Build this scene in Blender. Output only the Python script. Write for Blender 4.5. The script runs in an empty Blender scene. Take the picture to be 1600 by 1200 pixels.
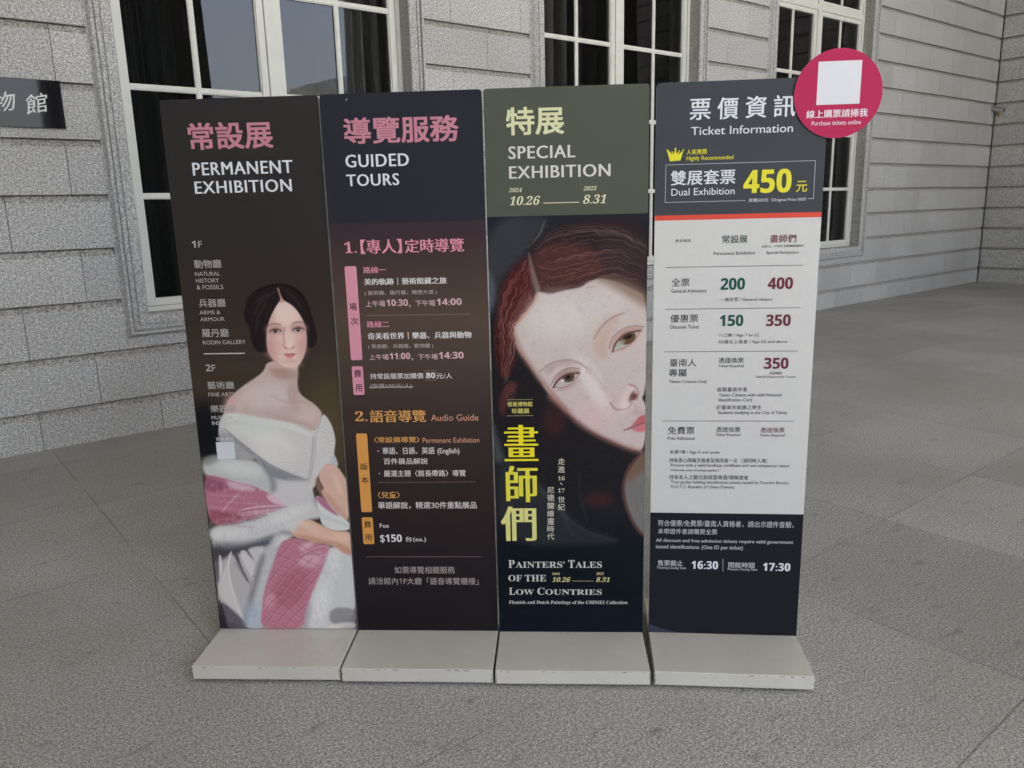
import bpy, math, random
import numpy as np
from mathutils import Matrix, Vector

random.seed(7)
rng = np.random.default_rng(11)
scene = bpy.context.scene
COL = scene.collection
R = math.radians

# ------------------------------------------------------------------ camera
cam_data = bpy.data.cameras.new("camera")
cam = bpy.data.objects.new("camera", cam_data)
COL.objects.link(cam)
PITCH, ROLL, EYE = R(12.6206), R(1.42685), 1.46872
fwd = Vector((0, math.cos(PITCH), -math.sin(PITCH)))
rt0 = Vector((1, 0, 0))
dn0 = Vector((0, -math.sin(PITCH), -math.cos(PITCH)))
rt = math.cos(ROLL) * rt0 + math.sin(ROLL) * dn0
dn = -math.sin(ROLL) * rt0 + math.cos(ROLL) * dn0
m = Matrix.Identity(4)
for i in range(3):
    m[i][0], m[i][1], m[i][2] = rt[i], -dn[i], -fwd[i]
m[2][3] = EYE
cam.matrix_world = m
cam_data.sensor_width = 36
cam_data.lens = 36 * 1232.83 / 1600
cam_data.clip_start, cam_data.clip_end = 0.05, 2000
scene.camera = cam

# ------------------------------------------------------------------ sky, sun, exposure
FACADE_TURN = 0.671348          # heading of the main wall
FACADE_DIST = 5.750377
SUN_AZ, SUN_EL = R(141), R(70)
world = bpy.data.worlds.new("World")
scene.world = world
world.use_nodes = True
wn = world.node_tree
for n_ in list(wn.nodes):
    wn.nodes.remove(n_)
wo = wn.nodes.new("ShaderNodeOutputWorld")
wb = wn.nodes.new("ShaderNodeBackground")
sky = wn.nodes.new("ShaderNodeTexSky")
sky.sky_type = 'NISHITA'
sky.sun_disc = False
sky.sun_elevation = SUN_EL
sky.sun_rotation = SUN_AZ
sky.air_density, sky.dust_density, sky.ozone_density = 1.0, 4.0, 1.0
wb.inputs['Strength'].default_value = 0.085
wtc = wn.nodes.new("ShaderNodeTexCoord")
wnz = wn.nodes.new("ShaderNodeTexNoise")
wnz.inputs['Scale'].default_value = 3.2
wnz.inputs['Detail'].default_value = 5.0
wn.links.new(wtc.outputs['Generated'], wnz.inputs['Vector'])
wrp = wn.nodes.new("ShaderNodeValToRGB")
wrp.color_ramp.elements[0].position, wrp.color_ramp.elements[1].position = 0.42, 0.70
wrp.color_ramp.elements[0].color = (0, 0, 0, 1)
wrp.color_ramp.elements[1].color = (0.32, 0.32, 0.32, 1)
wn.links.new(wnz.outputs[0], wrp.inputs[0])
wmx = wn.nodes.new("ShaderNodeMix")
wmx.data_type = 'RGBA'
wn.links.new(wrp.outputs[0], wmx.inputs[0])
wn.links.new(sky.outputs[0], wmx.inputs[6])
wmx.inputs[7].default_value = (7.0, 6.9, 7.2, 1)
wn.links.new(wmx.outputs[2], wb.inputs[0])
wn.links.new(wb.outputs[0], wo.inputs[0])
sd = bpy.data.lights.new("sun", 'SUN')
sd.energy, sd.angle, sd.color = 4.0, R(0.5), (1.0, 0.95, 0.88)
sun = bpy.data.objects.new("sun", sd)
COL.objects.link(sun)
to_sun = Vector((math.sin(SUN_AZ) * math.cos(SUN_EL), math.cos(SUN_AZ) * math.cos(SUN_EL), math.sin(SUN_EL)))
sun.rotation_euler = to_sun.to_track_quat('Z', 'Y').to_euler()
scene.view_settings.view_transform = 'Standard'
scene.view_settings.look = 'None'
scene.view_settings.gamma = 1.0
scene.view_settings.exposure = 3.35
scene.cycles.filter_width = 1.5
scene.cycles.use_denoising = True
scene.cycles.use_guiding = True
scene.cycles.guiding_training_samples = 64

# ------------------------------------------------------------------ helpers
K = 0.84                       # print tones: photographed tone / light level


def lin(c):
    out = []
    for v in c:
        v = v / 255.0
        out.append(v / 12.92 if v <= 0.04045 else ((v + 0.055) / 1.055) ** 2.4)
    return out


def ink(c):
    return tuple(min(0.86, max(0.006, v / K - 0.004)) for v in lin(c)) + (1.0,)


def new_mat(name):
    mt = bpy.data.materials.new(name)
    mt.use_nodes = True
    nt = mt.node_tree
    for x in list(nt.nodes):
        nt.nodes.remove(x)
    out = nt.nodes.new("ShaderNodeOutputMaterial")
    b = nt.nodes.new("ShaderNodeBsdfPrincipled")
    nt.links.new(b.outputs[0], out.inputs[0])
    return mt, nt, b, out


def nd(nt, kind, **kw):
    x = nt.nodes.new(kind)
    for k_, v in kw.items():
        if k_.startswith("i_"):
            x.inputs[int(k_[2:])].default_value = v
        else:
            setattr(x, k_, v)
    return x


def mathn(nt, op, a, b=None):
    x = nt.nodes.new("ShaderNodeMath")
    x.operation = op
    for i, v in enumerate((a, b)):
        if v is None:
            continue
        if isinstance(v, (int, float)):
            x.inputs[i].default_value = v
        else:
            nt.links.new(v, x.inputs[i])
    return x.outputs[0]


def mixc(nt, fac, a, b, mode='MIX'):
    x = nt.nodes.new("ShaderNodeMix")
    x.data_type = 'RGBA'
    x.blend_type = mode
    x.clamp_factor = True
    for s, v in ((x.inputs[0], fac), (x.inputs[6], a), (x.inputs[7], b)):
        if isinstance(v, (int, float)):
            s.default_value = v
        elif isinstance(v, (tuple, list)):
            s.default_value = tuple(v) if len(v) == 4 else tuple(v) + (1,)
        else:
            nt.links.new(v, s)
    return x.outputs[2]


def ramp(nt, fac, stops):
    x = nt.nodes.new("ShaderNodeValToRGB")
    el = x.color_ramp.elements
    while len(el) < len(stops):
        el.new(0.5)
    for e, (p, c) in zip(el, stops):
        e.position = p
        e.color = (c, c, c, 1) if isinstance(c, (int, float)) else (tuple(c) if len(c) == 4 else tuple(c) + (1,))
    nt.links.new(fac, x.inputs[0])
    return x.outputs[0]


def noise(nt, vec, scale, detail=2.0, rough=0.5):
    x = nt.nodes.new("ShaderNodeTexNoise")
    x.inputs['Scale'].default_value = scale
    x.inputs['Detail'].default_value = detail
    x.inputs['Roughness'].default_value = rough
    if vec is not None:
        nt.links.new(vec, x.inputs['Vector'])
    return x.outputs[0]


def plain(name, c, rough=0.5, spec=0.4, metallic=0.0):
    mt, nt, b, out = new_mat(name)
    b.inputs['Base Color'].default_value = tuple(c) if len(c) == 4 else tuple(c) + (1,)
    b.inputs['Roughness'].default_value = rough
    b.inputs['Specular IOR Level'].default_value = spec
    b.inputs['Metallic'].default_value = metallic
    return mt


INK = {}


def ink_mat(c):
    if c not in INK:
        mt, nt, b, out = new_mat("print_%d_%d_%d" % c)
        tc = nd(nt, "ShaderNodeTexCoord")
        nz = noise(nt, tc.outputs['Object'], 60, 3)
        a = ink(c)
        col = mixc(nt, ramp(nt, nz, [(0.3, 0.0), (0.7, 1.0)]), tuple(v * 0.988 for v in a[:3]), tuple(min(.87, v * 1.01) for v in a[:3]))
        nt.links.new(col, b.inputs['Base Color'])
        b.inputs['Roughness'].default_value = 0.5
        b.inputs['Specular IOR Level'].default_value = 0.07
        INK[c] = mt
    return INK[c]


class MB:
    """collects faces and links them as one mesh object"""

    def __init__(self):
        self.v, self.f, self.mi, self.mats, self.tone = [], [], [], [], []

    def slot(self, mt):
        if mt not in self.mats:
            self.mats.append(mt)
        return self.mats.index(mt)

    def add(self, vs, fs, mt=None, tone=0.5):
        o = len(self.v)
        self.v.extend(vs)
        s = self.slot(mt) if mt is not None else 0
        for f in fs:
            self.f.append([i + o for i in f])
            self.mi.append(s)
            self.tone.append(tone)

    def box(self, x0, x1, y0, y1, z0, z1, mt=None, tone=0.5):
        vs = [(x0, y0, z0), (x1, y0, z0), (x1, y1, z0), (x0, y1, z0), (x0, y0, z1), (x1, y0, z1), (x1, y1, z1), (x0, y1, z1)]
        self.add(vs, [(0, 3, 2, 1), (4, 5, 6, 7), (0, 1, 5, 4), (1, 2, 6, 5), (2, 3, 7, 6), (3, 0, 4, 7)], mt, tone)

    def prism(self, pts, d0, d1, axis, mt=None, tone=0.5):
        """pts: outline in the two other axes, counter-clockwise; extruded along axis from d0 to d1"""
        n = len(pts)

        def P(a, b, d):
            return {'x': (d, a, b), 'y': (a, d, b), 'z': (a, b, d)}[axis]
        vs = [P(a, b, d0) for a, b in pts] + [P(a, b, d1) for a, b in pts]
        fs = [tuple(range(n - 1, -1, -1)), tuple(range(n, 2 * n))]
        for i in range(n):
            j = (i + 1) % n
            fs.append((i, j, n + j, n + i))
        self.add(vs, fs, mt, tone)

    def tube(self, pts, r, n=10, mt=None, cap=True):
        rings = []
        for i, p in enumerate(pts):
            p = Vector(p)
            a = Vector(pts[max(0, i - 1)])
            b = Vector(pts[min(len(pts) - 1, i + 1)])
            t = (b - a).normalized()
            u = t.orthogonal().normalized()
            w = t.cross(u)
            rr = r[i] if isinstance(r, (list, tuple)) else r
            rings.append([tuple(p + rr * (math.cos(2 * math.pi * k / n) * u + math.sin(2 * math.pi * k / n) * w)) for k in range(n)])
        vs = [v for ring in rings for v in ring]
        fs = []
        for i in range(len(rings) - 1):
            for k in range(n):
                fs.append((i * n + k, i * n + (k + 1) % n, (i + 1) * n + (k + 1) % n, (i + 1) * n + k))
        if cap:
            fs.append(tuple(range(n - 1, -1, -1)))
            fs.append(tuple((len(rings) - 1) * n + k for k in range(n)))
        self.add(vs, fs, mt)

    def build(self, name, parent=None, smooth=False, bevel=0.0, tones=False, fix=False):
        me = bpy.data.meshes.new(name)
        me.from_pydata([tuple(map(float, v)) for v in self.v], [], self.f)
        for mt in self.mats:
            me.materials.append(mt)
        if self.mats:
            me.polygons.foreach_set("material_index", self.mi)
        if tones:
            at = me.attributes.new("tone", 'FLOAT', 'FACE')
            at.data.foreach_set("value", self.tone)
        if fix:
            import bmesh
            bm = bmesh.new()
            bm.from_mesh(me)
            bmesh.ops.recalc_face_normals(bm, faces=bm.faces)
            bm.to_mesh(me)
            bm.free()
        if smooth:
            me.polygons.foreach_set("use_smooth", [True] * len(me.polygons))
        me.update()
        o = bpy.data.objects.new(name, me)
        COL.objects.link(o)
        o.parent = parent
        if bevel:
            b = o.modifiers.new("edge", 'BEVEL')
            b.width, b.segments, b.limit_method = bevel, 2, 'ANGLE'
            b.harden_normals = False
        return o


def empty(name, loc, rz=0.0):
    o = bpy.data.objects.new(name, None)
    o.empty_display_size = 0.2
    o.location = loc
    o.rotation_euler = (0, 0, rz)
    COL.objects.link(o)
    return o


def tag(o, label, cat, group=None):
    o['label'] = label
    o['category'] = cat
    if group:
        o['group'] = group
    return o


# ------------------------------------------------------------------ stone, paint, glass
def granite(name, dark, light, s1, s2, bump=0.25, warm=(0.36, 0.33, 0.29), tones=True, rough=0.8):
    mt, nt, b, out = new_mat(name)
    tc = nd(nt, "ShaderNodeTexCoord")
    vec = tc.outputs['Object']
    a = noise(nt, vec, s1, 2.0, 0.6)
    c = noise(nt, vec, s2, 1.0, 0.5)
    big = noise(nt, vec, 1.3, 4.0, 0.55)
    sp = ramp(nt, a, [(0.40, 0.0), (0.58, 1.0)])
    col = mixc(nt, sp, dark, light)
    mid = noise(nt, vec, s1 * 0.42, 2.0, 0.6)
    mr = ramp(nt, mid, [(0.36, 0.80), (0.64, 1.14)])
    col = mixc(nt, 1.0, col, mr, 'MULTIPLY')
    blk = ramp(nt, c, [(0.33, 1.0), (0.40, 0.0)])
    col = mixc(nt, mathn(nt, 'MULTIPLY', blk, 0.55), col, tuple(v * 0.42 for v in dark))
    wht = ramp(nt, c, [(0.60, 0.0), (0.67, 1.0)])
    col = mixc(nt, mathn(nt, 'MULTIPLY', wht, 0.6), col, tuple(min(1, v * 1.3) for v in light))
    st = ramp(nt, big, [(0.45, 0.0), (0.75, 1.0)])
    col = mixc(nt, mathn(nt, 'MULTIPLY', st, 0.30), col, warm)
    if tones:
        at = nd(nt, "ShaderNodeAttribute", attribute_name="tone")
        t = nt.nodes.new("ShaderNodeMapRange")
        t.inputs[1].default_value, t.inputs[2].default_value = 0.0, 1.0
        t.inputs[3].default_value, t.inputs[4].default_value = 0.93, 1.05
        nt.links.new(at.outputs['Fac'], t.inputs[0])
        cc = nt.nodes.new("ShaderNodeCombineColor")
        for i in range(3):
            nt.links.new(t.outputs[0], cc.inputs[i])
        col = mixc(nt, 1.0, col, cc.outputs[0], 'MULTIPLY')
    nt.links.new(col, b.inputs['Base Color'])
    b.inputs['Roughness'].default_value = rough
    b.inputs['Specular IOR Level'].default_value = 0.35
    bp = nd(nt, "ShaderNodeBump")
    bp.inputs['Strength'].default_value = bump
    bp.inputs['Distance'].default_value = 0.004
    nt.links.new(a, bp.inputs['Height'])
    nt.links.new(bp.outputs[0], b.inputs['Normal'])
    return mt, nt, b, col


WALL_G = granite("grey_granite", (0.345, 0.338, 0.322), (0.74, 0.732, 0.706), 132, 82, 0.32)[0]
SHADE_GRIME_G = granite("shaded_grimy_granite", (0.24, 0.225, 0.20), (0.62, 0.595, 0.55), 110, 60, 0.30, warm=(0.30, 0.26, 0.21))[0]  # chamfer colour: grime plus the overhang's shade, both put into the stone
TRIM_G = granite("trim_granite", (0.36, 0.355, 0.34), (0.68, 0.675, 0.655), 150, 90, 0.06, tones=False)[0]


SHADE_REVEAL_G = granite("shaded_reveal_granite", (0.23, 0.225, 0.205), (0.56, 0.555, 0.515), 170, 105, 0.15, tones=False)[0]  # trim stone darkened: shade of the side-turned reveals and grime in its colour


def floor_mat():
    mt, nt, b, col = granite("paving_granite", (0.225, 0.22, 0.20), (0.61, 0.602, 0.56), 205, 118, 0.32, warm=(0.30, 0.27, 0.235), tones=False, rough=0.62)
    tc = nd(nt, "ShaderNodeTexCoord")
    sep = nd(nt, "ShaderNodeSeparateXYZ")
    nt.links.new(tc.outputs['Object'], sep.inputs[0])
    wob = noise(nt, tc.outputs['Object'], 9.0, 3)
    wv = mathn(nt, 'MULTIPLY', mathn(nt, 'SUBTRACT', wob, 0.5), 0.006)
    fx = mathn(nt, 'ADD', mathn(nt, 'ADD', sep.outputs[0], -0.715 + 93.1), wv)
    fy = mathn(nt, 'ADD', mathn(nt, 'ADD', sep.outputs[1], 0.382 + 93.45), wv)
    dx = mathn(nt, 'PINGPONG', fx, 0.931 / 2)
    dy = mathn(nt, 'PINGPONG', fy, 0.9345 / 2)
    d = mathn(nt, 'MINIMUM', dx, dy)
    j = ramp(nt, mathn(nt, 'MULTIPLY', d, 100.0), [(0.22, 1.0), (0.42, 0.0)])
    patch = ramp(nt, noise(nt, tc.outputs['Object'], 1.7, 3), [(0.38, 0.12), (0.62, 1.0)])
    # one tone for each slab
    ix = mathn(nt, 'FLOOR', mathn(nt, 'DIVIDE', fx, 0.931))
    iy = mathn(nt, 'FLOOR', mathn(nt, 'DIVIDE', fy, 0.9345))
    cv = nd(nt, "ShaderNodeCombineXYZ")
    nt.links.new(ix, cv.inputs[0])
    nt.links.new(iy, cv.inputs[1])
    wnz = nd(nt, "ShaderNodeTexWhiteNoise")
    wnz.noise_dimensions = '2D'
    nt.links.new(cv.outputs[0], wnz.inputs['Vector'])
    tone = ramp(nt, wnz.outputs['Value'], [(0.0, 0.88), (1.0, 1.08)])
    col = mixc(nt, 1.0, col, tone, 'MULTIPLY')
    # scuffs and stains of their own shape
    mp = nd(nt, "ShaderNodeMapping")
    mp.inputs['Scale'].default_value = (1.0, 2.6, 1.0)
    mp.inputs['Rotation'].default_value = (0, 0, 0.5)
    nt.links.new(tc.outputs['Object'], mp.inputs[0])
    sc = ramp(nt, noise(nt, mp.outputs[0], 5.5, 5, 0.62), [(0.60, 0.0), (0.70, 1.0)])
    col = mixc(nt, mathn(nt, 'MULTIPLY', sc, 0.50), col, (0.13, 0.122, 0.108))
    gm_ = ramp(nt, noise(nt, mp.outputs[0], 16, 3, 0.6), [(0.70, 0.0), (0.74, 1.0)])
    col = mixc(nt, mathn(nt, 'MULTIPLY', gm_, 0.6), col, (0.09, 0.085, 0.078))
    lt = ramp(nt, noise(nt, tc.outputs['Object'], 0.8, 4, 0.6), [(0.40, 0.0), (0.72, 1.0)])
    col = mixc(nt, mathn(nt, 'MULTIPLY', lt, 0.45), col, (0.27, 0.25, 0.22))
    col = mixc(nt, mathn(nt, 'MULTIPLY', mathn(nt, 'MULTIPLY', j, patch), 0.55), col, (0.09, 0.08, 0.07))
    nt.links.new(col, b.inputs['Base Color'])
    return mt


FLOOR_G = floor_mat()


def frame_paint():
    mt, nt, b, out = new_mat("window_paint")
    tc = nd(nt, "ShaderNodeTexCoord")
    n1 = noise(nt, tc.outputs['Object'], 14, 4)
    col = mixc(nt, n1, (0.77, 0.765, 0.69), (0.82, 0.815, 0.74))
    nt.links.new(col, b.inputs['Base Color'])
    b.inputs['Roughness'].default_value = 0.4
    return mt


FRAME = frame_paint()


def glass_mat(name, tint, gain):
    mt, nt, b, out = new_mat(name)
    nt.nodes.remove(b)
    tr = nd(nt, "ShaderNodeBsdfTransparent")
    tr.inputs[0].default_value = tint
    gl = nd(nt, "ShaderNodeBsdfGlossy")
    gl.inputs['Roughness'].default_value = 0.0
    gl.inputs[0].default_value = (0.95, 0.97, 1.0, 1)
    fr = nd(nt, "ShaderNodeFresnel")
    fr.inputs[0].default_value = 1.5
    mx = nd(nt, "ShaderNodeMixShader")
    nt.links.new(mathn(nt, 'MINIMUM', mathn(nt, 'MULTIPLY', fr.outputs[0], gain), 1.0), mx.inputs[0])
    nt.links.new(tr.outputs[0], mx.inputs[1])
    nt.links.new(gl.outputs[0], mx.inputs[2])
    nt.links.new(mx.outputs[0], out.inputs[0])
    return mt


GLASS = glass_mat("window_glass", (0.42, 0.44, 0.45, 1), 1.1)
DARK_IN = plain("interior_dark", (0.015, 0.015, 0.015), 0.9, 0.1)
PLASTER = plain("ceiling_plaster", (0.5, 0.49, 0.46), 0.9, 0.1)

# ------------------------------------------------------------------ ground
FN = Vector((math.sin(FACADE_TURN), -math.cos(FACADE_TURN), 0))
P0 = FN * -FACADE_DIST
g = MB()
g.add([(-600, -600, 0), (600, -600, 0), (600, 600, 0), (-600, 600, 0)], [(0, 1, 2, 3)], FLOOR_G)
ground = g.build("paved_ground")
ground.location = P0
ground.rotation_euler = (0, 0, FACADE_TURN)
ground['kind'] = 'structure'

# ------------------------------------------------------------------ museum: local x along the wall, y into the wall, z up
museum = empty("museum_building", P0, FACADE_TURN)
tag(museum, "grey granite museum facade with coursed blocks and tall white framed windows behind the signs", "building")

Z1, PITCHZ = 0.2563, 0.33923
CORNER = 15.02
HALF, SILL, HEAD = 1.095, 0.82, 4.86
WIN_X = (2.504, 6.118, 9.738)
TRW = 0.155
levels = [0.0] + [Z1 + PITCHZ * k for k in range(26)]
TOP = levels[-1]
LEFT_END = -5.2


def course_block(mb, a0, a1, z0, z1, to_xyz, t):
    """one rusticated block: flat face, sloped recess along its top edge"""
    ch, cd, dp = min(0.046, (z1 - z0) * 0.3), 0.032, 0.10
    prof = [(0.0, z0 + 0.0015), (0.0, z1 - ch), (cd, z1 - 0.0045), (dp, z1 - 0.0045), (dp, z0 + 0.0015)]
    n = len(prof)
    vs = [to_xyz(a0, d, z) for d, z in prof] + [to_xyz(a1, d, z) for d, z in prof]
    fs = [tuple(range(n)), tuple(range(2 * n - 1, n - 1, -1))]
    for i in range(n):
        j = (i + 1) % n
        fs.append((j, i, n + i, n + j))
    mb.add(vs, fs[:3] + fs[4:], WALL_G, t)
    mb.add([vs[1], vs[2], vs[n + 2], vs[n + 1]], [(1, 0, 3, 2)], SHADE_GRIME_G, t)


def spans_main(z0, z1):
    if z1 <= SILL - TRW + 0.01 or z0 >= HEAD + TRW - 0.01:
        return [(LEFT_END, CORNER)]
    out, x = [], LEFT_END
    for c in WIN_X:
        out.append((x, c - HALF - TRW))
        x = c + HALF + TRW
    out.append((x, CORNER))
    return out


wall = MB()
for k in range(len(levels) - 1):
    z0, z1 = levels[k], levels[k + 1]
    off = 0.677 if k % 2 == 0 else 1.0485
    cuts = [z0, z1]
    lo, hi = SILL - TRW, HEAD + TRW
    parts = []
    if z0 < lo < z1:
        parts = [(z0, lo, True), (lo, z1, False)]
    elif z0 < hi < z1:
        parts = [(z0, hi, False), (hi, z1, True)]
    else:
        parts = [(z0, z1, None)]
    for (a, b) in ([(LEFT_END, CORNER)] if len(parts) == 1 and len(spans_main(z0, z1)) == 1 else spans_main(lo + .1, lo + .2)):
        j0 = math.floor((a - off) / 0.743)
        x = a
        js = [off + 0.743 * j for j in range(j0, j0 + 40)]
        edges = [a] + [q for q in js if a + 0.06 < q < b - 0.06] + [b]
        for e0, e1 in zip(edges[:-1], edges[1:]):
            course_block(wall, e0 + (0.002 if e0 > a else 0), e1 - (0.002 if e1 < b else 0), z0, z1,
                         lambda u, d, z: (u, d, z), random.random())
    if len(parts) == 2:
        for c in WIN_X:                                   # pieces under and over the window surrounds
            for (pa, pb, full) in parts:
                if full:
                    xa, xb = c - HALF - TRW, c + HALF + TRW
                    wall.box(xa + 0.001, xb - 0.001, 0.0, 0.1, pa + 0.0015, pb - 0.001, WALL_G, random.random())
# core of the wall behind the facing, open at the windows
xs = LEFT_END
for c in WIN_X:
    wall.box(xs, c - HALF - 0.02, 0.085, 0.40, 0, TOP, WALL_G, 0.2)
    wall.box(c - HALF - 0.02, c + HALF + 0.02, 0.085, 0.40, 0, SILL - 0.02, WALL_G, 0.2)
    wall.box(c - HALF - 0.02, c + HALF + 0.02, 0.085, 0.40, HEAD + 0.02, TOP, WALL_G, 0.2)
    xs = c + HALF + 0.02
wall.box(xs, CORNER + 0.4, 0.085, 0.40, 0, TOP, WALL_G, 0.2)
wall.build("wall", museum, tones=True, fix=True)

RET_END = 13.0


def ret(sign_u, u_plane):
    mb = MB()
    for k in range(len(levels) - 1):
        z0, z1 = levels[k], levels[k + 1]
        off = 0.33 if k % 2 == 0 else 0.70
        edges = [0.022] + [off + 0.743 * j for j in range(40) if 0.05 < off + 0.743 * j < RET_END - 0.05] + [RET_END]
        for e0, e1 in zip(edges[:-1], edges[1:]):
            course_block(mb, e0 + 0.0015, e1 - 0.0015, z0, z1, lambda v, d, z: (u_plane + sign_u * d, -v, z), random.random())
    lo_, hi_ = sorted((u_plane + sign_u * 0.085, u_plane + sign_u * 0.40))
    mb.box(lo_, hi_, -RET_END, 0.08, 0, TOP, WALL_G, 0.2)
    return mb.build("return_wall", museum, tones=True, fix=True)


ret(1, CORNER)
ret(-1, LEFT_END)  # unseen left end wall, added close in to darken the left side

# window surrounds, frames, panes
PROFILE = [(0.0, 0.113), (0.0, -0.020), (0.006, -0.030), (0.062, -0.030), (0.066, -0.016), (0.076, -0.016), (0.080, -0.030),
           (0.098, -0.030), (0.101, -0.014), (0.108, -0.014), (0.112, -0.040), (0.128, -0.040), (0.146, -0.008), (TRW, -0.004), (TRW, 0.06)]
for c in WIN_X:
    L, Rr = c - HALF, c + HALF
    fr = MB()
    # outer frame
    fr.box(L, L + 0.034, 0.112, 0.20, SILL, HEAD, FRAME)
    fr.box(Rr - 0.034, Rr, 0.112, 0.20, SILL, HEAD, FRAME)
    fr.box(L + 0.034, Rr - 0.034, 0.112, 0.20, SILL, SILL + 0.034, FRAME)
    fr.box(L + 0.034, Rr - 0.034, 0.112, 0.20, HEAD - 0.034, HEAD, FRAME)
    fr.box(c - 0.036, c + 0.036, 0.110, 0.20, SILL + 0.034, 3.785, FRAME)
    fr.box(c - 0.036, c + 0.036, 0.110, 0.20, 3.850, HEAD - 0.034, FRAME)
    fr.box(L + 0.034, Rr - 0.034, 0.112, 0.20, 3.785, 3.850, FRAME)
    for (a, b) in ((L + 0.037, c - 0.039), (c + 0.039, Rr - 0.037)):
        for (za, zb, bars) in ((SILL + 0.037, 3.782, (1.603, 2.313, 3.018)), (3.853, HEAD - 0.037, (4.36,))):
            s = 0.052
            fr.box(a, a + s, 0.124, 0.19, za, zb, FRAME)
            fr.box(b - s, b, 0.124, 0.19, za, zb, FRAME)
            fr.box(a + s, b - s, 0.124, 0.19, za, za + s, FRAME)
            fr.box(a + s, b - s, 0.124, 0.19, zb - s, zb, FRAME)
            # glazing beads
            fr.box(a + s, a + s + 0.008, 0.135, 0.165, za + s, zb - s, FRAME)
            fr.box(b - s - 0.008, b - s, 0.135, 0.165, za + s, zb - s, FRAME)
            mx = (a + b) / 2
            fr.box(mx - 0.014, mx + 0.014, 0.130, 0.15, za + s, zb - s, FRAME)
            fr.box(mx - 0.021, mx + 0.021, 0.137, 0.149, za + s, zb - s, FRAME)
            for z in bars:
                fr.box(a + s, b - s, 0.132, 0.15, z - 0.014, z + 0.014, FRAME)
                fr.box(a + s, b - s, 0.139, 0.149, z - 0.021, z + 0.021, FRAME)
    win = fr.build("window", museum, bevel=0.0025)
    pn = MB()
    for (a, b) in ((L + 0.089, c - 0.091), (c + 0.091, Rr - 0.089)):
        for (za, zb) in ((SILL + 0.089, 3.730), (3.905, HEAD - 0.089)):
            pn.add([(a, 0.152, za), (b, 0.152, za), (b, 0.152, zb), (a, 0.152, zb)], [(0, 1, 2, 3)], GLASS)
    pn.build("pane", win)
    # stone surround, mitred, side stones with fine joints
    sr = MB()
    n = len(PROFILE)

    def quadrun(A, B):
        vs = A + B
        sr.add(vs, [(i, i + 1, n + i + 1, n + i) for i in range(1, n - 1)], TRIM_G)
        sr.add(vs, [(0, 1, n + 1, n)], SHADE_REVEAL_G)
    bl = [(L - s, y, SILL - s) for s, y in PROFILE]
    br = [(Rr + s, y, SILL - s) for s, y in PROFILE]
    tl = [(L - s, y, HEAD + s) for s, y in PROFILE]
    tr_ = [(Rr + s, y, HEAD + s) for s, y in PROFILE]
    quadrun(bl, br)
    quadrun(tr_, tl)
    zs = [SILL] + [Z1 + PITCHZ * k + 0.01 for k in (2.5, 5, 8, 11)] + [HEAD]
    for i in range(len(zs) - 1):
        za, zb = zs[i] + (0.0012 if i else 0), zs[i + 1] - (0.0012 if i < len(zs) - 2 else 0)
        for e, sgn, low, up in ((L, -1, bl, tl), (Rr, 1, br, tr_)):
            A = low if i == 0 else [(e + sgn * s, y, za) for s, y in PROFILE]
            B = up if i == len(zs) - 2 else [(e + sgn * s, y, zb) for s, y in PROFILE]
            quadrun(B, A) if sgn < 0 else quadrun(A, B)
    sr.build("window_surround", win)

# rooms behind the glass
rm = MB()
rm.box(LEFT_END, CORNER, 4.0, 4.1, 0, TOP, DARK_IN)
rm.box(LEFT_END, CORNER, 0.41, 4.0, -0.05, 0.02, DARK_IN)
rm.box(LEFT_END, CORNER, 0.41, 4.0, 5.2, 5.3, DARK_IN)
rm.box(LEFT_END - .1, LEFT_END, 0.41, 4.1, 0, 5.3, DARK_IN)
rm.box(CORNER, CORNER + .1, 0.41, 4.1, 0, 5.3, DARK_IN)
for x_ in (4.35, 7.95):
    rm.box(x_, x_ + .1, 0.42, 3.99, 0.021, 5.199, DARK_IN)
rm.build("interior", museum)

# portico: ceiling, beam and the fluted columns mirrored in the glass
cl = MB()
cl.box(LEFT_END - 1, CORNER + 0.4, -RET_END, 6.0, TOP + 0.002, TOP + 0.6, PLASTER)
cl.build("portico_ceiling", museum)
COLV = 7.8
ent = MB()
ent.box(LEFT_END - 1, CORNER - 0.01, -COLV - 1.2, -COLV + 1.2, TOP - 1.0, TOP - 0.001, WALL_G, 0.5)
ent.build("entablature", museum, tones=True)
for xc in (-1.73, 3.49, 8.71, 13.3):
    r0 = 1.28
    mb = MB()
    nf = 24
    prof = []
    for i in range(nf * 6):
        a = 2 * math.pi * i / (nf * 6)
        ph = (i % 6) / 6.0
        prof.append((a, 1.0 - 0.05 * math.sin(math.pi * ph)))
    rows = [(0.55, 1.0), (2.5, 0.995), (4.6, 0.96), (TOP - 1.35, 0.90)]
    nv = len(prof)
    vs = [(xc + r0 * s * rr * math.cos(a), -COLV + r0 * s * rr * math.sin(a), z) for z, s in rows for a, rr in prof]
    fs = []
    for i in range(len(rows) - 1):
        for q in range(nv):
            fs.append((i * nv + q, i * nv + (q + 1) % nv, (i + 1) * nv + (q + 1) % nv, (i + 1) * nv + q))
    mb.add(vs, fs, TRIM_G)
    mb.box(xc - 1.5, xc + 1.5, -COLV - 1.5, -COLV + 1.5, 0.004, 0.28, TRIM_G)
    mb.tube([(xc, -COLV, 0.281), (xc, -COLV, 0.40), (xc, -COLV, 0.54)], [1.42, 1.46, 1.33], 48, TRIM_G)
    mb.tube([(xc, -COLV, TOP - 1.36), (xc, -COLV, TOP - 1.20)], [1.2, 1.42], 48, TRIM_G)
    mb.box(xc - 1.45, xc + 1.45, -COLV - 1.45 + .27, -COLV + 1.45 - .27, TOP - 1.199, TOP - 1.002, TRIM_G)
    mb.build("column", museum)

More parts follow.
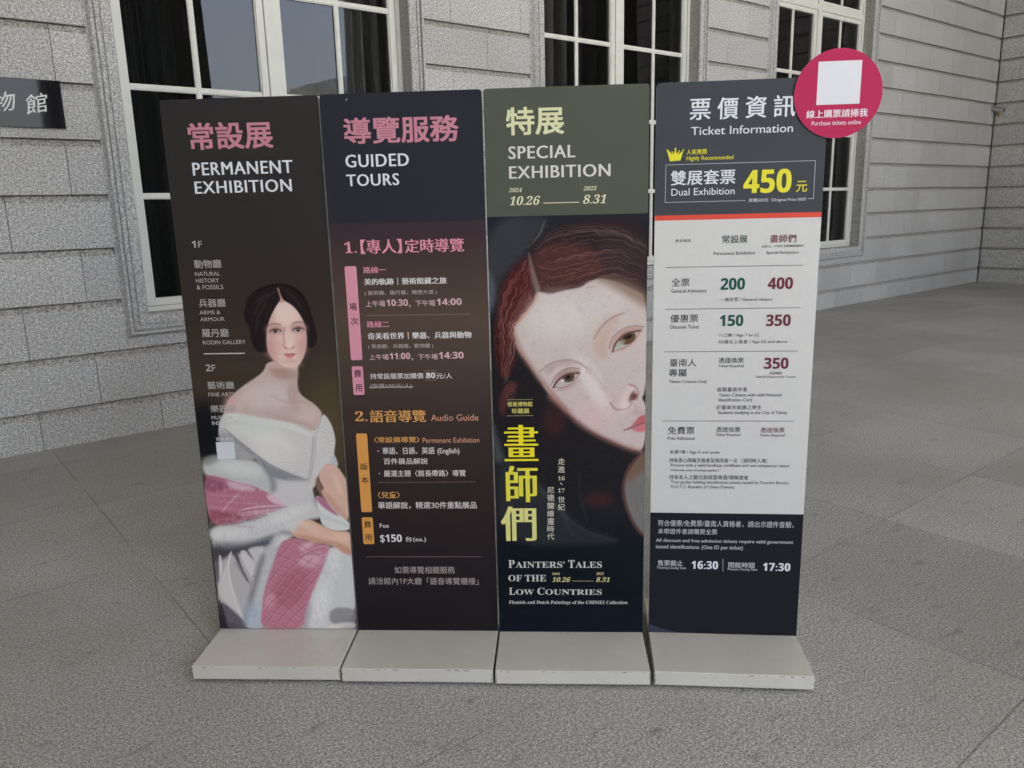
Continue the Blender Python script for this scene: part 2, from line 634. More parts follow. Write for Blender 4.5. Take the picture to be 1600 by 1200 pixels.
# the wing across the court, seen mirrored above the first sign
pv = empty("court_pavilion", P0 + Matrix.Rotation(FACADE_TURN, 3, 'Z') @ Vector((23.8, -45, 0)), FACADE_TURN)
tag(pv, "low gabled stone pavilion whose eave corner is mirrored in the left window", "building")
pm = MB()
pm.box(0.9, 25, -12, -0.7, 0, 9.0, WALL_G, 0.3)
pm.build("wall", pv, tones=True)
pm = MB()
pm.prism([(0.0, 9.35), (25.9, 9.35), (25.9, 9.6), (12.95, 13.0), (0.0, 9.6)], -12.7, 0.0, 'y', TRIM_G)
pm.build("roof", pv, fix=True)
pm = MB()
pm.prism([(0.35, 9.0), (25.5, 9.0), (25.7, 9.349), (0.15, 9.349)], -12.5, -0.25, 'y', TRIM_G)
pm.build("cornice", pv, fix=True)

# ------------------------------------------------------------------ curtains inside the first window
CURT = plain("curtain_cloth", (0.035, 0.040, 0.043), 0.9, 0.1)


def curtain(x0, x1, y, z0, z1, waves, label, seed):
    o = empty("curtain", P0 + Matrix.Rotation(FACADE_TURN, 3, 'Z') @ Vector(((x0 + x1) / 2, y, z0)), FACADE_TURN)
    tag(o, label, "curtain")
    r_ = random.Random(seed)
    mb = MB()
    nx, nz = 120, 6
    ph = [r_.uniform(0, 6.28) for _ in range(3)]
    vs = []
    for j in range(nz + 1):
        z = (z1 - z0) * j / nz
        for i in range(nx + 1):
            t = i / nx
            w = math.sin(2 * math.pi * waves * t + ph[0]) + 0.5 * math.sin(2 * math.pi * waves * 1.7 * t + ph[1])
            vs.append(((t - 0.5) * (x1 - x0) * (0.97 + 0.03 * j / nz), 0.035 * w, z))
    fs = [(j * (nx + 1) + i, j * (nx + 1) + i + 1, (j + 1) * (nx + 1) + i + 1, (j + 1) * (nx + 1) + i) for j in range(nz) for i in range(nx)]
    mb.add(vs, fs, CURT)
    cb = mb.build("drape", o, smooth=True)
    so = cb.modifiers.new("cloth", 'SOLIDIFY')
    so.thickness = 0.003
    rl = MB()
    rl.tube([(-(x1 - x0) / 2, 0, z1 - z0 + 0.03), ((x1 - x0) / 2, 0, z1 - z0 + 0.03)], 0.015, 10, DARK_IN)
    rl.build("rail", o)


curtain(1.46, 1.98, 0.62, 0.03, 4.9, 7, "dark pleated curtain behind the left side of the left window", 3)
curtain(3.05, 3.75, 0.62, 0.03, 4.9, 8, "dark pleated curtain behind the right side of the left window", 5)

# ------------------------------------------------------------------ lettering
tcurve = bpy.data.curves.new("lettering", 'FONT')
tcurve.resolution_u = 3
tobj = bpy.data.objects.new("lettering", tcurve)
COL.objects.link(tobj)
SERIF = {}
for i in range(26):
    SERIF[chr(65 + i)] = chr(0x1D400 + i)
    SERIF[chr(97 + i)] = chr(0x1D41A + i)
for i in range(10):
    SERIF[str(i)] = chr(0x1D7CE + i)


def text_mesh(s, style):
    """outline faces of a line of writing, boxed to 0..1"""
    if style[0] in 's':
        s = ''.join(SERIF.get(ch, ch) for ch in s)
    elif style[0] in 'bh':
        s = ''.join(chr(0x1D7EC + int(ch)) if ch in '0123456789' else ch for ch in s)
    elif style[0] in 'mr':
        s = ''.join(chr(0x1D7E2 + int(ch)) if ch in '0123456789' else ch for ch in s)
    tcurve.space_character = 1.10 if 'o' in style else 1.0
    tcurve.body = s
    cjk = any(ord(ch) > 0x2E00 and ord(ch) < 0x1D000 for ch in s)
    digits = any(0x1D7CE <= ord(ch) <= 0x1D7FF for ch in s)
    tcurve.offset = 0.0
    tcurve.shear = 0.25 if 'i' in style else 0.0
    dg = bpy.context.evaluated_depsgraph_get()
    dg.update()
    me = bpy.data.meshes.new_from_object(tobj.evaluated_get(dg))
    co = np.zeros(len(me.vertices) * 3)
    me.vertices.foreach_get("co", co)
    co = co.reshape(-1, 3)[:, :2]
    fs = [tuple(p.vertices) for p in me.polygons]
    bpy.data.meshes.remove(me)
    lo, hi = co.min(0), co.max(0)
    return (co - lo) / np.maximum(hi - lo, 1e-6), fs, (2 if digits and style[0] in 'bh' and 'o' not in style else int(cjk))


def put_text(mb, s, x0, z0, x1, z1, col, style, y):
    co, fs, cjk = text_mesh(s, style)
    w, h = x1 - x0, z1 - z0
    sx = sz = 0.0
    if cjk == 2:
        sx, sz = {'b': (0.012, 0.0), 'h': (0.035, 0.012)}.get(style[0], (0.0, 0.0))
    elif cjk:                             # heavier strokes: overlay shifted outlines
        sx, sz = {'b': (0.030, 0.016), 'h': (0.048, 0.036), 'm': (0.016, 0.008)}.get(style[0], (0.0, 0.0))
        if 'k' in style:
            sx, sz = 0.048, 0.0
    elif 'o' in style:                    # thick stems, thin bars
        sx, sz = 0.060, 0.0
    elif style[0] in 'bhm':
        sx, sz = {'b': (0.040, 0.015), 'h': (0.06, 0.03), 'm': (0.016, 0.0)}[style[0]]
    sx, sz = sx * h, sz * h
    nx, nz = (3 if sx > 0.05 * h else 2) if sx else 1, 2 if sz else 1
    q = 0
    for i in range(nx):
        for j in range(nz):
            dx = sx * i / max(1, nx - 1)
            dz = sz * j / max(1, nz - 1)
            vs = [(x0 + dx + a * (w - sx), y - 0.00005 * q, z0 + dz + b * (h - sz)) for a, b in co]
            mb.add(vs, fs, ink_mat(col))
            q += 1


def rrect(mb, pts, r, y, col, n=5):
    """flat polygon with rounded corners (pts counter-clockwise seen from the front)"""
    out = []
    m_ = len(pts)
    for i in range(m_):
        p, a, b = Vector(pts[i]), Vector(pts[i - 1]), Vector(pts[(i + 1) % m_])
        u, w = (a - p).normalized(), (b - p).normalized()
        for k in range(n + 1):
            t = k / n
            q = (p + u * r) * (1 - t) ** 2 + p * 2 * t * (1 - t) + (p + w * r) * t ** 2
            out.append((q.x, y, q.y))
    mb.add(out, [tuple(range(len(out)))], ink_mat(col))


def bar(mb, a, b, th, y, col):
    a, b = Vector(a), Vector(b)
    d = (b - a).normalized()
    n_ = Vector((-d.y, d.x)) * th / 2
    q = [a - n_, b - n_, b + n_, a + n_]
    mb.add([(p.x, y, p.y) for p in q], [(0, 1, 2, 3)], ink_mat(col))


# ------------------------------------------------------------------ printed pictures
def chaikin(p, it=2):
    p = np.array(p, float)
    for _ in range(it):
        q = np.roll(p, -1, 0)
        p = np.stack([0.75 * p + 0.25 * q, 0.25 * p + 0.75 * q], 1).reshape(-1, 2)
    return p


def poly_sdf(X, Y, p):
    d = np.full(X.shape, 1e18)
    s = np.zeros(X.shape, bool)
    n_ = len(p)
    for i in range(n_):
        ax, ay = p[i]
        bx, by = p[(i + 1) % n_]
        ex, ey = bx - ax, by - ay
        L2 = ex * ex + ey * ey + 1e-18
        t = np.clip(((X - ax) * ex + (Y - ay) * ey) / L2, 0, 1)
        d = np.minimum(d, (X - ax - t * ex) ** 2 + (Y - ay - t * ey) ** 2)
        c_ = ((ay > Y) != (by > Y))
        with np.errstate(divide='ignore', invalid='ignore'):
            xi = ax + (Y - ay) * ex / (ey if abs(ey) > 1e-15 else 1e-15)
        s ^= c_ & (X < xi)
    d = np.sqrt(d)
    return np.where(s, -d, d)


def paint(W, H, zlo, step, ground_stops, shapes, extra=None):
    """returns grid coordinates and colours (print tones 0..255)"""
    nx, nz = int(round(W / step)), int(round(H / step))
    xs_ = np.linspace(0, W, nx + 1)
    zs_ = np.linspace(zlo, zlo + H, nz + 1)
    X, Z = np.meshgrid(xs_, zs_)
    Xm, Zm = X * 1000, Z * 1000
    zz = [s[0] for s in ground_stops]
    C = np.stack([np.interp(Zm, zz, [s[1][i] for s in ground_stops]) for i in range(3)], -1)
    for sh in shapes:
        kind, col, soft, alpha, geo = sh
        if kind == 'P':
            p = chaikin(geo)
            lo, hi = p.min(0) - soft * 2 - 4, p.max(0) + soft * 2 + 4
        elif kind == 'E':
            cx, cy, rx, ry, rot = geo
            rr = max(rx, ry) + soft * 2 + 4
            lo, hi = np.array([cx - rr, cy - rr]), np.array([cx + rr, cy + rr])
        elif kind == 'L':
            p = np.array(geo[1], float)
            for _ in range(2):
                q = [p[0]]
                for a, b in zip(p[:-1], p[1:]):
                    q += [0.75 * a + 0.25 * b, 0.25 * a + 0.75 * b]
                p = np.array(q + [p[-1]])
            lo, hi = p.min(0) - geo[0] - soft * 2 - 4, p.max(0) + geo[0] + soft * 2 + 4
        i0, i1 = np.searchsorted(xs_ * 1000, [lo[0], hi[0]])
        j0, j1 = np.searchsorted(zs_ * 1000, [lo[1], hi[1]])
        if i1 <= i0 or j1 <= j0:
            continue
        x, z = Xm[j0:j1, i0:i1], Zm[j0:j1, i0:i1]
        if kind == 'P':
            d = poly_sdf(x, z, p)
        elif kind == 'E':
            c_, s_ = math.cos(rot), math.sin(rot)
            a = ((x - cx) * c_ + (z - cy) * s_) / rx
            b = (-(x - cx) * s_ + (z - cy) * c_) / ry
            d = (np.sqrt(a * a + b * b) - 1) * min(rx, ry)
        else:
            d = np.full(x.shape, 1e18)
            for (ax, ay), (bx, by) in zip(p[:-1], p[1:]):
                ex, ey = bx - ax, by - ay
                t = np.clip(((x - ax) * ex + (z - ay) * ey) / (ex * ex + ey * ey + 1e-12), 0, 1)
                d = np.minimum(d, (x - ax - t * ex) ** 2 + (z - ay - t * ey) ** 2)
            d = np.sqrt(d) - geo[0] / 2
        sf = max(soft, 0.7)
        mk = np.clip(0.5 - d / (2 * sf), 0, 1)
        mk = (mk * mk * (3 - 2 * mk) * alpha)[..., None]
        C[j0:j1, i0:i1] = C[j0:j1, i0:i1] * (1 - mk) + np.array(col, float) * mk
    if extra:
        C = extra(Xm, Zm, C)
    # canvas grain
    C = C * (1 + rng.normal(0, 0.012, C.shape[:2])[..., None])
    return X, Z, C


PRINT = None


def print_mat():
    global PRINT
    if PRINT is None:
        mt, nt, b, out = new_mat("printed_picture")
        at = nd(nt, "ShaderNodeAttribute", attribute_name="print")
        nt.links.new(at.outputs['Color'], b.inputs['Base Color'])
        b.inputs['Roughness'].default_value = 0.5
        b.inputs['Specular IOR Level'].default_value = 0.07
        PRINT = mt
    return PRINT


def picture(name, parent, X, Z, C, y):
    nz, nx = X.shape
    v = np.stack([X, np.full(X.shape, y), Z], -1).reshape(-1, 3)
    idx = np.arange(nx * nz).reshape(nz, nx)
    f = np.stack([idx[:-1, :-1], idx[:-1, 1:], idx[1:, 1:], idx[1:, :-1]], -1).reshape(-1, 4)
    me = bpy.data.meshes.new(name)
    me.vertices.add(len(v))
    me.vertices.foreach_set("co", v.ravel())
    me.loops.add(f.size)
    me.loops.foreach_set("vertex_index", f.ravel())
    me.polygons.add(len(f))
    me.polygons.foreach_set("loop_start", np.arange(0, f.size, 4))
    me.polygons.foreach_set("loop_total", np.full(len(f), 4))
    me.update(calc_edges=True)
    s = np.clip(C, 0, 255) / 255.0
    l = np.where(s <= 0.04045, s / 12.92, ((s + 0.055) / 1.055) ** 2.4)
    l = np.clip(l / K - 0.004, 0.006, 0.86).reshape(-1, 3)
    at = me.attributes.new("print", 'FLOAT_COLOR', 'POINT')
    at.data.foreach_set("color", np.concatenate([l, np.ones((len(l), 1))], 1).ravel().astype(np.float32))
    me.materials.append(print_mat())
    o = bpy.data.objects.new(name, me)
    COL.objects.link(o)
    o.parent = parent
    return o


# ------------------------------------------------------------------ sign stands
PW, PH, BT, BD, GAP = 0.48393, 1.75, 0.046057, 0.231088, 0.012
ZB = GAP + BT                                   # underside of the printed board


def base_paint():
    mt, nt, b, out = new_mat("cream_sheet_metal")
    tc = nd(nt, "ShaderNodeTexCoord")
    big = noise(nt, tc.outputs['Object'], 4.5, 4)
    col = mixc(nt, ramp(nt, big, [(0.35, 0.0), (0.7, 1.0)]), (0.665, 0.64, 0.56), (0.605, 0.58, 0.505))
    gr = ramp(nt, noise(nt, tc.outputs['Object'], 16, 5, 0.65), [(0.56, 0.0), (0.74, 1.0)])
    col = mixc(nt, mathn(nt, 'MULTIPLY', gr, 0.12), col, (0.34, 0.30, 0.23))
    nt.links.new(col, b.inputs['Base Color'])
    b.inputs['Roughness'].default_value = 0.30
    b.inputs['Specular IOR Level'].default_value = 0.5
    return mt


CHIP = plain("chipped_paint", (0.20, 0.17, 0.135), 0.8, 0.2)
SCUFFS = {0: 16, 1: 3, 2: 3, 3: 4}
base_list = []
BASE_M = base_paint()
EDGE_M = plain("board_edge_white", (0.42, 0.43, 0.44), 0.5, 0.3)
RUBBER = plain("rubber", (0.02, 0.02, 0.02), 0.8, 0.2)


def board_outline(w, h, r=0.011, n=6):
    pts = [(0, 0), (w, 0)]
    for k in range(n + 1):
        a = math.pi / 2 * k / n
        pts.append((w - r + r * math.cos(a), h - r + r * math.sin(a)))
    for k in range(n + 1):
        a = math.pi / 2 + math.pi / 2 * k / n
        pts.append((r + r * math.cos(a), h - r + r * math.sin(a)))
    return pts


def stand(x, y, yaw, label):
    """local x along the board, y away from the viewer, z up; origin at the left front foot of the board"""
    o = empty("sign_stand", (x, y, 0), yaw)
    tag(o, label, "sign stand", "museum sign stands in a row")
    mb = MB()
    mb.box(0.0012, PW - 0.0012, -BD, 0.24, GAP, ZB, BASE_M)
    # chipped paint and scuffs on the sheet metal
    cr = random.Random(label)
    ck = mb

    def flake(cx, cy, cz, rx, ry, plane):
        n_ = cr.randint(6, 9)
        ps = []
        for k_ in range(n_):
            a_ = 2 * math.pi * k_ / n_
            q_ = cr.uniform(0.45, 1.0)
            ps.append((cx + rx * q_ * math.cos(a_), cy + ry * q_ * math.sin(a_)))
        if plane == 'front':
            ck.add([(a_, -BD - 0.0002, min(ZB - 0.0022, max(GAP + 0.001, cz + (b_ - cy)))) for a_, b_ in ps], [tuple(range(n_))], CHIP)
        else:
            ck.add([(a_, max(-BD + 0.003, b_), ZB + 0.0002) for a_, b_ in ps], [tuple(range(n_))], CHIP)
    for _ in range(13):
        flake(cr.uniform(0.02, PW - 0.02), 0, ZB - cr.uniform(0.0022, 0.005), cr.uniform(0.002, 0.012), cr.uniform(0.0008, 0.002), 'front')
    for ex in (0.004, PW - 0.004):
        for _ in range(5):
            flake(ex + cr.uniform(-0.001, 0.001), 0, cr.uniform(GAP + 0.004, ZB - 0.004), 0.0016, cr.uniform(0.002, 0.007), 'front')
    for _ in range(5):
        flake(cr.uniform(0.02, PW - 0.02), -0.004, 0, cr.uniform(0.002, 0.006), 0.0012, 'top')
    for _ in range(SCUFFS.get(len(base_list), 4)):
        sx_ = cr.gauss(PW * 0.84, 0.05) if cr.random() < 0.7 else cr.uniform(0.03, PW - 0.03)
        flake(min(PW - .01, sx_), cr.uniform(-BD + 0.02, -0.05), 0, cr.uniform(0.0012, 0.004), cr.uniform(0.0008, 0.002), 'top')
    base = mb.build("base", o, bevel=0.0022)
    base_list.append(base)
    for fx in (0.05, PW - 0.05):
        for fy in (-BD + 0.05, 0.19):
            ft = MB()
            ft.tube([(fx, fy, 0.0), (fx, fy, GAP)], 0.018, 14, RUBBER)
            ft.build("foot", base)
    return o


def board(o, mats):
    """printed board: white core with a coloured front; mats = [(z0, z1, colour)] bands from below"""
    mb = MB()
    out = board_outline(PW, PH)
    n = len(out)
    T = 0.012
    vs = [(a, 0.0, ZB + 0.0008 + b) for a, b in out] + [(a, T, ZB + 0.0008 + b) for a, b in out]
    fs = [tuple(range(n, 2 * n))[::-1]]
    for i in range(n):
        j = (i + 1) % n
        fs.append((j, i, n + i, n + j))
    mb.add(vs, fs, EDGE_M)
    top = PH
    for (z0, z1, c) in mats:
        if z1 >= PH - 1e-6:
            pts = [(0, z0), (PW, z0)] + out[2:]
        else:
            pts = [(0, z0), (PW, z0), (PW, z1), (0, z1)]
        mb.add([(a, 0.0, ZB + 0.0008 + b) for a, b in pts], [tuple(range(len(pts)))], c if not isinstance(c, tuple) else ink_mat(c))
    return mb.build("board", o)


def ramp_print(name, stops):
    """vertical blend printed on a board; stops = [(z, rgb)] in metres above the ground"""
    mt, nt, b, out = new_mat(name)
    tc = nd(nt, "ShaderNodeTexCoord")
    sep = nd(nt, "ShaderNodeSeparateXYZ")
    nt.links.new(tc.outputs['Object'], sep.inputs[0])
    fac = mathn(nt, 'DIVIDE', sep.outputs[2], 1.9)
    col = ramp(nt, fac, [(z / 1.9, ink(c)) for z, c in stops])
    nz = noise(nt, tc.outputs['Object'], 40, 3)
    col = mixc(nt, 1.0, col, ramp(nt, nz, [(0.3, 0.98), (0.7, 1.02)]), 'MULTIPLY')
    nt.links.new(col, b.inputs['Base Color'])
    b.inputs['Roughness'].default_value = 0.5
    b.inputs['Specular IOR Level'].default_value = 0.07
    return mt


SIGN_AT = [(-1.03952, 2.50677, -0.05263), (-0.55093, 2.47388, -0.05902), (-0.06354, 2.44058, -0.05581), (0.4403, 2.41412, -0.09951)]
PRINTS = [
    (0,'title','T',('常設展',0.0778,1.6615,0.3375,1.7404,(186,126,139),'h')),
    (0,'english_title#254','T',('PERMANENT',0.08,1.5871,0.3908,1.6248,(208,211,215),'mo')),
    (0,'english_title#284','T',('EXHIBITION',0.0805,1.5326,0.3833,1.5695,(208,211,215),'mo')),
    (0,'floor_number#1F','T',('1F',0.0519,1.3699,0.0846,1.3907,(172,166,160),'b')),
    (0,'hall_name#0','T',('動物廳',0.0522,1.3056,0.1391,1.3322,(172,166,160),'m')),
    (0,'hall_name#0','T',('NATURAL',0.0515,1.2816,0.1317,1.2944,(172,166,160),'m')),
    (0,'hall_name#0','T',('HISTORY',0.052,1.2603,0.1262,1.2735,(172,166,160),'m')),
    (0,'hall_name#0','T',('& FOSSILS',0.0521,1.2393,0.1375,1.253,(172,166,160),'m')),
    (0,'hall_name#1','T',('兵器廳',0.0535,1.1833,0.1397,1.2097,(172,166,160),'m')),
    (0,'hall_name#1','T',('ARMS &',0.0521,1.16,0.1195,1.1723,(172,166,160),'m')),
    (0,'hall_name#1','T',('ARMOUR',0.0522,1.1383,0.1309,1.1506,(172,166,160),'m')),
    (0,'hall_name#2','T',('羅丹廳',0.0531,1.0867,0.1396,1.1143,(172,166,160),'m')),
    (0,'hall_name#2','T',('RODIN GALLERY',0.0525,1.063,0.1919,1.0763,(172,166,160),'m')),
    (0, 'divider#552', 'B', ((0.0518, 1.0329), (0.1853, 1.0329), 0.0032, (200, 190, 180))),
    (0,'floor_number#2F','T',('2F',0.0521,0.9757,0.0846,0.998,(172,166,160),'b')),
    (0,'hall_name#3','T',('藝術廳',0.0518,0.9162,0.1398,0.9418,(172,166,160),'m')),
    (0,'hall_name#3','T',('FINE ARTS',0.0516,0.8916,0.1387,0.9047,(172,166,160),'m')),
    (0,'hall_name#4','T',('樂器廳',0.0528,0.838,0.1381,0.8634,(172,166,160),'m')),
    (0,'hall_name#4','T',('MUSICAL',0.0529,0.8141,0.126,0.8267,(190,185,180),'m')),
    (0,'hall_name#4','T',('INSTRUMENTS',0.0528,0.7954,0.1726,0.8085,(196,192,188),'m')),
    (0,'more_information_note','T',('更多資訊',0.0599,0.7415,0.1201,0.7529,(200,197,195),'m')),
    (0, 'more_information_note', 'R', ([(0.0582, 0.6784), (0.1192, 0.6784), (0.1192, 0.737), (0.0582, 0.737)], 0.0005, (203, 206, 209))),
    (1,'title','T',('導覽服務',0.0673,1.6647,0.4127,1.74,(186,126,139),'h')),
    (1,'english_title#242','T',('GUIDED',0.066,1.5976,0.2591,1.6347,(208,211,215),'mo')),
    (1,'english_title#273','T',('TOURS',0.0651,1.5425,0.2265,1.5774,(208,211,215),'mo')),
    (1,'guided_tour_heading','T',('1.',0.0441,1.3431,0.0821,1.3771,(212,140,158),'s')),
    (1,'guided_tour_heading','T',('【專人】',0.095,1.3391,0.2237,1.3828,(212,140,158),'bk')),
    (1,'guided_tour_heading','T',('定時導覽',0.2326,1.34,0.4155,1.3811,(212,140,158),'bk')),
    (1, 'pink_label#1', 'R', ([(0.0406, 1.0061), (0.0777, 1.0061), (0.0777, 1.3026), (0.0406, 1.3026)], 0.006, (205, 140, 156))),
    (1,'pink_label#1','T',('場',0.0471,1.1652,0.0709,1.1886,(48,30,36),'m')),
    (1,'pink_label#1','T',('次',0.0473,1.1196,0.0726,1.143,(48,30,36),'m')),
    (1,'tour_route#1','T',('路線一',0.0989,1.2797,0.1703,1.2997,(212,140,158),'b')),
    (1,'tour_route#1','T',('美的軌跡｜藝術館藏之旅',0.0991,1.2424,0.3577,1.2644,(214,212,210),'bk')),
    (1,'tour_route#1','T',('( 藝術廳、羅丹廳、雕塑大道 )',0.0987,1.2099,0.325,1.2255,(178,165,155),'r')),
    (1,'tour_route#1','T',('上午場',0.0998,1.1754,0.1614,1.1946,(205,172,172),'m')),
    (1,'tour_route#1','T',('10:30',0.1656,1.1766,0.233,1.1973,(205,172,172),'b')),
    (1,'tour_route#1','T',(',',0.2366,1.171,0.2413,1.179,(205,172,172),'m')),
    (1,'tour_route#1','T',('下午場',0.2562,1.1744,0.3186,1.1936,(205,172,172),'m')),
    (1,'tour_route#1','T',('14:00',0.3235,1.1766,0.4017,1.197,(205,172,172),'b')),
    (1, 'dotted_divider#493', 'D', ((0.1023, 1.1478), (0.4289, 1.1478), 0.0016, (160, 140, 125), 58)),
    (1,'tour_route#2','T',('路線二',0.099,1.1098,0.1703,1.1301,(212,140,158),'b')),
    (1,'tour_route#2','T',('奇美看世界｜樂器、兵器與動物',0.0995,1.0712,0.4284,1.0939,(214,212,210),'bk')),
    (1,'tour_route#2','T',('( 樂器廳、兵器廳、動物廳 )',0.0991,1.0408,0.3063,1.0569,(178,165,155),'r')),
    (1,'tour_route#2','T',('上午場',0.0998,1.0061,0.1625,1.0243,(205,172,172),'m')),
    (1,'tour_route#2','T',('11:00',0.1657,1.0075,0.2313,1.0279,(205,172,172),'b')),
    (1,'tour_route#2','T',(',',0.2354,1.0019,0.2399,1.0102,(205,172,172),'m')),
    (1,'tour_route#2','T',('下午場',0.2557,1.0048,0.319,1.0233,(205,172,172),'m')),
    (1,'tour_route#2','T',('14:30',0.3226,1.0069,0.4013,1.0285,(205,172,172),'b')),
    (1, 'pink_label#2', 'R', ([(0.0411, 0.8923), (0.0771, 0.8923), (0.0771, 0.9861), (0.0411, 0.9861)], 0.006, (205, 140, 156))),
    (1,'pink_label#2','T',('費',0.0471,0.9503,0.0707,0.9744,(48,30,36),'m')),
    (1,'pink_label#2','T',('用',0.0487,0.9036,0.0701,0.9274,(48,30,36),'m')),
    (1,'tour_fee','T',('持常設展票加購價',0.0991,0.9434,0.2704,0.9624,(212,205,200),'m')),
    (1,'tour_fee','T',('80',0.2793,0.9443,0.308,0.963,(214,212,210),'h')),
    (1, 'tour_fee', 'B', ((0.2768, 0.9699), (0.3108, 0.9699), 0.0012, (140, 130, 122))),
    (1, 'tour_fee', 'B', ((0.2761, 0.938), (0.3106, 0.938), 0.0012, (140, 130, 122))),
    (1, 'tour_fee', 'B', ((0.2768, 0.9697), (0.2761, 0.938), 0.0012, (140, 130, 122))),
    (1, 'tour_fee', 'B', ((0.3108, 0.9701), (0.3106, 0.938), 0.0012, (140, 130, 122))),
    (1,'tour_fee','T',('元/人',0.3118,0.9426,0.363,0.9607,(212,205,200),'m')),
    (1,'tour_fee','T',('(原價100元/人)',0.097,0.9109,0.2311,0.9287,(165,155,150),'m')),
    (1, 'tour_fee', 'B', ((0.0933, 0.9168), (0.2354, 0.9168), 0.0022, (190, 182, 178))),
    (1,'audio_guide_heading','T',('2.',0.0412,0.8051,0.081,0.8385,(205,152,88),'s')),
    (1,'audio_guide_heading','T',('語音導覽',0.0893,0.8005,0.272,0.841,(205,152,88),'bk')),
    (1,'audio_guide_heading','T',('Audio Guide',0.2881,0.8036,0.4413,0.8249,(198,148,118),'r')),
    (1, 'orange_label#1', 'R', ([(0.0398, 0.4918), (0.0761, 0.4918), (0.0761, 0.7635), (0.0398, 0.7635)], 0.006, (206, 146, 76))),
    (1,'orange_label#1','T',('版',0.0463,0.639,0.0712,0.6621,(48,30,36),'m')),
    (1,'orange_label#1','T',('本',0.0464,0.5929,0.0716,0.616,(48,30,36),'m')),
    (1,'permanent_exhibition_heading','T',('〈常設展導覽〉',0.0984,0.7318,0.2473,0.7515,(205,152,88),'b')),
    (1,'permanent_exhibition_heading','T',('Permanent Exhibition',0.2574,0.73,0.4418,0.7471,(198,148,118),'r')),
    (1,'language_list','T',('·',0.1072,0.7014,0.1114,0.7053,(212,205,200),'b')),
    (1,'language_list','T',('華語、日語、英語',0.1239,0.6923,0.2945,0.7157,(212,205,200),'m')),
    (1,'language_list','T',('(English)',0.3039,0.6882,0.3759,0.7121,(212,205,200),'m')),
    (1,'language_list','T',('百件展品解說',0.1253,0.6577,0.2705,0.6787,(212,205,200),'m')),
    (1,'topic_guide','T',('·',0.1067,0.6249,0.1109,0.6289,(212,205,200),'b')),
    (1,'topic_guide','T',('嚴選主題〈館長帶路〉導覽',0.1236,0.6153,0.3934,0.6376,(212,205,200),'m')),
    (1, 'dotted_divider#753', 'D', ((0.1022, 0.596), (0.4278, 0.596), 0.0016, (150, 130, 115), 56)),
    (1,'children_guide','T',('〈兒童〉',0.0986,0.5401,0.1721,0.5636,(205,152,88),'b')),
    (1,'children_guide','T',('華語解說，精選30件重點展品',0.0976,0.503,0.4259,0.5277,(212,205,200),'m')),
    (1, 'orange_label#2', 'R', ([(0.0393, 0.3775), (0.0764, 0.3775), (0.0764, 0.4733), (0.0393, 0.4733)], 0.006, (206, 146, 76))),
    (1,'orange_label#2','T',('費',0.0459,0.4363,0.0697,0.46,(48,30,36),'m')),
    (1,'orange_label#2','T',('用',0.0462,0.3899,0.0688,0.4125,(48,30,36),'m')),
    (1,'fee_label','T',('Fee',0.0985,0.4362,0.1292,0.4508,(212,205,200),'m')),
    (1,'audio_guide_fee','T',('$150',0.0968,0.3814,0.1704,0.4124,(214,212,210),'b')),
    (1,'audio_guide_fee','T',('台(ea.)',0.1827,0.3836,0.2518,0.405,(212,205,200),'m')),
    (1, 'divider#869', 'B', ((0.0463, 0.3322), (0.4368, 0.3322), 0.0012, (140, 128, 122))),
    (1,'notice_text','T',('如需導覽相關服務',0.139,0.271,0.3441,0.2967,(168,158,152),'r')),
    (1,'notice_text','T',('請洽館內1F大廳「語音導覽櫃檯」',0.0477,0.2303,0.4224,0.2563,(168,158,152),'r')),
    (1, 'scratch', 'C', ([(0.0809, 1.7923), (0.084, 1.7958), (0.0831, 1.7913), (0.0798, 1.7878)], (200, 200, 200))),
    (2,'title','T',('特展',0.0652,1.6757,0.2362,1.7548,(204,204,164),'h')),
    (2,'english_title#229','T',('SPECIAL',0.0701,1.6084,0.2684,1.6446,(203,200,190),'mo')),
    (2,'english_title#260','T',('EXHIBITION',0.0706,1.5518,0.372,1.5878,(203,200,190),'mo')),
    (2,'dates','T',('2024',0.0685,1.5128,0.1079,1.5253,(208,203,172),'si')),
    (2,'dates','T',('10.26',0.0704,1.4743,0.162,1.5006,(208,203,172),'si')),
    (2, 'dates', 'B', ((0.1715, 1.4787), (0.2781, 1.4787), 0.0022, (208, 203, 172))),
    (2,'dates','T',('2025',0.2918,1.5122,0.3312,1.5248,(208,203,172),'si')),
    (2,'dates','T',('8.31',0.2903,1.4738,0.359,1.4999,(208,203,172),'si')),
    (2, 'museum_name', 'B', ((0.0461, 0.8721), (0.1289, 0.8721), 0.0016, (150, 140, 100))),
    (2,'museum_name','T',('奇美博物館',0.0477,0.8495,0.1272,0.8654,(205,195,105),'b')),
    (2,'museum_name','T',('珍藏展',0.0603,0.8268,0.1166,0.8436,(205,195,105),'b')),
    (2, 'museum_name', 'B', ((0.0447, 0.8192), (0.1298, 0.8192), 0.0016, (150, 140, 100))),
    (2,'show_title','T',('畫',0.0341,0.6677,0.1434,0.7889,(222,206,48),'bk')),
    (2,'show_title','T',('師',0.0355,0.5268,0.1399,0.6511,(214,204,66),'bk')),
    (2,'show_title','T',('們',0.0152,0.3907,0.133,0.5124,(208,204,128),'bk')),
    (2,'show_subtitle','T',('走',0.2059,0.6542,0.2281,0.6759,(198,192,172),'m')),
    (2,'show_subtitle','T',('進',0.2056,0.6273,0.2279,0.6499,(198,192,172),'m')),
    (2,'show_subtitle','T',('16',0.2052,0.6013,0.227,0.6151,(198,192,172),'s')),
    (2,'show_subtitle','T',('、',0.2116,0.5855,0.2199,0.5932,(198,192,172),'m')),
    (2,'show_subtitle','T',('17',0.2047,0.5591,0.2265,0.5734,(198,192,172),'s')),
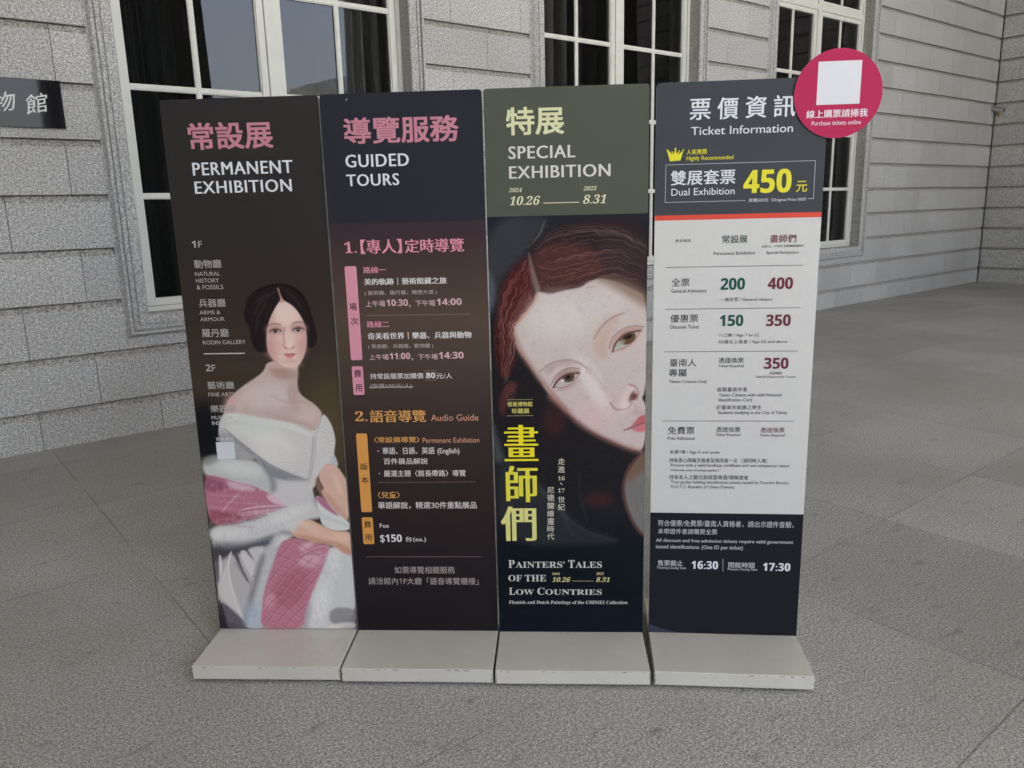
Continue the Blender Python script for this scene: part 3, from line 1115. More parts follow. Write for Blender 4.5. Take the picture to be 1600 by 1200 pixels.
    (2,'show_subtitle','T',('世',0.2044,0.526,0.2269,0.5459,(198,192,172),'m')),
    (2,'show_subtitle','T',('紀',0.2041,0.4982,0.2266,0.5209,(198,192,172),'m')),
    (2,'show_subtitle','T',('尼',0.1698,0.5576,0.1927,0.5783,(198,192,172),'m')),
    (2,'show_subtitle','T',('德',0.1694,0.5301,0.1924,0.5538,(198,192,172),'m')),
    (2,'show_subtitle','T',('蘭',0.169,0.5021,0.192,0.525,(198,192,172),'m')),
    (2,'show_subtitle','T',('繪',0.1686,0.476,0.1917,0.4984,(198,192,172),'m')),
    (2,'show_subtitle','T',('畫',0.1682,0.4482,0.1913,0.472,(198,192,172),'m')),
    (2,'show_subtitle','T',('時',0.1678,0.4214,0.191,0.4446,(198,192,172),'m')),
    (2,'show_subtitle','T',('代',0.1674,0.3949,0.1906,0.4176,(198,192,172),'m')),
    (2,'english_show_title#40','T',('P',0.0367,0.2943,0.0581,0.322,(196,194,186),'s')),
    (2,'english_show_title#40','T',('AINTERS’',0.0602,0.2943,0.2242,0.3169,(196,194,186),'s')),
    (2,'english_show_title#40','T',('T',0.2361,0.2943,0.2574,0.3219,(196,194,186),'s')),
    (2,'english_show_title#40','T',('ALES',0.2595,0.2943,0.3471,0.3168,(196,194,186),'s')),
    (2,'english_show_title#41','T',('OF',0.0354,0.2456,0.0807,0.2688,(196,194,186),'s')),
    (2,'english_show_title#41','T',('THE',0.0903,0.2456,0.1619,0.2689,(196,194,186),'s')),
    (2,'english_show_title#42','T',('L',0.0363,0.1964,0.057,0.2222,(196,194,186),'s')),
    (2,'english_show_title#42','T',('OW',0.0591,0.1965,0.1203,0.2164,(196,194,186),'s')),
    (2,'english_show_title#42','T',('C',0.1315,0.1966,0.156,0.2223,(196,194,186),'s')),
    (2,'english_show_title#42','T',('OUNTRIES',0.1581,0.1966,0.3472,0.2165,(196,194,186),'s')),
    (2,'show_dates','T',('2024',0.1813,0.2689,0.2073,0.2772,(205,200,140),'si')),
    (2,'show_dates','T',('10.26',0.1823,0.2434,0.2429,0.2606,(205,200,140),'si')),
    (2, 'show_dates', 'B', ((0.2497, 0.2467), (0.3199, 0.2467), 0.0012, (205, 200, 140))),
    (2,'show_dates','T',('2025',0.328,0.269,0.3539,0.2782,(205,200,140),'si')),
    (2,'show_dates','T',('8.31',0.328,0.2435,0.373,0.2607,(205,200,140),'si')),
    (2,'english_caption','T',('Flemish and Dutch Paintings of the CHIMEI Collection',0.0353,0.1596,0.4329,0.1752,(196,194,186),'s')),
    (3,'title_character#票','T',('票',0.0956,1.7029,0.155,1.7613,(208,211,215),'b')),
    (3,'title_character#價','T',('價',0.174,1.7024,0.2335,1.7626,(208,211,215),'b')),
    (3,'title_character#資','T',('資',0.2533,1.7032,0.3124,1.7631,(208,211,215),'b')),
    (3,'title_character#訊','T',('訊',0.3321,1.7037,0.3933,1.7632,(208,211,215),'b')),
    (3,'english_title#198','T',('Ticket Information',0.1002,1.6609,0.3893,1.6842,(208,211,215),'m')),
    (3,'recommended_note','T',('人氣推薦',0.0889,1.6071,0.1479,1.6218,(212,205,58),'m')),
    (3,'recommended_note','T',('Highly Recommended',0.0894,1.5868,0.2241,1.6022,(212,205,58),'m')),
    (3, 'crown_emblem', 'C', ([(0.0719, 1.5909), (0.079, 1.6176), (0.0817, 1.6193), (0.082, 1.6219), (0.078, 1.6224), (0.0776, 1.6185), (0.0662, 1.6065), (0.069, 1.6196), (0.0659, 1.6206), (0.0668, 1.6179), (0.0616, 1.6093), (0.0582, 1.6204), (0.0599, 1.6252), (0.0571, 1.6279), (0.054, 1.6258), (0.0559, 1.6209), (0.0503, 1.6083), (0.0478, 1.6185), (0.0452, 1.6168), (0.0481, 1.607), (0.0379, 1.6188), (0.0347, 1.6233), (0.0306, 1.6217), (0.0339, 1.6154), (0.0412, 1.5896)], (212, 205, 58))),
    (3, 'offer_frame', 'B', ((0.0301, 1.5794), (0.4572, 1.5794), 0.0016, (168, 172, 176))),
    (3, 'offer_frame', 'B', ((0.0301, 1.5791), (0.0296, 1.471), 0.0016, (168, 172, 176))),
    (3, 'offer_frame', 'B', ((0.4572, 1.5796), (0.4576, 1.4721), 0.0016, (168, 172, 176))),
    (3, 'offer_frame', 'B', ((0.0296, 1.4715), (0.2636, 1.4715), 0.0016, (168, 172, 176))),
    (3, 'offer_frame', 'B', ((0.4416, 1.4723), (0.4576, 1.4723), 0.0016, (168, 172, 176))),
    (3,'offer_name','T',('雙展套票',0.0448,1.52,0.2319,1.5622,(208,211,215),'b')),
    (3,'offer_name','T',('Dual Exhibition',0.0474,1.4904,0.231,1.5108,(208,211,215),'r')),
    (3,'offer_price','T',('450',0.2556,1.4915,0.3928,1.559,(212,205,58),'h')),
    (3,'offer_price','T',('元',0.407,1.4922,0.4378,1.5231,(212,205,58),'m')),
    (3,'original_price_note','T',('原價600元（Original Price 600）',0.2727,1.4648,0.437,1.4771,(200,202,205),'m')),
    (3,'more_information_note','T',('更多資訊',0.0616,1.3532,0.1089,1.3627,(70,72,74),'r')),
    (3,'column_heading#00','T',('常設展',0.2002,1.3481,0.274,1.3715,(40,66,58),'m')),
    (3,'column_heading#10','T',('畫師們',0.3391,1.347,0.4149,1.3705,(106,52,68),'m')),
    (3,'column_heading#10','T',('走進16、17世紀 尼德蘭繪畫時代',0.3159,1.333,0.4381,1.3405,(70,72,74),'r')),
    (3,'column_heading#01','T',('Permanent Exhibition',0.1757,1.3137,0.2968,1.3236,(70,72,74),'r')),
    (3,'column_heading#11','T',('Special Exhibition',0.3297,1.3112,0.4239,1.3226,(70,72,74),'r')),
    (3, 'divider#417', 'B', ((0.0345, 1.2793), (0.4391, 1.2793), 0.0016, (95, 97, 100))),
    (3,'ticket_name#0','T',('全票',0.0527,1.2209,0.1073,1.246,(40,42,44),'r')),
    (3,'ticket_name#0','T',('General Admission',0.0532,1.2022,0.1586,1.2131,(70,72,74),'r')),
    (3,'permanent_price#0','T',('200',0.1998,1.2088,0.2718,1.2446,(34,84,70),'h')),
    (3,'special_price#0','T',('400',0.3392,1.2087,0.4125,1.2443,(106,52,68),'h')),
    (3,'visitor_note#0','T',('· 一般民眾 / General visitors',0.1932,1.1733,0.3539,1.1856,(70,72,74),'r')),
    (3, 'divider#483', 'B', ((0.0349, 1.1519), (0.4382, 1.1519), 0.0016, (95, 97, 100))),
    (3,'ticket_name#1','T',('優惠票',0.0517,1.1107,0.136,1.1352,(40,42,44),'r')),
    (3,'ticket_name#1','T',('Discount Ticket',0.0522,1.0916,0.1394,1.1029,(70,72,74),'r')),
    (3,'permanent_price#1','T',('150',0.2008,1.098,0.2712,1.1327,(34,84,70),'h')),
    (3,'special_price#1','T',('350',0.3387,1.0966,0.4119,1.1323,(106,52,68),'h')),
    (3,'visitor_note#1','T',('· 7-22歲 / Age 7 to 22',0.1915,1.0628,0.32,1.0761,(70,72,74),'r')),
    (3,'visitor_note#1','T',('· 65歲以上長者 / Age 65 and above',0.192,1.0416,0.4054,1.0556,(70,72,74),'r')),
    (3, 'divider#549', 'B', ((0.0341, 1.0193), (0.438, 1.0193), 0.0016, (95, 97, 100))),
    (3,'ticket_name#2','T',('臺南人',0.0524,0.9728,0.1338,0.997,(40,42,44),'r')),
    (3,'ticket_name#2','T',('專屬',0.0503,0.9408,0.1051,0.9651,(40,42,44),'r')),
    (3,'ticket_name#2','T',('Tainan Citizens Only',0.0508,0.9172,0.1686,0.9297,(70,72,74),'r')),
    (3,'permanent_price#2','T',('憑證換票',0.2012,0.9825,0.2768,0.9999,(40,66,58),'r')),
    (3,'permanent_price#2','T',('Ticket Required',0.2014,0.9668,0.2775,0.9779,(70,72,74),'r')),
    (3,'special_price#2','T',('350',0.3384,0.9636,0.4119,0.999,(106,52,68),'h')),
    (3,'special_price#2','T',('憑證購票',0.3559,0.9462,0.3939,0.9543,(70,72,74),'r')),
    (3,'special_price#2','T',('Valid ID Required for Tickets',0.3152,0.9334,0.435,0.9423,(70,72,74),'r')),
    (3,'visitor_note#2','T',('· 設籍臺南市者',0.1918,0.892,0.2916,0.9065,(70,72,74),'r')),
    (3,'visitor_note#2','T',('Tainan Citizens with valid National',0.2053,0.8763,0.3954,0.8868,(70,72,74),'r')),
    (3,'visitor_note#2','T',('Identification Card',0.2052,0.8605,0.307,0.8712,(70,72,74),'r')),
    (3,'visitor_note#2','T',('· 於臺南市就讀之學生',0.1916,0.8346,0.3376,0.8485,(70,72,74),'r')),
    (3,'visitor_note#2','T',('Students studying in the City of Tainan',0.2046,0.8166,0.416,0.8299,(70,72,74),'r')),
    (3, 'divider#657', 'B', ((0.0332, 0.7972), (0.4368, 0.7972), 0.0016, (95, 97, 100))),
    (3,'ticket_name#3','T',('免費票',0.0508,0.7534,0.1342,0.7785,(40,42,44),'r')),
    (3,'ticket_name#3','T',('Free Admission',0.0503,0.7351,0.1363,0.7462,(70,72,74),'r')),
    (3,'permanent_price#3','T',('憑證換票',0.2004,0.761,0.2754,0.7778,(40,66,58),'r')),
    (3,'permanent_price#3','T',('Ticket Required',0.1996,0.7454,0.2761,0.757,(70,72,74),'r')),
    (3,'special_price#3','T',('憑證換票',0.3369,0.7597,0.411,0.7764,(106,52,68),'r')),
    (3,'special_price#3','T',('Ticket Required',0.3363,0.7442,0.4119,0.7557,(70,72,74),'r')),
    (3,'free_entry_conditions','T',('· 未滿7歲 / Age 6 and under',0.0503,0.687,0.2173,0.7011,(70,72,74),'r')),
    (3,'free_entry_conditions','T',('· 持有身心障礙手冊者及陪同者一名（須同時入場）',0.0496,0.6595,0.3625,0.6746,(70,72,74),'r')),
    (3,'free_entry_conditions','T',('Persons with a valid handicap certificate and one companion visitor',0.062,0.6428,0.4327,0.6562,(70,72,74),'r')),
    (3,'free_entry_conditions','T',('(Valid only when entering together)',0.0624,0.6282,0.2133,0.6377,(70,72,74),'r')),
    (3,'free_entry_conditions','T',('· 持有本人之觀光局核發導遊/領隊證者',0.0498,0.6025,0.3059,0.6183,(70,72,74),'r')),
    (3,'free_entry_conditions','T',('Tour guides holding identification passes issued by Tourism Bureau,',0.0631,0.5861,0.4336,0.5994,(70,72,74),'r')),
    (3,'free_entry_conditions','T',('M.O.T.C. Republic of China (Taiwan)',0.0635,0.57,0.2633,0.5831,(70,72,74),'r')),
    (3,'identification_notice','T',('符合優惠/免費票/臺南人資格者，請出示證件查驗，',0.0247,0.4412,0.4547,0.4633,(190,191,194),'r')),
    (3,'identification_notice','T',('未帶證件者請購買全票',0.0251,0.4144,0.215,0.4336,(190,191,194),'r')),
    (3,'identification_notice','T',('All discount and free admission tickets require valid government',0.019,0.3832,0.4559,0.3983,(190,191,194),'m')),
    (3,'identification_notice','T',('issued identifications. (One ID per ticket)',0.0194,0.3595,0.2984,0.3769,(190,191,194),'m')),
    (3,'ticketing_hours','T',('售票截止',0.0259,0.3021,0.1074,0.3221,(190,191,194),'m')),
    (3,'ticketing_hours','T',('Ticketing Closing Time',0.023,0.2889,0.1178,0.2997,(190,191,194),'m')),
    (3,'ticketing_hours','T',('16:30',0.1361,0.293,0.2216,0.3214,(208,211,215),'bo')),
    (3, 'divider#v', 'B', ((0.2366, 0.3302), (0.2377, 0.2849), 0.0012, (190, 191, 194))),
    (3,'closing_hours','T',('閉館時間',0.2543,0.2995,0.3378,0.3195,(190,191,194),'m')),
    (3,'closing_hours','T',('Museum Closing Time',0.2531,0.2882,0.3466,0.2988,(190,191,194),'m')),
    (3,'closing_hours','T',('17:30',0.3651,0.291,0.4517,0.3192,(208,211,215),'bo')),
]
DISC = (0.5072, 1.7609, 0.121)
DISC_PRINTS = {'white_square': [('R', ([(0.4487, 1.7315), (0.5673, 1.7315), (0.5673, 1.8477), (0.4487, 1.8477)], 0.0005, (205, 206, 209)))], 'lettering': [('T', ('線上購票請掃我', 0.4226, 1.6959, 0.5914, 1.718, (222, 214, 220), 'b')), ('T', ('Purchase tickets online', 0.4388, 1.6759, 0.5745, 1.6878, (215, 205, 212), 'm'))]}
P2_SPLIT = 1.3735
P3_SPLIT = 1.3829
P4_SPLIT = (0.4291, 1.3598, 1.3745)
P1_RAMP = [(0.0522, (52, 48, 46)), (0.5815, (66, 58, 48)), (0.8025, (68, 60, 47)), (1.0152, (62, 54, 46)), (1.2404, (54, 48, 44)), (1.4761, (51, 48, 46)), (1.8115, (52, 49, 49))]
P2_RAMP = [(0.0587, (36, 34, 38)), (0.3774, (43, 37, 38)), (0.6251, (52, 44, 43)), (0.8415, (63, 53, 49)), (1.009, (76, 65, 57)), (1.1314, (82, 69, 60)), (1.2511, (74, 62, 56)), (1.3877, (62, 50, 54)), (1.4356, (60, 49, 54))]
P3_RAMP = [(0.0571, (26, 29, 38)), (0.1945, (24, 28, 33)), (0.3562, (24, 28, 34)), (0.4914, (34, 35, 38)), (0.71, (36, 34, 36)), (1.0028, (36, 33, 36)), (1.2812, (38, 36, 40)), (1.438, (36, 39, 47))]
PIC1_TOP = 1.3386
PIC1 = [
    ('E',(86,74,52),55.9,0.8,(444.0,804.0,55.9,129.0,0)),
    ('E',(66,56,46),53.8,0.7,(73.7,925.0,64.5,107.5,0)),
    ('E',(30,30,33),34.4,0.95,(27.2,774.4,73.1,103.2,0)),
    ('P',(27,29,32),12.9,0.9,[(8.5,809.0),(83.4,808.1),(65.7,677.5),(1.2,678.1)]),
    ('P',(39,32,33),3.0,1.0,[(196.0,1160.3),(203.7,1196.7),(223.8,1224.7),(262.8,1246.1),(308.6,1254.4),(349.1,1250.4),(384.1,1229.6),(403.5,1193.0),(413.9,1144.1),(423.4,1099.0),(424.9,1066.0),(410.2,1047.7),(387.1,1043.9),(371.4,1029.6),(304.2,1022.3),(254.9,1030.6),(228.2,1036.0),(212.3,1057.1),(208.5,1090.3),(208.4,1119.1),(196.4,1135.7)]),
    ('P',(30,25,27),6.4,0.8,[(198.0,1164.3),(209.1,1200.7),(241.0,1232.4),(266.7,1244.0),(237.5,1196.1),(215.4,1139.5),(209.7,1123.2),(198.5,1135.7)]),
    ('L',(28,24,26),4.3,0.9,(6.9,[(206.3,1172.3),(230.8,1212.4),(270.4,1239.9),(312.2,1249.1),(352.5,1242.3),(386.8,1213.5),(403.9,1172.8)])),
    ('L',(66,54,52),1.7,0.6,(1.7,[(221.0,1196.4),(257.4,1232.1),(303.8,1246.4),(348.2,1239.6),(382.5,1211.6)])),
    ('L',(70,58,57),5.4,0.7,(3.4,[(237.5,1196.1),(264.4,1219.9),(298.3,1231.3)])),
    ('L',(66,54,52),5.4,0.7,(3.4,[(338.8,1226.5),(365.7,1205.8),(383.4,1173.1)])),
    ('L',(58,48,48),6.4,0.6,(5.4,[(231.0,1171.9),(231.2,1131.0),(222.6,1085.9)])),
    ('L',(62,52,50),6.4,0.6,(4.3,[(405.3,1140.2),(412.3,1099.2),(407.3,1062.2)])),
    ('P',(190,169,160),3.4,1.0,[(254.6,1007.4),(243.0,973.8),(207.4,948.4),(174.1,928.8),(146.3,909.8),(121.8,888.8),(110.8,872.1),(100.2,853.4),(91.5,830.8),(107.2,785.0),(203.1,730.4),(315.3,729.2),(401.0,774.2),(421.8,826.9),(412.2,845.8),(395.3,864.8),(367.3,883.0),(348.7,902.7),(346.5,928.7),(354.9,983.9),(353.8,1005.9)]),
    ('E',(168,136,124),12.9,0.9,(299.5,970.0,34.4,19.3,-0.15)),
    ('P',(172,140,128),12.9,0.75,[(261.3,992.6),(298.8,962.6),(335.4,962.1),(353.5,980.2),(349.6,947.2),(333.9,943.7),(289.9,944.3),(262.5,966.8)]),
    ('E',(201,187,180),30.1,0.8,(250.9,881.5,73.1,55.9,0)),
    ('E',(204,183,174),17.2,0.7,(368.3,827.5,38.7,25.8,0)),
    ('E',(203,160,152),15.0,0.8,(122.2,856.9,21.5,34.4,0)),
    ('E',(176,150,140),15.0,0.7,(331.2,891.7,17.2,47.3,0)),
    ('L',(172,144,134),6.4,0.45,(5.4,[(255.6,892.7),(290.9,873.6),(319.9,867.6)])),
    ('L',(176,146,136),6.4,0.45,(4.7,[(335.0,871.1),(364.6,872.6),(392.8,857.3)])),
    ('L',(170,140,130),6.4,0.4,(4.3,[(315.6,903.1),(322.2,873.2)])),
    ('P',(206,184,174),19.3,0.6,[(114.4,853.2),(152.1,894.1),(199.1,919.6),(219.8,904.4),(171.7,867.5),(138.1,830.2)]),
    ('P',(176,150,142),12.9,0.55,[(213.3,836.9),(270.6,813.6),(339.8,797.6),(389.9,774.3),(391.1,789.5),(322.9,816.7),(250.4,836.5)]),
    ('E',(180,160,154),12.9,0.5,(273.0,840.0,86.0,15.0,0)),
    ('P',(214,184,172),2.6,1.0,[(319.1,1202.7),(297.6,1178.8),(278.2,1146.6),(264.4,1109.9),(258.8,1072.9),(260.3,1043.8),(270.3,1016.6),(289.2,995.4),(313.0,981.2),(331.6,978.4),(351.0,984.8),(369.3,1004.6),(382.1,1033.6),(389.8,1066.6),(390.5,1099.5),(386.0,1130.4),(373.9,1157.1),(353.6,1183.8),(332.2,1197.6)]),
    ('E',(224,200,189),21.5,0.8,(328.7,1157.9,36.5,38.7,0)),
    ('E',(224,196,184),10.8,0.6,(331.8,1075.8,15.0,38.7,0)),
    ('E',(204,142,140),21.5,0.62,(274.2,1049.8,23.6,27.9,0)),
    ('E',(202,138,138),17.2,0.62,(373.0,1058.6,15.0,25.8,0)),
    ('E',(190,152,142),12.9,0.6,(279.5,1138.4,12.9,47.3,0)),
    ('E',(190,148,140),10.8,0.6,(384.5,1112.0,8.6,47.3,0)),
    ('E',(216,188,176),8.6,0.6,(318.2,992.8,38.7,10.8,0)),
    ('E',(190,150,142),6.4,0.5,(329.8,1005.2,21.5,6.4,0)),
    ('L',(184,146,136),4.3,0.8,(3.4,[(263.3,1031.3),(281.4,1001.8),(309.0,982.9),(335.9,980.0)])),
    ('P',(190,150,138),1.7,1.0,[(309.9,1241.1),(313.1,1241.0),(322.6,1204.6),(334.1,1195.9),(310.9,1188.7),(318.6,1206.7)]),
    ('P',(39,32,33),2.1,0.95,[(196.3,1196.9),(241.0,1232.4),(310.5,1239.1),(317.6,1204.7),(297.6,1178.8),(275.7,1142.5),(262.8,1105.8),(258.1,1064.6),(259.5,1035.5),(238.7,1035.8),(215.7,1057.0),(208.1,1106.8)]),
    ('P',(39,32,33),2.1,0.95,[(312.2,1239.9),(348.4,1242.4),(394.3,1205.3),(413.6,1140.1),(423.0,1078.4),(406.1,1047.7),(388.7,1048.0),(391.3,1079.0),(389.3,1120.1),(375.7,1155.0),(353.6,1183.8),(330.1,1197.6),(322.6,1204.6)]),
    ('L',(172,134,122),1.5,0.9,(2.1,[(310.3,1237.1),(315.3,1214.9),(320.1,1200.6)])),
    ('L',(68,56,56),6.4,0.6,(3.9,[(237.5,1196.1),(272.6,1219.7),(306.1,1227.1)])),
    ('L',(68,56,56),6.4,0.6,(3.9,[(229.8,1159.7),(249.8,1195.9),(284.6,1215.4)])),
    ('L',(68,56,56),6.4,0.6,(3.9,[(335.1,1230.6),(362.0,1209.9),(379.7,1177.3)])),
    ('L',(68,56,56),6.4,0.6,(3.9,[(229.6,1114.6),(241.8,1155.4),(265.5,1187.5)])),
    ('L',(26,22,24),2.1,0.8,(3.2,[(211.2,1180.4),(240.2,1224.4),(279.0,1243.7),(316.3,1249.0),(356.4,1240.2),(390.5,1209.4)])),
    ('L',(92,66,62),2.6,0.9,(3.2,[(269.6,1121.3),(286.7,1126.8),(309.1,1123.1)])),
    ('L',(92,66,62),2.6,0.9,(3.2,[(348.4,1124.1),(365.6,1131.9),(382.1,1127.6)])),
    ('P',(184,146,138),15.0,0.55,[(264.4,1109.9),(259.7,1072.9),(263.3,1031.3),(281.1,997.6),(293.2,993.2),(279.9,1031.0),(275.1,1068.5),(282.6,1105.5)]),
    ('P',(190,150,142),12.9,0.5,[(391.4,1095.4),(389.4,1066.6),(374.9,1021.2),(355.8,992.3),(365.2,1029.7),(376.2,1062.7)]),
    ('E',(186,150,142),10.8,0.65,(291.3,1109.5,27.9,17.2,0)),
    ('E',(188,152,144),10.8,0.6,(365.9,1112.3,25.8,17.2,0)),
    ('E',(178,136,128),6.4,0.8,(291.2,1108.6,21.5,8.6,0)),
    ('E',(196,150,144),6.4,0.6,(290.0,1095.9,19.3,6.4,0)),
    ('P',(184,170,164),1.9,1.0,[(272.2,1099.9),(282.8,1107.1),(297.3,1107.3),(308.8,1102.2),(298.4,1097.0),(282.7,1096.8)]),
    ('E',(84,80,80),1.7,1.0,(290.2,1102.5,7.3,6.2,0)),
    ('E',(30,27,29),1.3,1.0,(290.2,1102.5,3.7,3.9,0)),
    ('E',(221,213,204),0.9,1.0,(289.1,1104.1,1.3,1.3,0)),
    ('L',(58,38,38),1.9,0.95,(3.2,[(271.3,1099.9),(283.7,1108.4),(297.4,1108.5),(309.7,1102.6)])),
    ('L',(146,100,94),1.9,0.8,(1.7,[(274.5,1107.3),(291.7,1113.6),(308.5,1107.5)])),
    ('L',(150,108,102),1.7,0.7,(1.5,[(274.5,1098.2),(289.9,1094.7),(306.1,1098.9)])),
    ('E',(178,136,128),6.4,0.8,(365.9,1112.3,21.5,8.6,0)),
    ('E',(196,150,144),6.4,0.6,(364.9,1099.6,19.3,6.4,0)),
    ('P',(184,170,164),1.9,1.0,[(347.0,1103.6),(357.6,1110.8),(372.0,1110.9),(383.6,1105.8),(373.2,1100.7),(357.5,1100.5)]),
    ('E',(84,80,80),1.7,1.0,(365.0,1106.1,7.3,6.2,0)),
    ('E',(30,27,29),1.3,1.0,(365.0,1106.1,3.7,3.9,0)),
    ('E',(221,213,204),0.9,1.0,(363.9,1107.8,1.3,1.3,0)),
    ('L',(58,38,38),1.9,0.95,(3.2,[(346.2,1103.6),(358.5,1112.0),(372.1,1112.2),(384.4,1106.2)])),
    ('L',(146,100,94),1.9,0.8,(1.7,[(349.3,1110.9),(366.4,1117.2),(383.2,1111.2)])),
    ('L',(150,108,102),1.7,0.7,(1.5,[(349.4,1101.9),(364.8,1098.3),(380.8,1102.6)])),
    ('L',(178,134,126),4.3,0.8,(4.7,[(321.4,1113.0),(315.9,1088.5),(317.4,1067.8),(312.5,1054.6)])),
    ('L',(178,118,112),2.4,0.9,(2.6,[(313.2,1053.4),(319.6,1046.2),(331.0,1042.7),(341.6,1045.8),(348.5,1052.8)])),
    ('E',(226,198,188),6.4,0.7,(334.1,1055.1,8.6,10.8,0)),
    ('E',(130,80,76),1.3,0.8,(318.9,1047.9,3.4,2.1,0)),
    ('E',(130,80,76),1.3,0.8,(341.8,1048.3,3.4,2.1,0)),
    ('P',(188,92,98),1.5,0.95,[(309.6,1027.2),(323.6,1030.3),(331.8,1028.1),(340.3,1030.9),(353.8,1028.2),(339.8,1024.3),(325.1,1023.6)]),
    ('P',(204,118,118),1.9,0.95,[(314.8,1024.6),(331.4,1023.6),(348.2,1025.8),(341.3,1017.6),(329.3,1014.4),(318.4,1017.9)]),
    ('L',(126,60,64),1.1,0.9,(1.3,[(309.6,1027.2),(329.4,1024.8),(353.8,1028.2)])),
    ('P',(199,196,191),2.6,1.0,[(72.8,793.0),(85.8,823.3),(95.5,833.8),(146.0,834.7),(211.5,818.0),(303.0,801.8),(342.9,790.0),(392.6,762.1),(421.0,831.4),(436.0,819.2),(450.3,788.8),(457.8,750.7),(456.6,724.0),(448.7,693.4),(456.6,674.0),(459.3,650.0),(443.2,645.1),(421.2,650.4),(388.8,620.3),(370.6,557.7),(224.6,558.6),(197.9,676.3),(135.5,731.0),(91.0,773.7),(70.2,754.8)]),
    ('P',(207,207,201),6.4,0.8,[(95.5,833.8),(146.0,834.7),(211.5,818.0),(303.0,801.8),(342.9,790.0),(392.6,762.1),(388.0,751.5),(319.3,775.1),(223.9,791.3),(143.3,807.4),(98.4,807.9)]),
    ('E',(203,205,198),17.2,0.9,(192.5,776.4,94.6,36.5,-0.3)),
    ('E',(214,210,202),25.8,0.8,(254.1,714.5,77.4,51.6,-0.5)),
    ('P',(125,124,131),8.6,0.85,[(92.0,783.2),(136.1,736.8),(198.4,682.2),(240.6,648.8),(353.5,603.0),(355.8,585.3),(251.4,601.8),(208.9,633.4),(194.1,676.4),(128.4,734.9)]),
    ('P',(173,171,173),6.4,0.9,[(72.8,793.0),(89.6,777.5),(128.6,736.9),(170.0,699.8),(193.9,674.4),(122.4,677.0),(66.1,716.3)]),
    ('L',(96,98,106),2.1,0.9,(2.1,[(90.2,783.3),(136.2,737.9),(198.6,684.1),(240.7,650.7),(305.8,619.0),(353.5,603.0)])),
    ('L',(130,129,133),1.7,0.8,(1.9,[(91.1,739.2),(135.9,734.9),(171.2,711.4)])),
    ('L',(130,129,133),1.7,0.8,(1.9,[(118.1,708.1),(163.3,707.6),(188.1,691.9)])),
    ('L',(130,129,133),1.7,0.8,(1.9,[(118.4,675.1),(152.8,678.7),(193.9,674.4)])),
    ('P',(186,179,180),2.6,0.9,[(381.7,755.3),(394.5,762.8),(387.9,713.2),(373.1,636.0),(362.1,593.1),(353.0,597.1),(366.1,655.5)]),
    ('L',(151,146,149),1.5,0.8,(1.5,[(384.3,751.5),(377.4,694.0),(364.8,639.9),(353.3,601.0)])),
    ('L',(151,146,149),1.5,0.8,(1.5,[(394.7,751.4),(387.9,693.9),(373.2,639.9),(359.7,601.0)])),
    ('L',(149,143,143),2.1,0.8,(2.1,[(420.2,829.9),(410.2,796.8),(396.4,762.8)])),
    ('L',(162,156,157),1.7,0.8,(1.7,[(335.5,790.1),(367.6,774.5),(392.4,759.0)])),
    ('L',(162,160,159),2.1,0.55,(1.5,[(410.8,804.4),(431.8,789.0),(453.6,773.6)])),
    ('L',(162,160,159),2.1,0.55,(1.5,[(413.9,787.3),(433.5,773.1),(453.4,760.7)])),
    ('L',(162,160,159),2.1,0.55,(1.5,[(417.0,770.2),(435.3,757.1),(453.1,747.7)])),
    ('L',(162,160,159),2.1,0.55,(1.5,[(420.1,753.0),(437.0,741.0),(452.9,734.8)])),
    ('L',(162,160,159),2.1,0.55,(1.5,[(423.3,735.8),(438.8,725.0),(452.7,721.8)])),
    ('L',(162,160,159),2.1,0.55,(1.5,[(426.4,718.6),(440.6,708.8),(452.5,708.7)])),
    ('L',(162,160,159),2.1,0.55,(1.5,[(429.5,701.3),(442.3,692.7),(452.2,695.7)])),
    ('L',(162,160,159),2.1,0.55,(1.5,[(432.7,683.9),(444.1,676.5),(452.0,682.6)])),
    ('L',(162,160,159),2.1,0.55,(1.5,[(435.9,666.5),(445.9,660.2),(451.8,669.4)])),
    ('L',(179,176,175),2.6,0.5,(1.3,[(261.6,714.4),(313.0,702.4),(362.9,694.2)])),
    ('L',(179,176,175),2.6,0.5,(1.3,[(264.3,702.8),(314.4,691.9),(362.1,684.9)])),
    ('L',(179,176,175),2.6,0.5,(1.3,[(267.0,691.2),(315.7,681.5),(361.4,675.7)])),
    ('L',(179,176,175),2.6,0.5,(1.3,[(269.7,679.6),(317.1,671.0),(360.6,666.4)])),
    ('L',(179,176,175),2.6,0.5,(1.3,[(272.4,667.9),(318.4,660.5),(359.8,657.1)])),
    ('L',(179,176,175),2.6,0.5,(1.3,[(275.2,656.3),(319.8,650.0),(359.1,647.8)])),
    ('L',(179,176,175),2.6,0.5,(1.3,[(277.9,644.6),(321.1,639.5),(358.3,638.4)])),
    ('L',(179,176,175),2.6,0.5,(1.3,[(280.6,632.8),(322.5,629.0),(357.5,629.1)])),
    ('L',(179,176,175),2.6,0.5,(1.3,[(283.4,621.1),(323.9,618.4),(356.8,619.7)])),
    ('L',(179,176,175),2.6,0.5,(1.3,[(286.1,609.3),(325.2,607.9),(356.0,610.4)])),
    ('P',(181,184,182),3.2,0.9,[(448.7,693.4),(460.2,662.4),(459.6,648.9),(441.7,649.0),(431.5,662.7)]),
    ('P',(206,170,154),2.6,1.0,[(427.7,662.7),(458.5,648.9),(473.5,623.5),(488.9,592.2),(484.7,533.2),(423.6,533.6),(401.1,585.0),(388.6,618.3),(409.8,649.3)]),
    ('P',(178,128,112),6.4,0.6,[(384.7,616.4),(407.1,565.3),(429.0,505.8),(413.9,505.9),(384.4,565.4),(375.9,600.8)]),
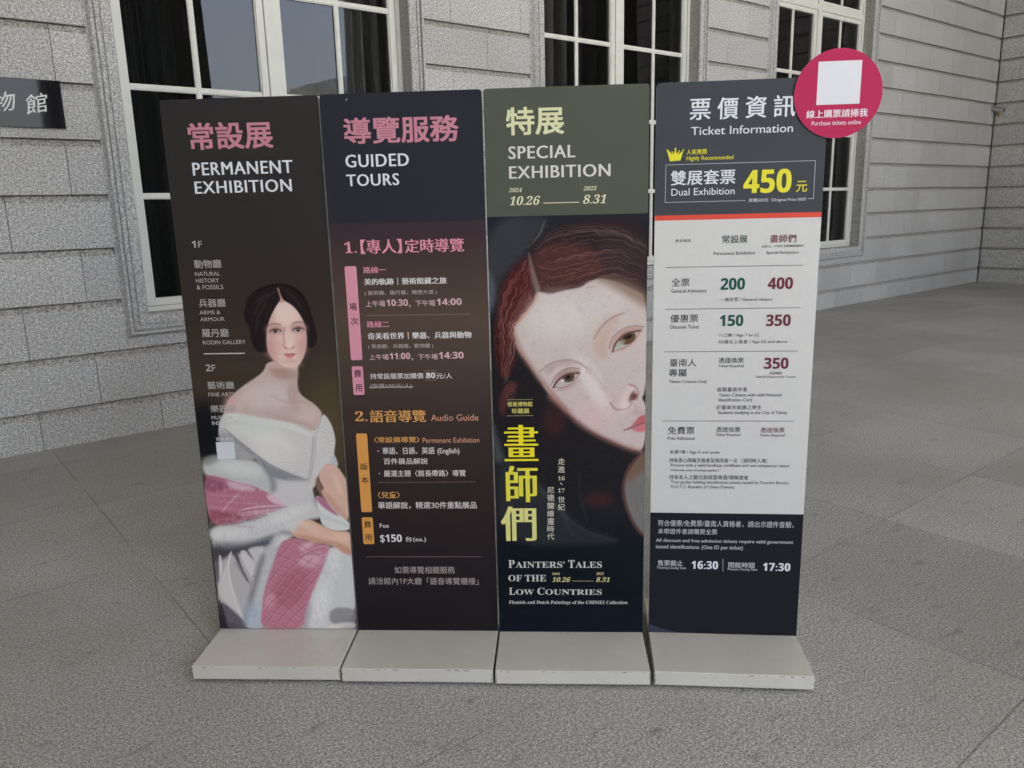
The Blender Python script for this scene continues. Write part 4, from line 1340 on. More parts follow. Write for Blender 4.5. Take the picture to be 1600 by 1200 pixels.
    ('P',(220,170,164),4.3,0.8,[(421.2,651.1),(444.6,652.9),(444.0,645.1),(420.3,639.5)]),
    ('P',(208,172,152),2.6,1.0,[(394.2,571.4),(489.4,605.0),(486.7,449.1),(451.3,477.8),(420.9,515.0),(402.5,545.4)]),
    ('P',(186,140,122),6.4,0.6,[(394.2,571.4),(417.4,523.7),(451.5,480.0),(484.9,453.5),(483.8,466.7),(453.4,506.1),(423.8,553.9)]),
    ('P',(207,207,202),3.2,1.0,[(375.9,549.9),(398.0,541.1),(424.7,510.6),(455.3,475.6),(486.9,451.3),(485.7,422.8),(426.3,420.8),(390.2,440.8),(384.3,471.6),(379.4,515.2)]),
    ('P',(168,104,128),4.3,0.9,[(377.0,547.8),(400.3,543.3),(416.7,515.0),(451.3,477.8),(442.9,475.6),(403.3,502.0),(380.4,528.3)]),
    ('L',(162,165,165),2.6,0.7,(1.7,[(392.3,467.1),(429.1,458.2),(483.7,436.0)])),
    ('L',(162,165,165),2.6,0.7,(1.7,[(389.1,480.3),(425.6,467.0),(469.8,444.8)])),
    ('P',(190,187,185),8.6,0.95,[(373.8,596.9),(353.5,603.0),(251.4,601.8),(207.4,617.8),(186.6,558.9),(213.5,438.9),(351.4,438.3)]),
    ('P',(199,195,192),10.8,0.9,[(227.9,589.8),(352.9,597.5),(368.0,554.3),(386.0,493.4),(388.4,471.5),(367.2,467.3),(270.8,511.5),(224.7,555.3)]),
    ('L',(220,217,212),3.2,0.8,(2.6,[(360.4,588.8),(367.3,545.7),(384.2,497.8)])),
    ('P',(186,186,182),10.8,1.0,[(3.1,678.1),(56.0,693.1),(122.6,679.0),(190.2,674.5),(216.5,633.4),(231.4,590.1),(231.9,554.6),(169.8,543.1),(75.1,587.3),(2.2,619.4)]),
    ('P',(119,120,120),12.9,0.8,[(7.8,685.8),(63.6,693.1),(56.8,665.9),(6.2,654.6)]),
    ('E',(207,207,202),19.3,0.9,(130.4,643.8,73.1,25.8,-0.15)),
    ('P',(127,127,133),12.9,0.8,[(193.9,674.4),(210.0,645.1),(228.7,601.9),(224.6,558.6),(248.2,566.4),(245.2,617.5),(218.3,652.8)]),
    ('P',(178,116,132),3.4,1.0,[(3.8,623.3),(40.6,621.0),(121.6,594.9),(188.5,578.6),(259.4,522.7),(195.8,495.2),(62.0,463.8),(0.3,464.1)]),
    ('P',(178,116,132),3.4,1.0,[(5.1,582.8),(85.0,577.9),(217.0,561.8),(283.3,511.4),(218.4,487.7),(145.0,466.2),(92.8,451.0),(2.9,441.6)]),
    ('P',(208,176,186),8.6,0.85,[(73.2,605.1),(121.6,594.9),(173.3,578.7),(171.8,562.9),(92.5,571.4)]),
    ('P',(140,82,102),10.8,0.8,[(4.1,619.4),(39.9,615.2),(75.9,595.2),(81.1,571.5),(3.3,560.1)]),
    ('P',(150,84,100),10.8,0.85,[(9.4,499.8),(75.2,484.1),(124.6,472.9),(84.4,451.0),(7.4,443.4)]),
    ('P',(214,190,198),5.4,0.85,[(208.0,555.4),(248.9,546.4),(283.3,511.4),(242.0,516.0),(214.3,533.6)]),
    ('P',(198,150,162),4.3,0.9,[(108.4,479.5),(114.0,492.7),(149.1,507.8),(221.1,516.2),(279.1,511.5),(218.8,492.1),(150.3,477.1)]),
    ('L',(216,186,194),1.9,0.9,(3.0,[(106.1,477.4),(112.1,494.9),(153.4,508.7),(220.8,512.7),(281.2,511.4)])),
    ('L',(130,62,80),2.1,0.85,(3.0,[(113.8,491.4),(169.4,501.2),(274.7,508.9)])),
    ('L',(214,186,192),2.6,0.85,(3.4,[(52.9,493.0),(83.7,525.7),(116.2,556.0)])),
    ('L',(128,62,82),3.0,0.7,(2.6,[(8.9,495.5),(54.1,484.2),(108.0,475.1)])),
    ('L',(220,196,202),2.1,0.8,(2.1,[(149.3,467.5),(183.9,477.0),(218.7,490.8)])),
    ('L',(150,92,108),2.1,0.6,(1.7,[(7.7,561.0),(216.9,560.9)])),
    ('P',(181,177,175),4.3,1.0,[(3.4,406.9),(116.1,388.7),(210.0,397.3),(319.2,392.4),(499.7,334.0),(482.8,55.0),(0.3,53.6),(7.2,225.9),(8.3,335.1)]),
    ('P',(60,58,62),10.8,0.9,[(4.2,375.6),(61.9,357.5),(131.7,375.2),(201.2,392.8),(208.0,375.0),(155.9,361.7),(111.6,343.9),(59.6,335.0),(4.3,298.9),(4.0,335.2)]),
    ('P',(197,195,192),10.8,1.0,[(3.6,440.3),(92.6,448.7),(200.9,479.1),(287.7,513.6),(355.2,524.1),(386.0,493.4),(388.1,467.2),(307.6,454.4),(262.6,419.3),(175.4,388.5),(105.8,370.8),(3.7,371.1)]),
    ('E',(216,214,210),17.2,0.85,(68.0,415.6,73.1,19.3,0.05)),
    ('E',(218,215,210),17.2,0.85,(267.7,476.5,77.4,19.3,0.35)),
    ('P',(96,96,102),15.0,0.75,[(3.0,384.6),(106.3,375.3),(193.2,397.3),(271.8,428.1),(278.7,410.3),(208.0,375.0),(113.0,357.4),(6.0,353.2)]),
    ('P',(212,207,202),3.2,0.92,[(23.3,335.1),(31.8,335.1),(31.7,294.4),(25.2,253.4),(18.7,253.4)]),
    ('P',(92,90,96),4.3,0.92,[(8.5,317.1),(23.3,335.1),(16.5,244.2),(7.2,225.9)]),
    ('P',(203,197,192),4.3,0.92,[(60.5,344.0),(73.7,348.5),(55.3,294.3),(56.7,225.9),(81.8,133.5),(93.1,72.7),(60.1,133.4),(12.0,170.5),(12.5,235.1),(47.2,298.9)]),
    ('P',(70,68,74),5.4,0.92,[(73.7,348.5),(90.3,343.9),(98.1,294.3),(121.7,230.4),(110.2,244.2),(86.6,307.9)]),
    ('P',(205,200,196),4.3,0.92,[(95.5,352.9),(125.3,352.8),(151.5,316.8),(135.9,244.1),(111.3,298.8)]),
    ('P',(90,88,94),4.3,0.92,[(113.4,361.8),(125.9,359.6),(152.0,321.3),(146.4,307.7)]),
    ('P',(199,194,191),4.3,0.92,[(124.0,361.8),(190.6,370.6),(170.3,334.8),(149.8,298.7),(136.3,334.8)]),
    ('P',(92,88,96),5.4,0.92,[(11.5,165.9),(39.4,142.7),(86.2,91.4),(100.1,56.2),(25.7,53.7),(14.2,110.0)]),
    ('P',(52,49,54),4.3,0.92,[(5.2,179.8),(16.5,152.0),(30.1,53.7),(-1.4,53.6)]),
    ('L',(229,224,218),2.1,0.9,(2.1,[(70.3,348.5),(51.9,294.3),(55.9,225.9),(65.4,142.8),(97.9,77.4)])),
    ('L',(222,217,212),2.1,0.8,(1.7,[(108.6,334.9),(119.0,289.7),(139.3,235.0)])),
    ('L',(225,219,214),1.9,0.8,(1.7,[(31.8,335.1),(27.1,271.6)])),
    ('L',(84,82,88),2.6,0.7,(2.1,[(78.1,307.9),(95.8,271.5),(125.5,225.9)])),
    ('P',(188,188,187),12.9,1.0,[(275.2,418.3),(299.3,405.8),(241.4,370.4),(215.3,316.6),(182.2,235.0),(164.0,156.8),(143.4,54.0),(91.2,53.9),(112.1,133.5),(133.2,216.7),(166.8,298.7),(198.3,361.6),(231.1,397.2)]),
    ('P',(112,112,116),15.0,0.8,[(170.3,334.8),(187.3,334.7),(141.8,216.7),(110.3,114.9),(86.8,53.9),(81.4,86.8),(122.8,198.3)]),
    ('E',(168,180,196),21.5,0.8,(122.4,105.6,30.1,51.6,0)),
    ('E',(212,210,206),15.0,0.8,(243.4,392.7,25.8,25.8,0)),
    ('P',(186,122,138),4.7,1.0,[(264.5,392.6),(298.6,397.8),(343.7,383.5),(385.0,374.4),(416.1,369.0),(395.3,316.3),(357.1,234.9),(329.3,180.0),(312.2,129.2),(295.4,55.4),(141.3,55.0),(156.2,142.9),(168.0,198.3),(199.2,280.5),(226.3,343.6),(242.2,379.3)]),
    ('P',(168,96,112),21.5,0.7,[(258.0,271.3),(311.0,293.9),(332.3,244.0),(290.5,152.3),(220.1,133.7),(198.5,179.9),(220.7,235.0)]),
    ('P',(208,166,176),10.8,0.8,[(295.9,316.5),(323.2,338.9),(400.1,352.1),(374.2,289.3),(327.6,289.4),(298.6,298.4)]),
    ('P',(212,178,186),8.6,0.8,[(300.1,365.8),(339.5,383.5),(364.2,376.7),(315.1,343.4)]),
    ('P',(206,152,164),8.6,0.7,[(159.7,133.6),(179.1,202.9),(215.7,179.9),(185.6,133.6)]),
    ('L',(140,78,94),2.1,0.7,(2.1,[(270.4,392.4),(281.8,388.2),(365.8,333.6),(377.1,327.4),(388.3,318.6)])),
    ('L',(212,162,174),2.6,0.55,(1.9,[(271.3,388.4),(282.7,384.2),(366.8,329.5),(378.1,323.4),(389.2,314.5)])),
    ('L',(140,78,94),2.1,0.7,(2.1,[(244,367),(256,361),(267,357),(279,352),(306,330),(317,320),(329,312),(340,306),(351,302),(363,297),(374,290)])),
    ('L',(212,162,174),2.6,0.55,(1.9,[(245,363),(257,357),(268,353),(280,348),(307,326),(318,316),(329,308),(341,302),(352,298),(364,293),(375,286)])),
    ('L',(140,78,94),2.1,0.7,(2.1,[(230,337),(241,330),(253,326),(264,321),(276,316),(287,308),(298,297),(309,287),(320,278),(331,273),(343,268),(354,264)])),
    ('L',(212,162,174),2.6,0.55,(1.9,[(231,333),(242,326),(254,321),(265,317),(276,312),(288,304),(299,293),(310,283),(321,274),(332,269),(344,264),(355,260)])),
    ('L',(140,78,94),2.1,0.7,(2.1,[(221,304),(232,297),(244,292),(255,288),(267,283),(278,275),(289,264),(300,254),(311,245),(323,239),(334,235),(346,230)])),
    ('L',(212,162,174),2.6,0.55,(1.9,[(222,300),(233,293),(245,288),(256,284),(268,278),(279,271),(290,260),(301,250),(312,241),(323,235),(335,230),(347,226)])),
    ('L',(140,78,94),2.1,0.7,(2.1,[(206,276),(218,267),(229,260),(240,256),(252,252),(263,245),(275,236),(286,226),(297,216),(308,208),(320,202),(331,198)])),
    ('L',(212,162,174),2.6,0.55,(1.9,[(207,272),(218,263),(230,256),(241,252),(253,248),(264,241),(276,232),(287,222),(298,211),(309,204),(320,198),(332,194)])),
    ('L',(140,78,94),2.1,0.7,(2.1,[(197,243),(209,233),(220,226),(231,222),(243,218),(255,212),(266,203),(277,192),(288,182),(299,174),(311,168)])),
    ('L',(212,162,174),2.6,0.55,(1.9,[(198,239),(209,229),(221,222),(232,218),(244,213),(255,208),(267,199),(278,188),(289,178),(300,169),(312,164)])),
    ('L',(140,78,94),2.1,0.7,(2.1,[(183,215),(194,204),(205,196),(217,190),(228,185),(240,181),(251,174),(262,164),(273,153),(285,143),(296,136),(308,131)])),
    ('L',(212,162,174),2.6,0.55,(1.9,[(184,211),(195,200),(206,191),(217,186),(229,181),(241,177),(252,170),(263,160),(274,149),(286,139),(297,132),(309,127)])),
    ('L',(140,78,94),2.1,0.7,(2.1,[(174,181),(185,171),(196,162),(207,155),(219,151),(231,146),(242,140),(253,130),(265,119),(276,109),(287,102),(299,97)])),
    ('L',(212,162,174),2.6,0.55,(1.9,[(175,177),(186,166),(197,157),(208,151),(220,147),(232,142),(243,136),(254,126),(265,115),(277,105),(288,97),(300,92)])),
    ('L',(140,78,94),2.1,0.7,(2.1,[(164,148),(176,137),(187,127),(198,121),(210,116),(222,112),(233,105),(244,96),(256,85),(267,75),(278,67),(290,62)])),
    ('L',(212,162,174),2.6,0.55,(1.9,[(165,143),(176,132),(188,123),(199,116),(211,112),(223,108),(234,101),(245,92),(256,81),(268,71),(279,63),(291,57)])),
    ('L',(140,78,94),2.1,0.7,(2.1,[(160.7,108.0),(171.8,97.5),(183.2,89.0),(194.8,83.4),(206.5,79.2),(218.2,74.3),(229.7,66.8),(240.9,56.7)])),
    ('L',(212,162,174),2.6,0.55,(1.9,[(161.6,103.8),(172.8,93.2),(184.1,84.8),(195.7,79.2),(207.5,75.0),(219.1,70.1),(230.6,62.6),(241.9,52.5)])),
    ('L',(140,78,94),2.1,0.7,(2.1,[(151.4,73.9),(157.0,68.3),(162.5,63.1),(168.2,58.4)])),
    ('L',(212,162,174),2.6,0.55,(1.9,[(152.3,69.7),(157.9,64.1),(163.5,58.9),(169.1,54.1)])),
    ('L',(140,78,94),2.1,0.7,(2.1,[(222.4,319.9),(235.4,331.6),(248.2,342.8),(261.2,355.8),(274.4,371.5),(287.8,388.8)])),
    ('L',(212,162,174),2.6,0.55,(1.9,[(223.3,315.9),(236.3,327.5),(249.1,338.8),(262.1,351.8),(275.4,367.4),(288.7,384.8)])),
    ('L',(140,78,94),2.1,0.7,(2.1,[(190.8,235.8),(204.3,252.5),(217.9,270.5),(231.4,287.5),(244.6,301.8),(257.5,313.8),(270.4,325.0),(283.3,337.6)])),
    ('L',(212,162,174),2.6,0.55,(1.9,[(191.7,231.7),(205.2,248.4),(218.8,266.4),(232.3,283.4),(245.5,297.8),(258.4,309.7),(271.3,320.9),(284.3,333.6)])),
    ('L',(140,78,94),2.1,0.7,(2.1,[(174,180),(187,192),(200,203),(213,217),(227,234),(240,252),(254,269),(267,284),(280,296),(293,307),(305,319),(319,334)])),
    ('L',(212,162,174),2.6,0.55,(1.9,[(174,176),(188,187),(201,199),(214,213),(227,229),(241,247),(254,265),(268,280),(281,292),(294,303),(306,315),(320,330)])),
    ('L',(140,78,94),2.1,0.7,(2.1,[(162,121),(176,139),(189,155),(203,168),(216,179),(229,191),(242,206),(256,223),(269,241),(282,258),(296,272),(308,284),(321,295),(334,308),(347,324)])),
    ('L',(212,162,174),2.6,0.55,(1.9,[(163,117),(177,135),(190,151),(203,164),(217,175),(230,187),(243,202),(256,219),(270,237),(283,254),(296,268),(309,280),(322,291),(335,304),(348,320)])),
    ('L',(140,78,94),2.1,0.7,(2.1,[(150,60),(164,75),(177,92),(191,111),(205,128),(218,143),(232,155),(245,167),(258,180),(271,196),(285,213),(298,231),(311,247),(324,260),(337,271),(350,283),(363,297),(376,314),(389,332)])),
    ('L',(212,162,174),2.6,0.55,(1.9,[(151,56),(165,71),(178,88),(192,107),(206,124),(219,139),(232,151),(245,163),(259,176),(272,191),(286,209),(299,227),(312,243),(325,256),(338,267),(351,279),(364,293),(377,310),(390,328)])),
    ('L',(140,78,94),2.1,0.7,(2.1,[(186,56),(200,73),(214,91),(227,109),(241,124),(254,137),(267,149),(280,161),(293,177),(307,194),(320,212),(334,228),(347,242),(359,254)])),
    ('L',(212,162,174),2.6,0.55,(1.9,[(187,52),(201,69),(215,87),(228,105),(242,120),(255,133),(268,144),(281,157),(294,172),(308,190),(321,208),(335,224),(348,238),(360,249)])),
    ('L',(140,78,94),2.1,0.7,(2.1,[(229.3,62.5),(243.1,81.0),(256.7,98.2),(270.0,112.5),(283.0,124.6),(296.1,136.3),(309.2,149.8)])),
    ('L',(212,162,174),2.6,0.55,(1.9,[(230.2,58.3),(244.0,76.8),(257.6,94.0),(270.9,108.3),(284.0,120.4),(297.0,132.1),(310.2,145.6)])),
    ('L',(140,78,94),2.1,0.7,(2.1,[(265.6,61.6),(279.2,79.1),(292.5,93.9)])),
    ('L',(212,162,174),2.6,0.55,(1.9,[(266.5,57.3),(280.1,74.9),(293.5,89.7)])),
    ('L',(158,92,108),3.2,0.8,(3.0,[(296.7,325.5),(327.6,341.1),(381.9,334.2),(409.2,361.0)])),
    ('L',(216,184,192),2.6,0.7,(2.6,[(305.9,334.4),(358.7,361.1),(410.1,372.1)])),
    ('P',(197,196,194),6.9,1.0,[(503.6,360.7),(482.8,55.0),(291.0,54.4),(320.6,152.3),(356.8,230.3),(397.4,316.3),(422.5,369.9),(458.3,343.0)]),
    ('P',(201,200,198),12.9,1.0,[(422.5,369.9),(448.4,352.0),(425.8,243.9),(392.0,133.9),(377.3,54.7),(299.6,54.5),(324.9,152.3),(361.0,230.3),(396.7,307.3)]),
    ('E',(220,218,215),19.3,0.85,(363.8,157.0,25.8,77.4,-0.25)),
    ('E',(216,214,210),17.2,0.7,(422.7,316.2,25.8,47.3,0)),
    ('P',(162,146,155),12.9,0.6,[(305.8,129.1),(325.6,161.5),(329.8,133.8),(304.0,55.4),(293.2,55.4)]),
    ('P',(136,133,134),6.9,0.9,[(390.2,138.5),(484.4,141.0),(482.6,83.0),(464.4,69.0),(389.5,73.4)]),
    ('P',(212,205,196),6.9,0.8,[(387.7,78.1),(482.9,87.7),(482.0,55.9),(381.7,55.6)]),
    ('P',(212,172,150),3.4,1.0,[(276.0,428.0),(307.6,454.4),(346.3,466.5),(386.4,445.2),(418.3,425.2),(451.3,419.4),(487.7,421.9),(485.8,334.0),(459.9,336.3),(430.5,365.4),(393.6,376.6),(360.1,378.1),(327.6,392.4),(294.3,397.0)]),
    ('P',(186,136,114),7.5,0.7,[(286.7,405.9),(327.6,392.4),(364.3,378.0),(401.8,374.4),(434.7,364.5),(462.2,338.5),(485.0,334.0),(486.2,351.8),(444.3,380.9),(382.2,392.2),(320.7,410.2)]),
    ('E',(224,192,172),8.6,0.8,(336.0,443.2,34.4,10.8,-0.3)),
    ('E',(224,188,166),10.8,0.8,(454.1,400.8,30.1,12.9,-0.1)),
    ('E',(205,204,200),10.8,0.9,(280.8,434.7,25.8,17.2,0.3)),
    ('E',(210,207,203),8.6,0.7,(303.5,454.4,21.5,10.8,0.3)),
    ('P',(222,186,166),12.9,0.6,[(322.9,436.7),(364.4,432.1),(412.6,405.4),(478.5,391.9),(477.9,383.0),(411.6,392.1),(354.6,414.5)]),
    ('P',(222,190,174),10.8,0.6,[(438.8,635.5),(459.0,604.1),(470.6,557.0),(458.7,549.2),(442.8,588.6)]),
    ('L',(173,172,170),2.1,0.35,(1.5,[(0.4,380.3),(0.2,364.1)])),
    ('L',(173,172,170),2.1,0.35,(1.5,[(9.5,389.2),(10.3,373.0)])),
    ('L',(173,172,170),2.1,0.35,(1.5,[(16.4,378.8),(18.3,362.7)])),
    ('L',(173,172,170),2.1,0.35,(1.5,[(25.4,387.8),(22.9,371.7)])),
    ('L',(173,172,170),2.1,0.35,(1.5,[(33.4,387.8),(26.0,371.7)])),
    ('L',(173,172,170),2.1,0.35,(1.5,[(40.9,382.9),(40.6,366.8)])),
    ('L',(173,172,170),2.1,0.35,(1.5,[(48.7,380.8),(49.3,364.6)])),
    ('L',(173,172,170),2.1,0.35,(1.5,[(57.4,386.6),(50.6,370.5)])),
    ('L',(173,172,170),2.1,0.35,(1.5,[(65.6,387.8),(67.7,371.7)])),
    ('L',(173,172,170),2.1,0.35,(1.5,[(73.3,384.8),(68.9,368.7)])),
    ('L',(173,172,170),2.1,0.35,(1.5,[(81.2,383.4),(77.4,367.3)])),
    ('L',(173,172,170),2.1,0.35,(1.5,[(89.3,384.9),(87.1,368.8)])),
    ('L',(173,172,170),2.1,0.35,(1.5,[(97.3,384.6),(96.1,368.5)])),
    ('L',(173,172,170),2.1,0.35,(1.5,[(105.6,387.3),(104.7,371.2)])),
    ('L',(173,172,170),2.1,0.35,(1.5,[(113.8,389.1),(113.1,373.1)])),
    ('L',(173,172,170),2.1,0.35,(1.5,[(120.7,378.4),(112.5,362.3)])),
    ('L',(173,172,170),2.1,0.35,(1.5,[(129.6,386.5),(126.5,370.4)])),
    ('L',(173,172,170),2.1,0.35,(1.5,[(137.6,386.7),(138.1,370.6)])),
    ('L',(173,172,170),2.1,0.35,(1.5,[(146.2,393.2),(145.2,377.1)])),
    ('L',(173,172,170),2.1,0.35,(1.5,[(153.8,389.2),(154.1,373.1)])),
    ('L',(173,172,170),2.1,0.35,(1.5,[(161.8,388.6),(161.0,372.5)])),
    ('L',(173,172,170),2.1,0.35,(1.5,[(170.9,400.1),(170.2,384.0)])),
    ('L',(173,172,170),2.1,0.35,(1.5,[(178.1,392.4),(171.4,376.4)])),
    ('L',(173,172,170),2.1,0.35,(1.5,[(186.4,395.0),(188.5,379.0)])),
    ('L',(173,172,170),2.1,0.35,(1.5,[(194.8,399.9),(195.8,383.9)])),
    ('L',(173,172,170),2.1,0.35,(1.5,[(203.4,406.3),(205.3,390.3)])),
    ('L',(173,172,170),2.1,0.35,(1.5,[(211.1,403.9),(205.1,387.9)])),
    ('L',(173,172,170),2.1,0.35,(1.5,[(219.4,407.4),(218.9,391.4)])),
    ('L',(173,172,170),2.1,0.35,(1.5,[(228.2,416.2),(221.4,400.3)])),
    ('L',(173,172,170),2.1,0.35,(1.5,[(235.9,413.1),(231.5,397.1)])),
    ('L',(173,172,170),2.1,0.35,(1.5,[(244.0,415.4),(239.0,399.4)])),
    ('L',(173,172,170),2.1,0.35,(1.5,[(252.8,424.1),(245.8,408.2)])),
    ('L',(173,172,170),2.1,0.35,(1.5,[(260.8,425.5),(255.0,409.6)])),
    ('L',(173,172,170),2.1,0.35,(1.5,[(268.4,421.6),(267.2,405.7)])),
    ('L',(173,172,170),2.1,0.35,(1.5,[(276.6,424.4),(274.9,408.4)])),
    ('L',(173,172,170),2.1,0.35,(1.5,[(284.7,426.3),(284.8,410.4)])),
    ('L',(173,172,170),2.1,0.35,(1.5,[(293.1,431.2),(295.7,415.3)])),
    ('L',(173,172,170),2.1,0.35,(1.5,[(300.8,429.1),(293.7,413.2)])),
    ('L',(173,172,170),2.1,0.35,(1.5,[(309.0,431.8),(305.6,415.9)])),
    ('L',(173,172,170),2.1,0.35,(1.5,[(317.5,439.3),(313.7,423.4)])),
    ('L',(173,172,170),2.1,0.35,(1.5,[(325.4,438.4),(326.9,422.5)])),
    ('L',(173,172,170),2.1,0.35,(1.5,[(333.6,441.6),(328.1,425.7)])),
    ('L',(173,172,170),2.1,0.35,(1.5,[(341.4,440.6),(333.6,424.8)])),
    ('L',(173,172,170),2.1,0.35,(1.5,[(350.1,450.2),(349.7,434.4)])),
    ('L',(173,172,170),2.1,0.35,(1.5,[(357.8,447.8),(355.7,432.0)])),
    ('L',(173,172,170),2.1,0.35,(1.5,[(366.0,451.7),(363.3,435.9)])),
    ('L',(164,102,118),3.9,0.45,(1.7,[(32.7,576.4),(77.0,564.8),(122.3,563.9)])),
    ('L',(164,102,118),3.9,0.45,(1.8,[(53.4,565.1),(82.5,560.6),(111.8,559.0)])),
    ('L',(206,156,168),3.9,0.45,(2.2,[(15.5,554.4),(91.7,548.1),(167.5,540.6)])),
    ('L',(164,102,118),3.9,0.45,(3.7,[(11.7,546.3),(64.0,541.6),(116.4,537.6)])),
    ('L',(164,102,118),3.9,0.45,(2.3,[(45.0,537.8),(118.2,533.7),(190.7,524.6)])),
    ('L',(206,156,168),3.9,0.45,(2.6,[(49.2,529.6),(116.0,524.5),(182.6,517.6)])),
    ('L',(164,102,118),3.9,0.45,(2.7,[(13.5,521.7),(86.8,518.6),(159.4,508.2)])),
    ('L',(206,156,168),3.9,0.45,(4.2,[(9.6,514.4),(47.1,508.0),(85.3,507.7)])),
    ('L',(206,156,168),3.9,0.45,(1.7,[(7.6,505.0),(64.4,502.9),(120.5,495.3)])),
    ('L',(150,88,104),3.9,0.45,(3.1,[(7.6,499.4),(82.1,488.9),(156.9,482.9)])),
    ('L',(150,88,104),3.9,0.45,(3.2,[(21.1,490.0),(68.1,488.4),(114.4,480.7)])),
    ('L',(150,88,104),3.9,0.45,(3.5,[(47.0,485.7),(110.7,476.1),(174.6,468.3)])),
    ('L',(164,102,118),3.9,0.45,(4.0,[(35.8,473.7),(101.2,469.7),(165.8,459.8)])),
    ('L',(206,156,168),3.9,0.45,(2.7,[(45.3,465.0),(83.7,464.8),(121.2,457.4)])),
    ('L',(150,88,104),3.9,0.45,(2.3,[(40.0,454.7),(71.4,454.5),(102.4,450.5)])),
    ('L',(164,102,118),3.9,0.45,(2.6,[(45.8,452.4),(101.3,438.9),(157.9,436.5)])),
    ('L',(162,160,160),1.7,0.38,(1.5,[(-76.0,587.6),(-75.1,579.1)])),
    ('L',(222,220,216),1.7,0.38,(1.5,[(98.3,549.8),(96.3,536.5)])),
    ('L',(212,210,207),1.7,0.38,(1.5,[(156.5,530.8),(159.6,522.5)])),
    ('L',(149,148,149),1.7,0.38,(1.5,[(104.5,548.5),(106.4,534.0)])),
    ('L',(162,160,160),1.7,0.38,(1.5,[(75.0,554.5),(74.1,540.8)])),
    ('L',(212,210,207),1.7,0.38,(1.5,[(-25.9,578.7),(-25.5,569.7)])),
    ('L',(222,220,216),1.7,0.38,(1.5,[(-72.8,587.9),(-74.3,578.7)])),
    ('L',(162,160,160),1.7,0.38,(1.5,[(15.4,561.2),(15.7,550.0)])),
    ('L',(162,160,160),1.7,0.38,(1.5,[(-23.5,564.9),(-19.4,556.5)])),
    ('L',(149,148,149),1.7,0.38,(1.5,[(36.0,555.1),(38.6,541.7)])),
    ('L',(149,148,149),1.7,0.38,(1.5,[(108.9,544.9),(109.5,530.6)])),
    ('L',(222,220,216),1.7,0.38,(1.5,[(-20.2,576.3),(-21.2,562.9)])),
    ('L',(149,148,149),1.7,0.38,(1.5,[(175.0,530.9),(176.8,519.2)])),
    ('L',(149,148,149),1.7,0.38,(1.5,[(17.0,567.2),(20.1,557.5)])),
    ('L',(149,148,149),1.7,0.38,(1.5,[(-93.1,585.2),(-90.7,573.7)])),
    ('L',(222,220,216),1.7,0.38,(1.5,[(63.9,545.8),(69.2,533.9)])),
    ('L',(212,210,207),1.7,0.38,(1.5,[(207.9,525.5),(212.2,516.9)])),
    ('L',(149,148,149),1.7,0.38,(1.5,[(120.4,539.7),(125.7,526.7)])),
    ('L',(212,210,207),1.7,0.38,(1.5,[(115.2,547.0),(120.7,537.5)])),
    ('L',(149,148,149),1.7,0.38,(1.5,[(160.8,526.5),(166.5,518.3)])),
    ('L',(149,148,149),1.7,0.38,(1.5,[(85.3,545.3),(87.0,537.0)])),
    ('L',(212,210,207),1.7,0.38,(1.5,[(-51.7,576.4),(-52.8,568.4)])),
    ('L',(149,148,149),1.7,0.38,(1.5,[(94.8,544.1),(92.8,530.9)])),
    ('L',(222,220,216),1.7,0.38,(1.5,[(-3.8,563.0),(-2.0,552.1)])),
    ('L',(149,148,149),1.7,0.38,(1.5,[(-64.4,582.5),(-59.2,573.9)])),
    ('L',(212,210,207),1.7,0.38,(1.5,[(3.5,569.4),(3.2,560.0)])),
    ('L',(222,220,216),1.7,0.38,(1.5,[(-76.0,589.0),(-75.2,576.1)])),
    ('L',(162,160,160),1.7,0.38,(1.5,[(42.2,556.4),(47.8,548.0)])),
    ('L',(212,210,207),1.7,0.38,(1.5,[(-114.1,588.3),(-116.0,578.7)])),
    ('L',(149,148,149),1.7,0.38,(1.5,[(88.5,539.5),(87.1,529.9)])),
    ('L',(212,210,207),1.7,0.38,(1.5,[(170.8,526.0),(174.1,513.4)])),
    ('L',(212,210,207),1.7,0.38,(1.5,[(-68.4,588.5),(-62.6,575.2)])),
    ('L',(162,160,160),1.7,0.38,(1.5,[(186.4,517.8),(192.8,509.2)])),
    ('L',(162,160,160),1.7,0.38,(1.5,[(-7.0,571.5),(-4.8,561.3)])),
    ('L',(212,210,207),1.7,0.38,(1.5,[(166.8,529.9),(165.6,520.0)])),
    ('L',(149,148,149),1.7,0.38,(1.5,[(40.2,551.0),(42.0,541.8)])),
    ('L',(212,210,207),1.7,0.38,(1.5,[(21.1,564.0),(22.0,556.0)])),
    ('L',(212,210,207),1.7,0.38,(1.5,[(-43.3,578.1),(-37.2,569.6)])),
    ('L',(149,148,149),1.7,0.38,(1.5,[(210.8,511.8),(210.6,500.1)])),
    ('L',(149,148,149),1.7,0.38,(1.5,[(-0.1,573.3),(1.5,559.4)])),
    ('L',(222,220,216),1.7,0.38,(1.5,[(-7.5,563.1),(-5.3,555.2)])),
    ('L',(212,210,207),1.7,0.38,(1.5,[(194.6,526.4),(192.5,512.2)])),
    ('L',(212,210,207),1.7,0.38,(1.5,[(-99.1,593.8),(-95.5,582.5)])),
    ('L',(149,148,149),1.7,0.38,(1.5,[(150.9,533.5),(152.1,521.5)])),
    ('L',(162,160,160),1.7,0.38,(1.5,[(176.8,526.1),(178.1,516.3)])),
    ('L',(212,210,207),1.7,0.38,(1.5,[(-6.6,569.4),(-2.3,556.2)])),
    ('L',(162,160,160),1.7,0.38,(1.5,[(-53.5,583.2),(-49.5,575.2)])),
    ('L',(149,148,149),1.7,0.38,(1.5,[(44.5,550.9),(49.9,537.7)])),
    ('L',(149,148,149),1.7,0.38,(1.5,[(-21.6,576.4),(-20.1,561.6)])),
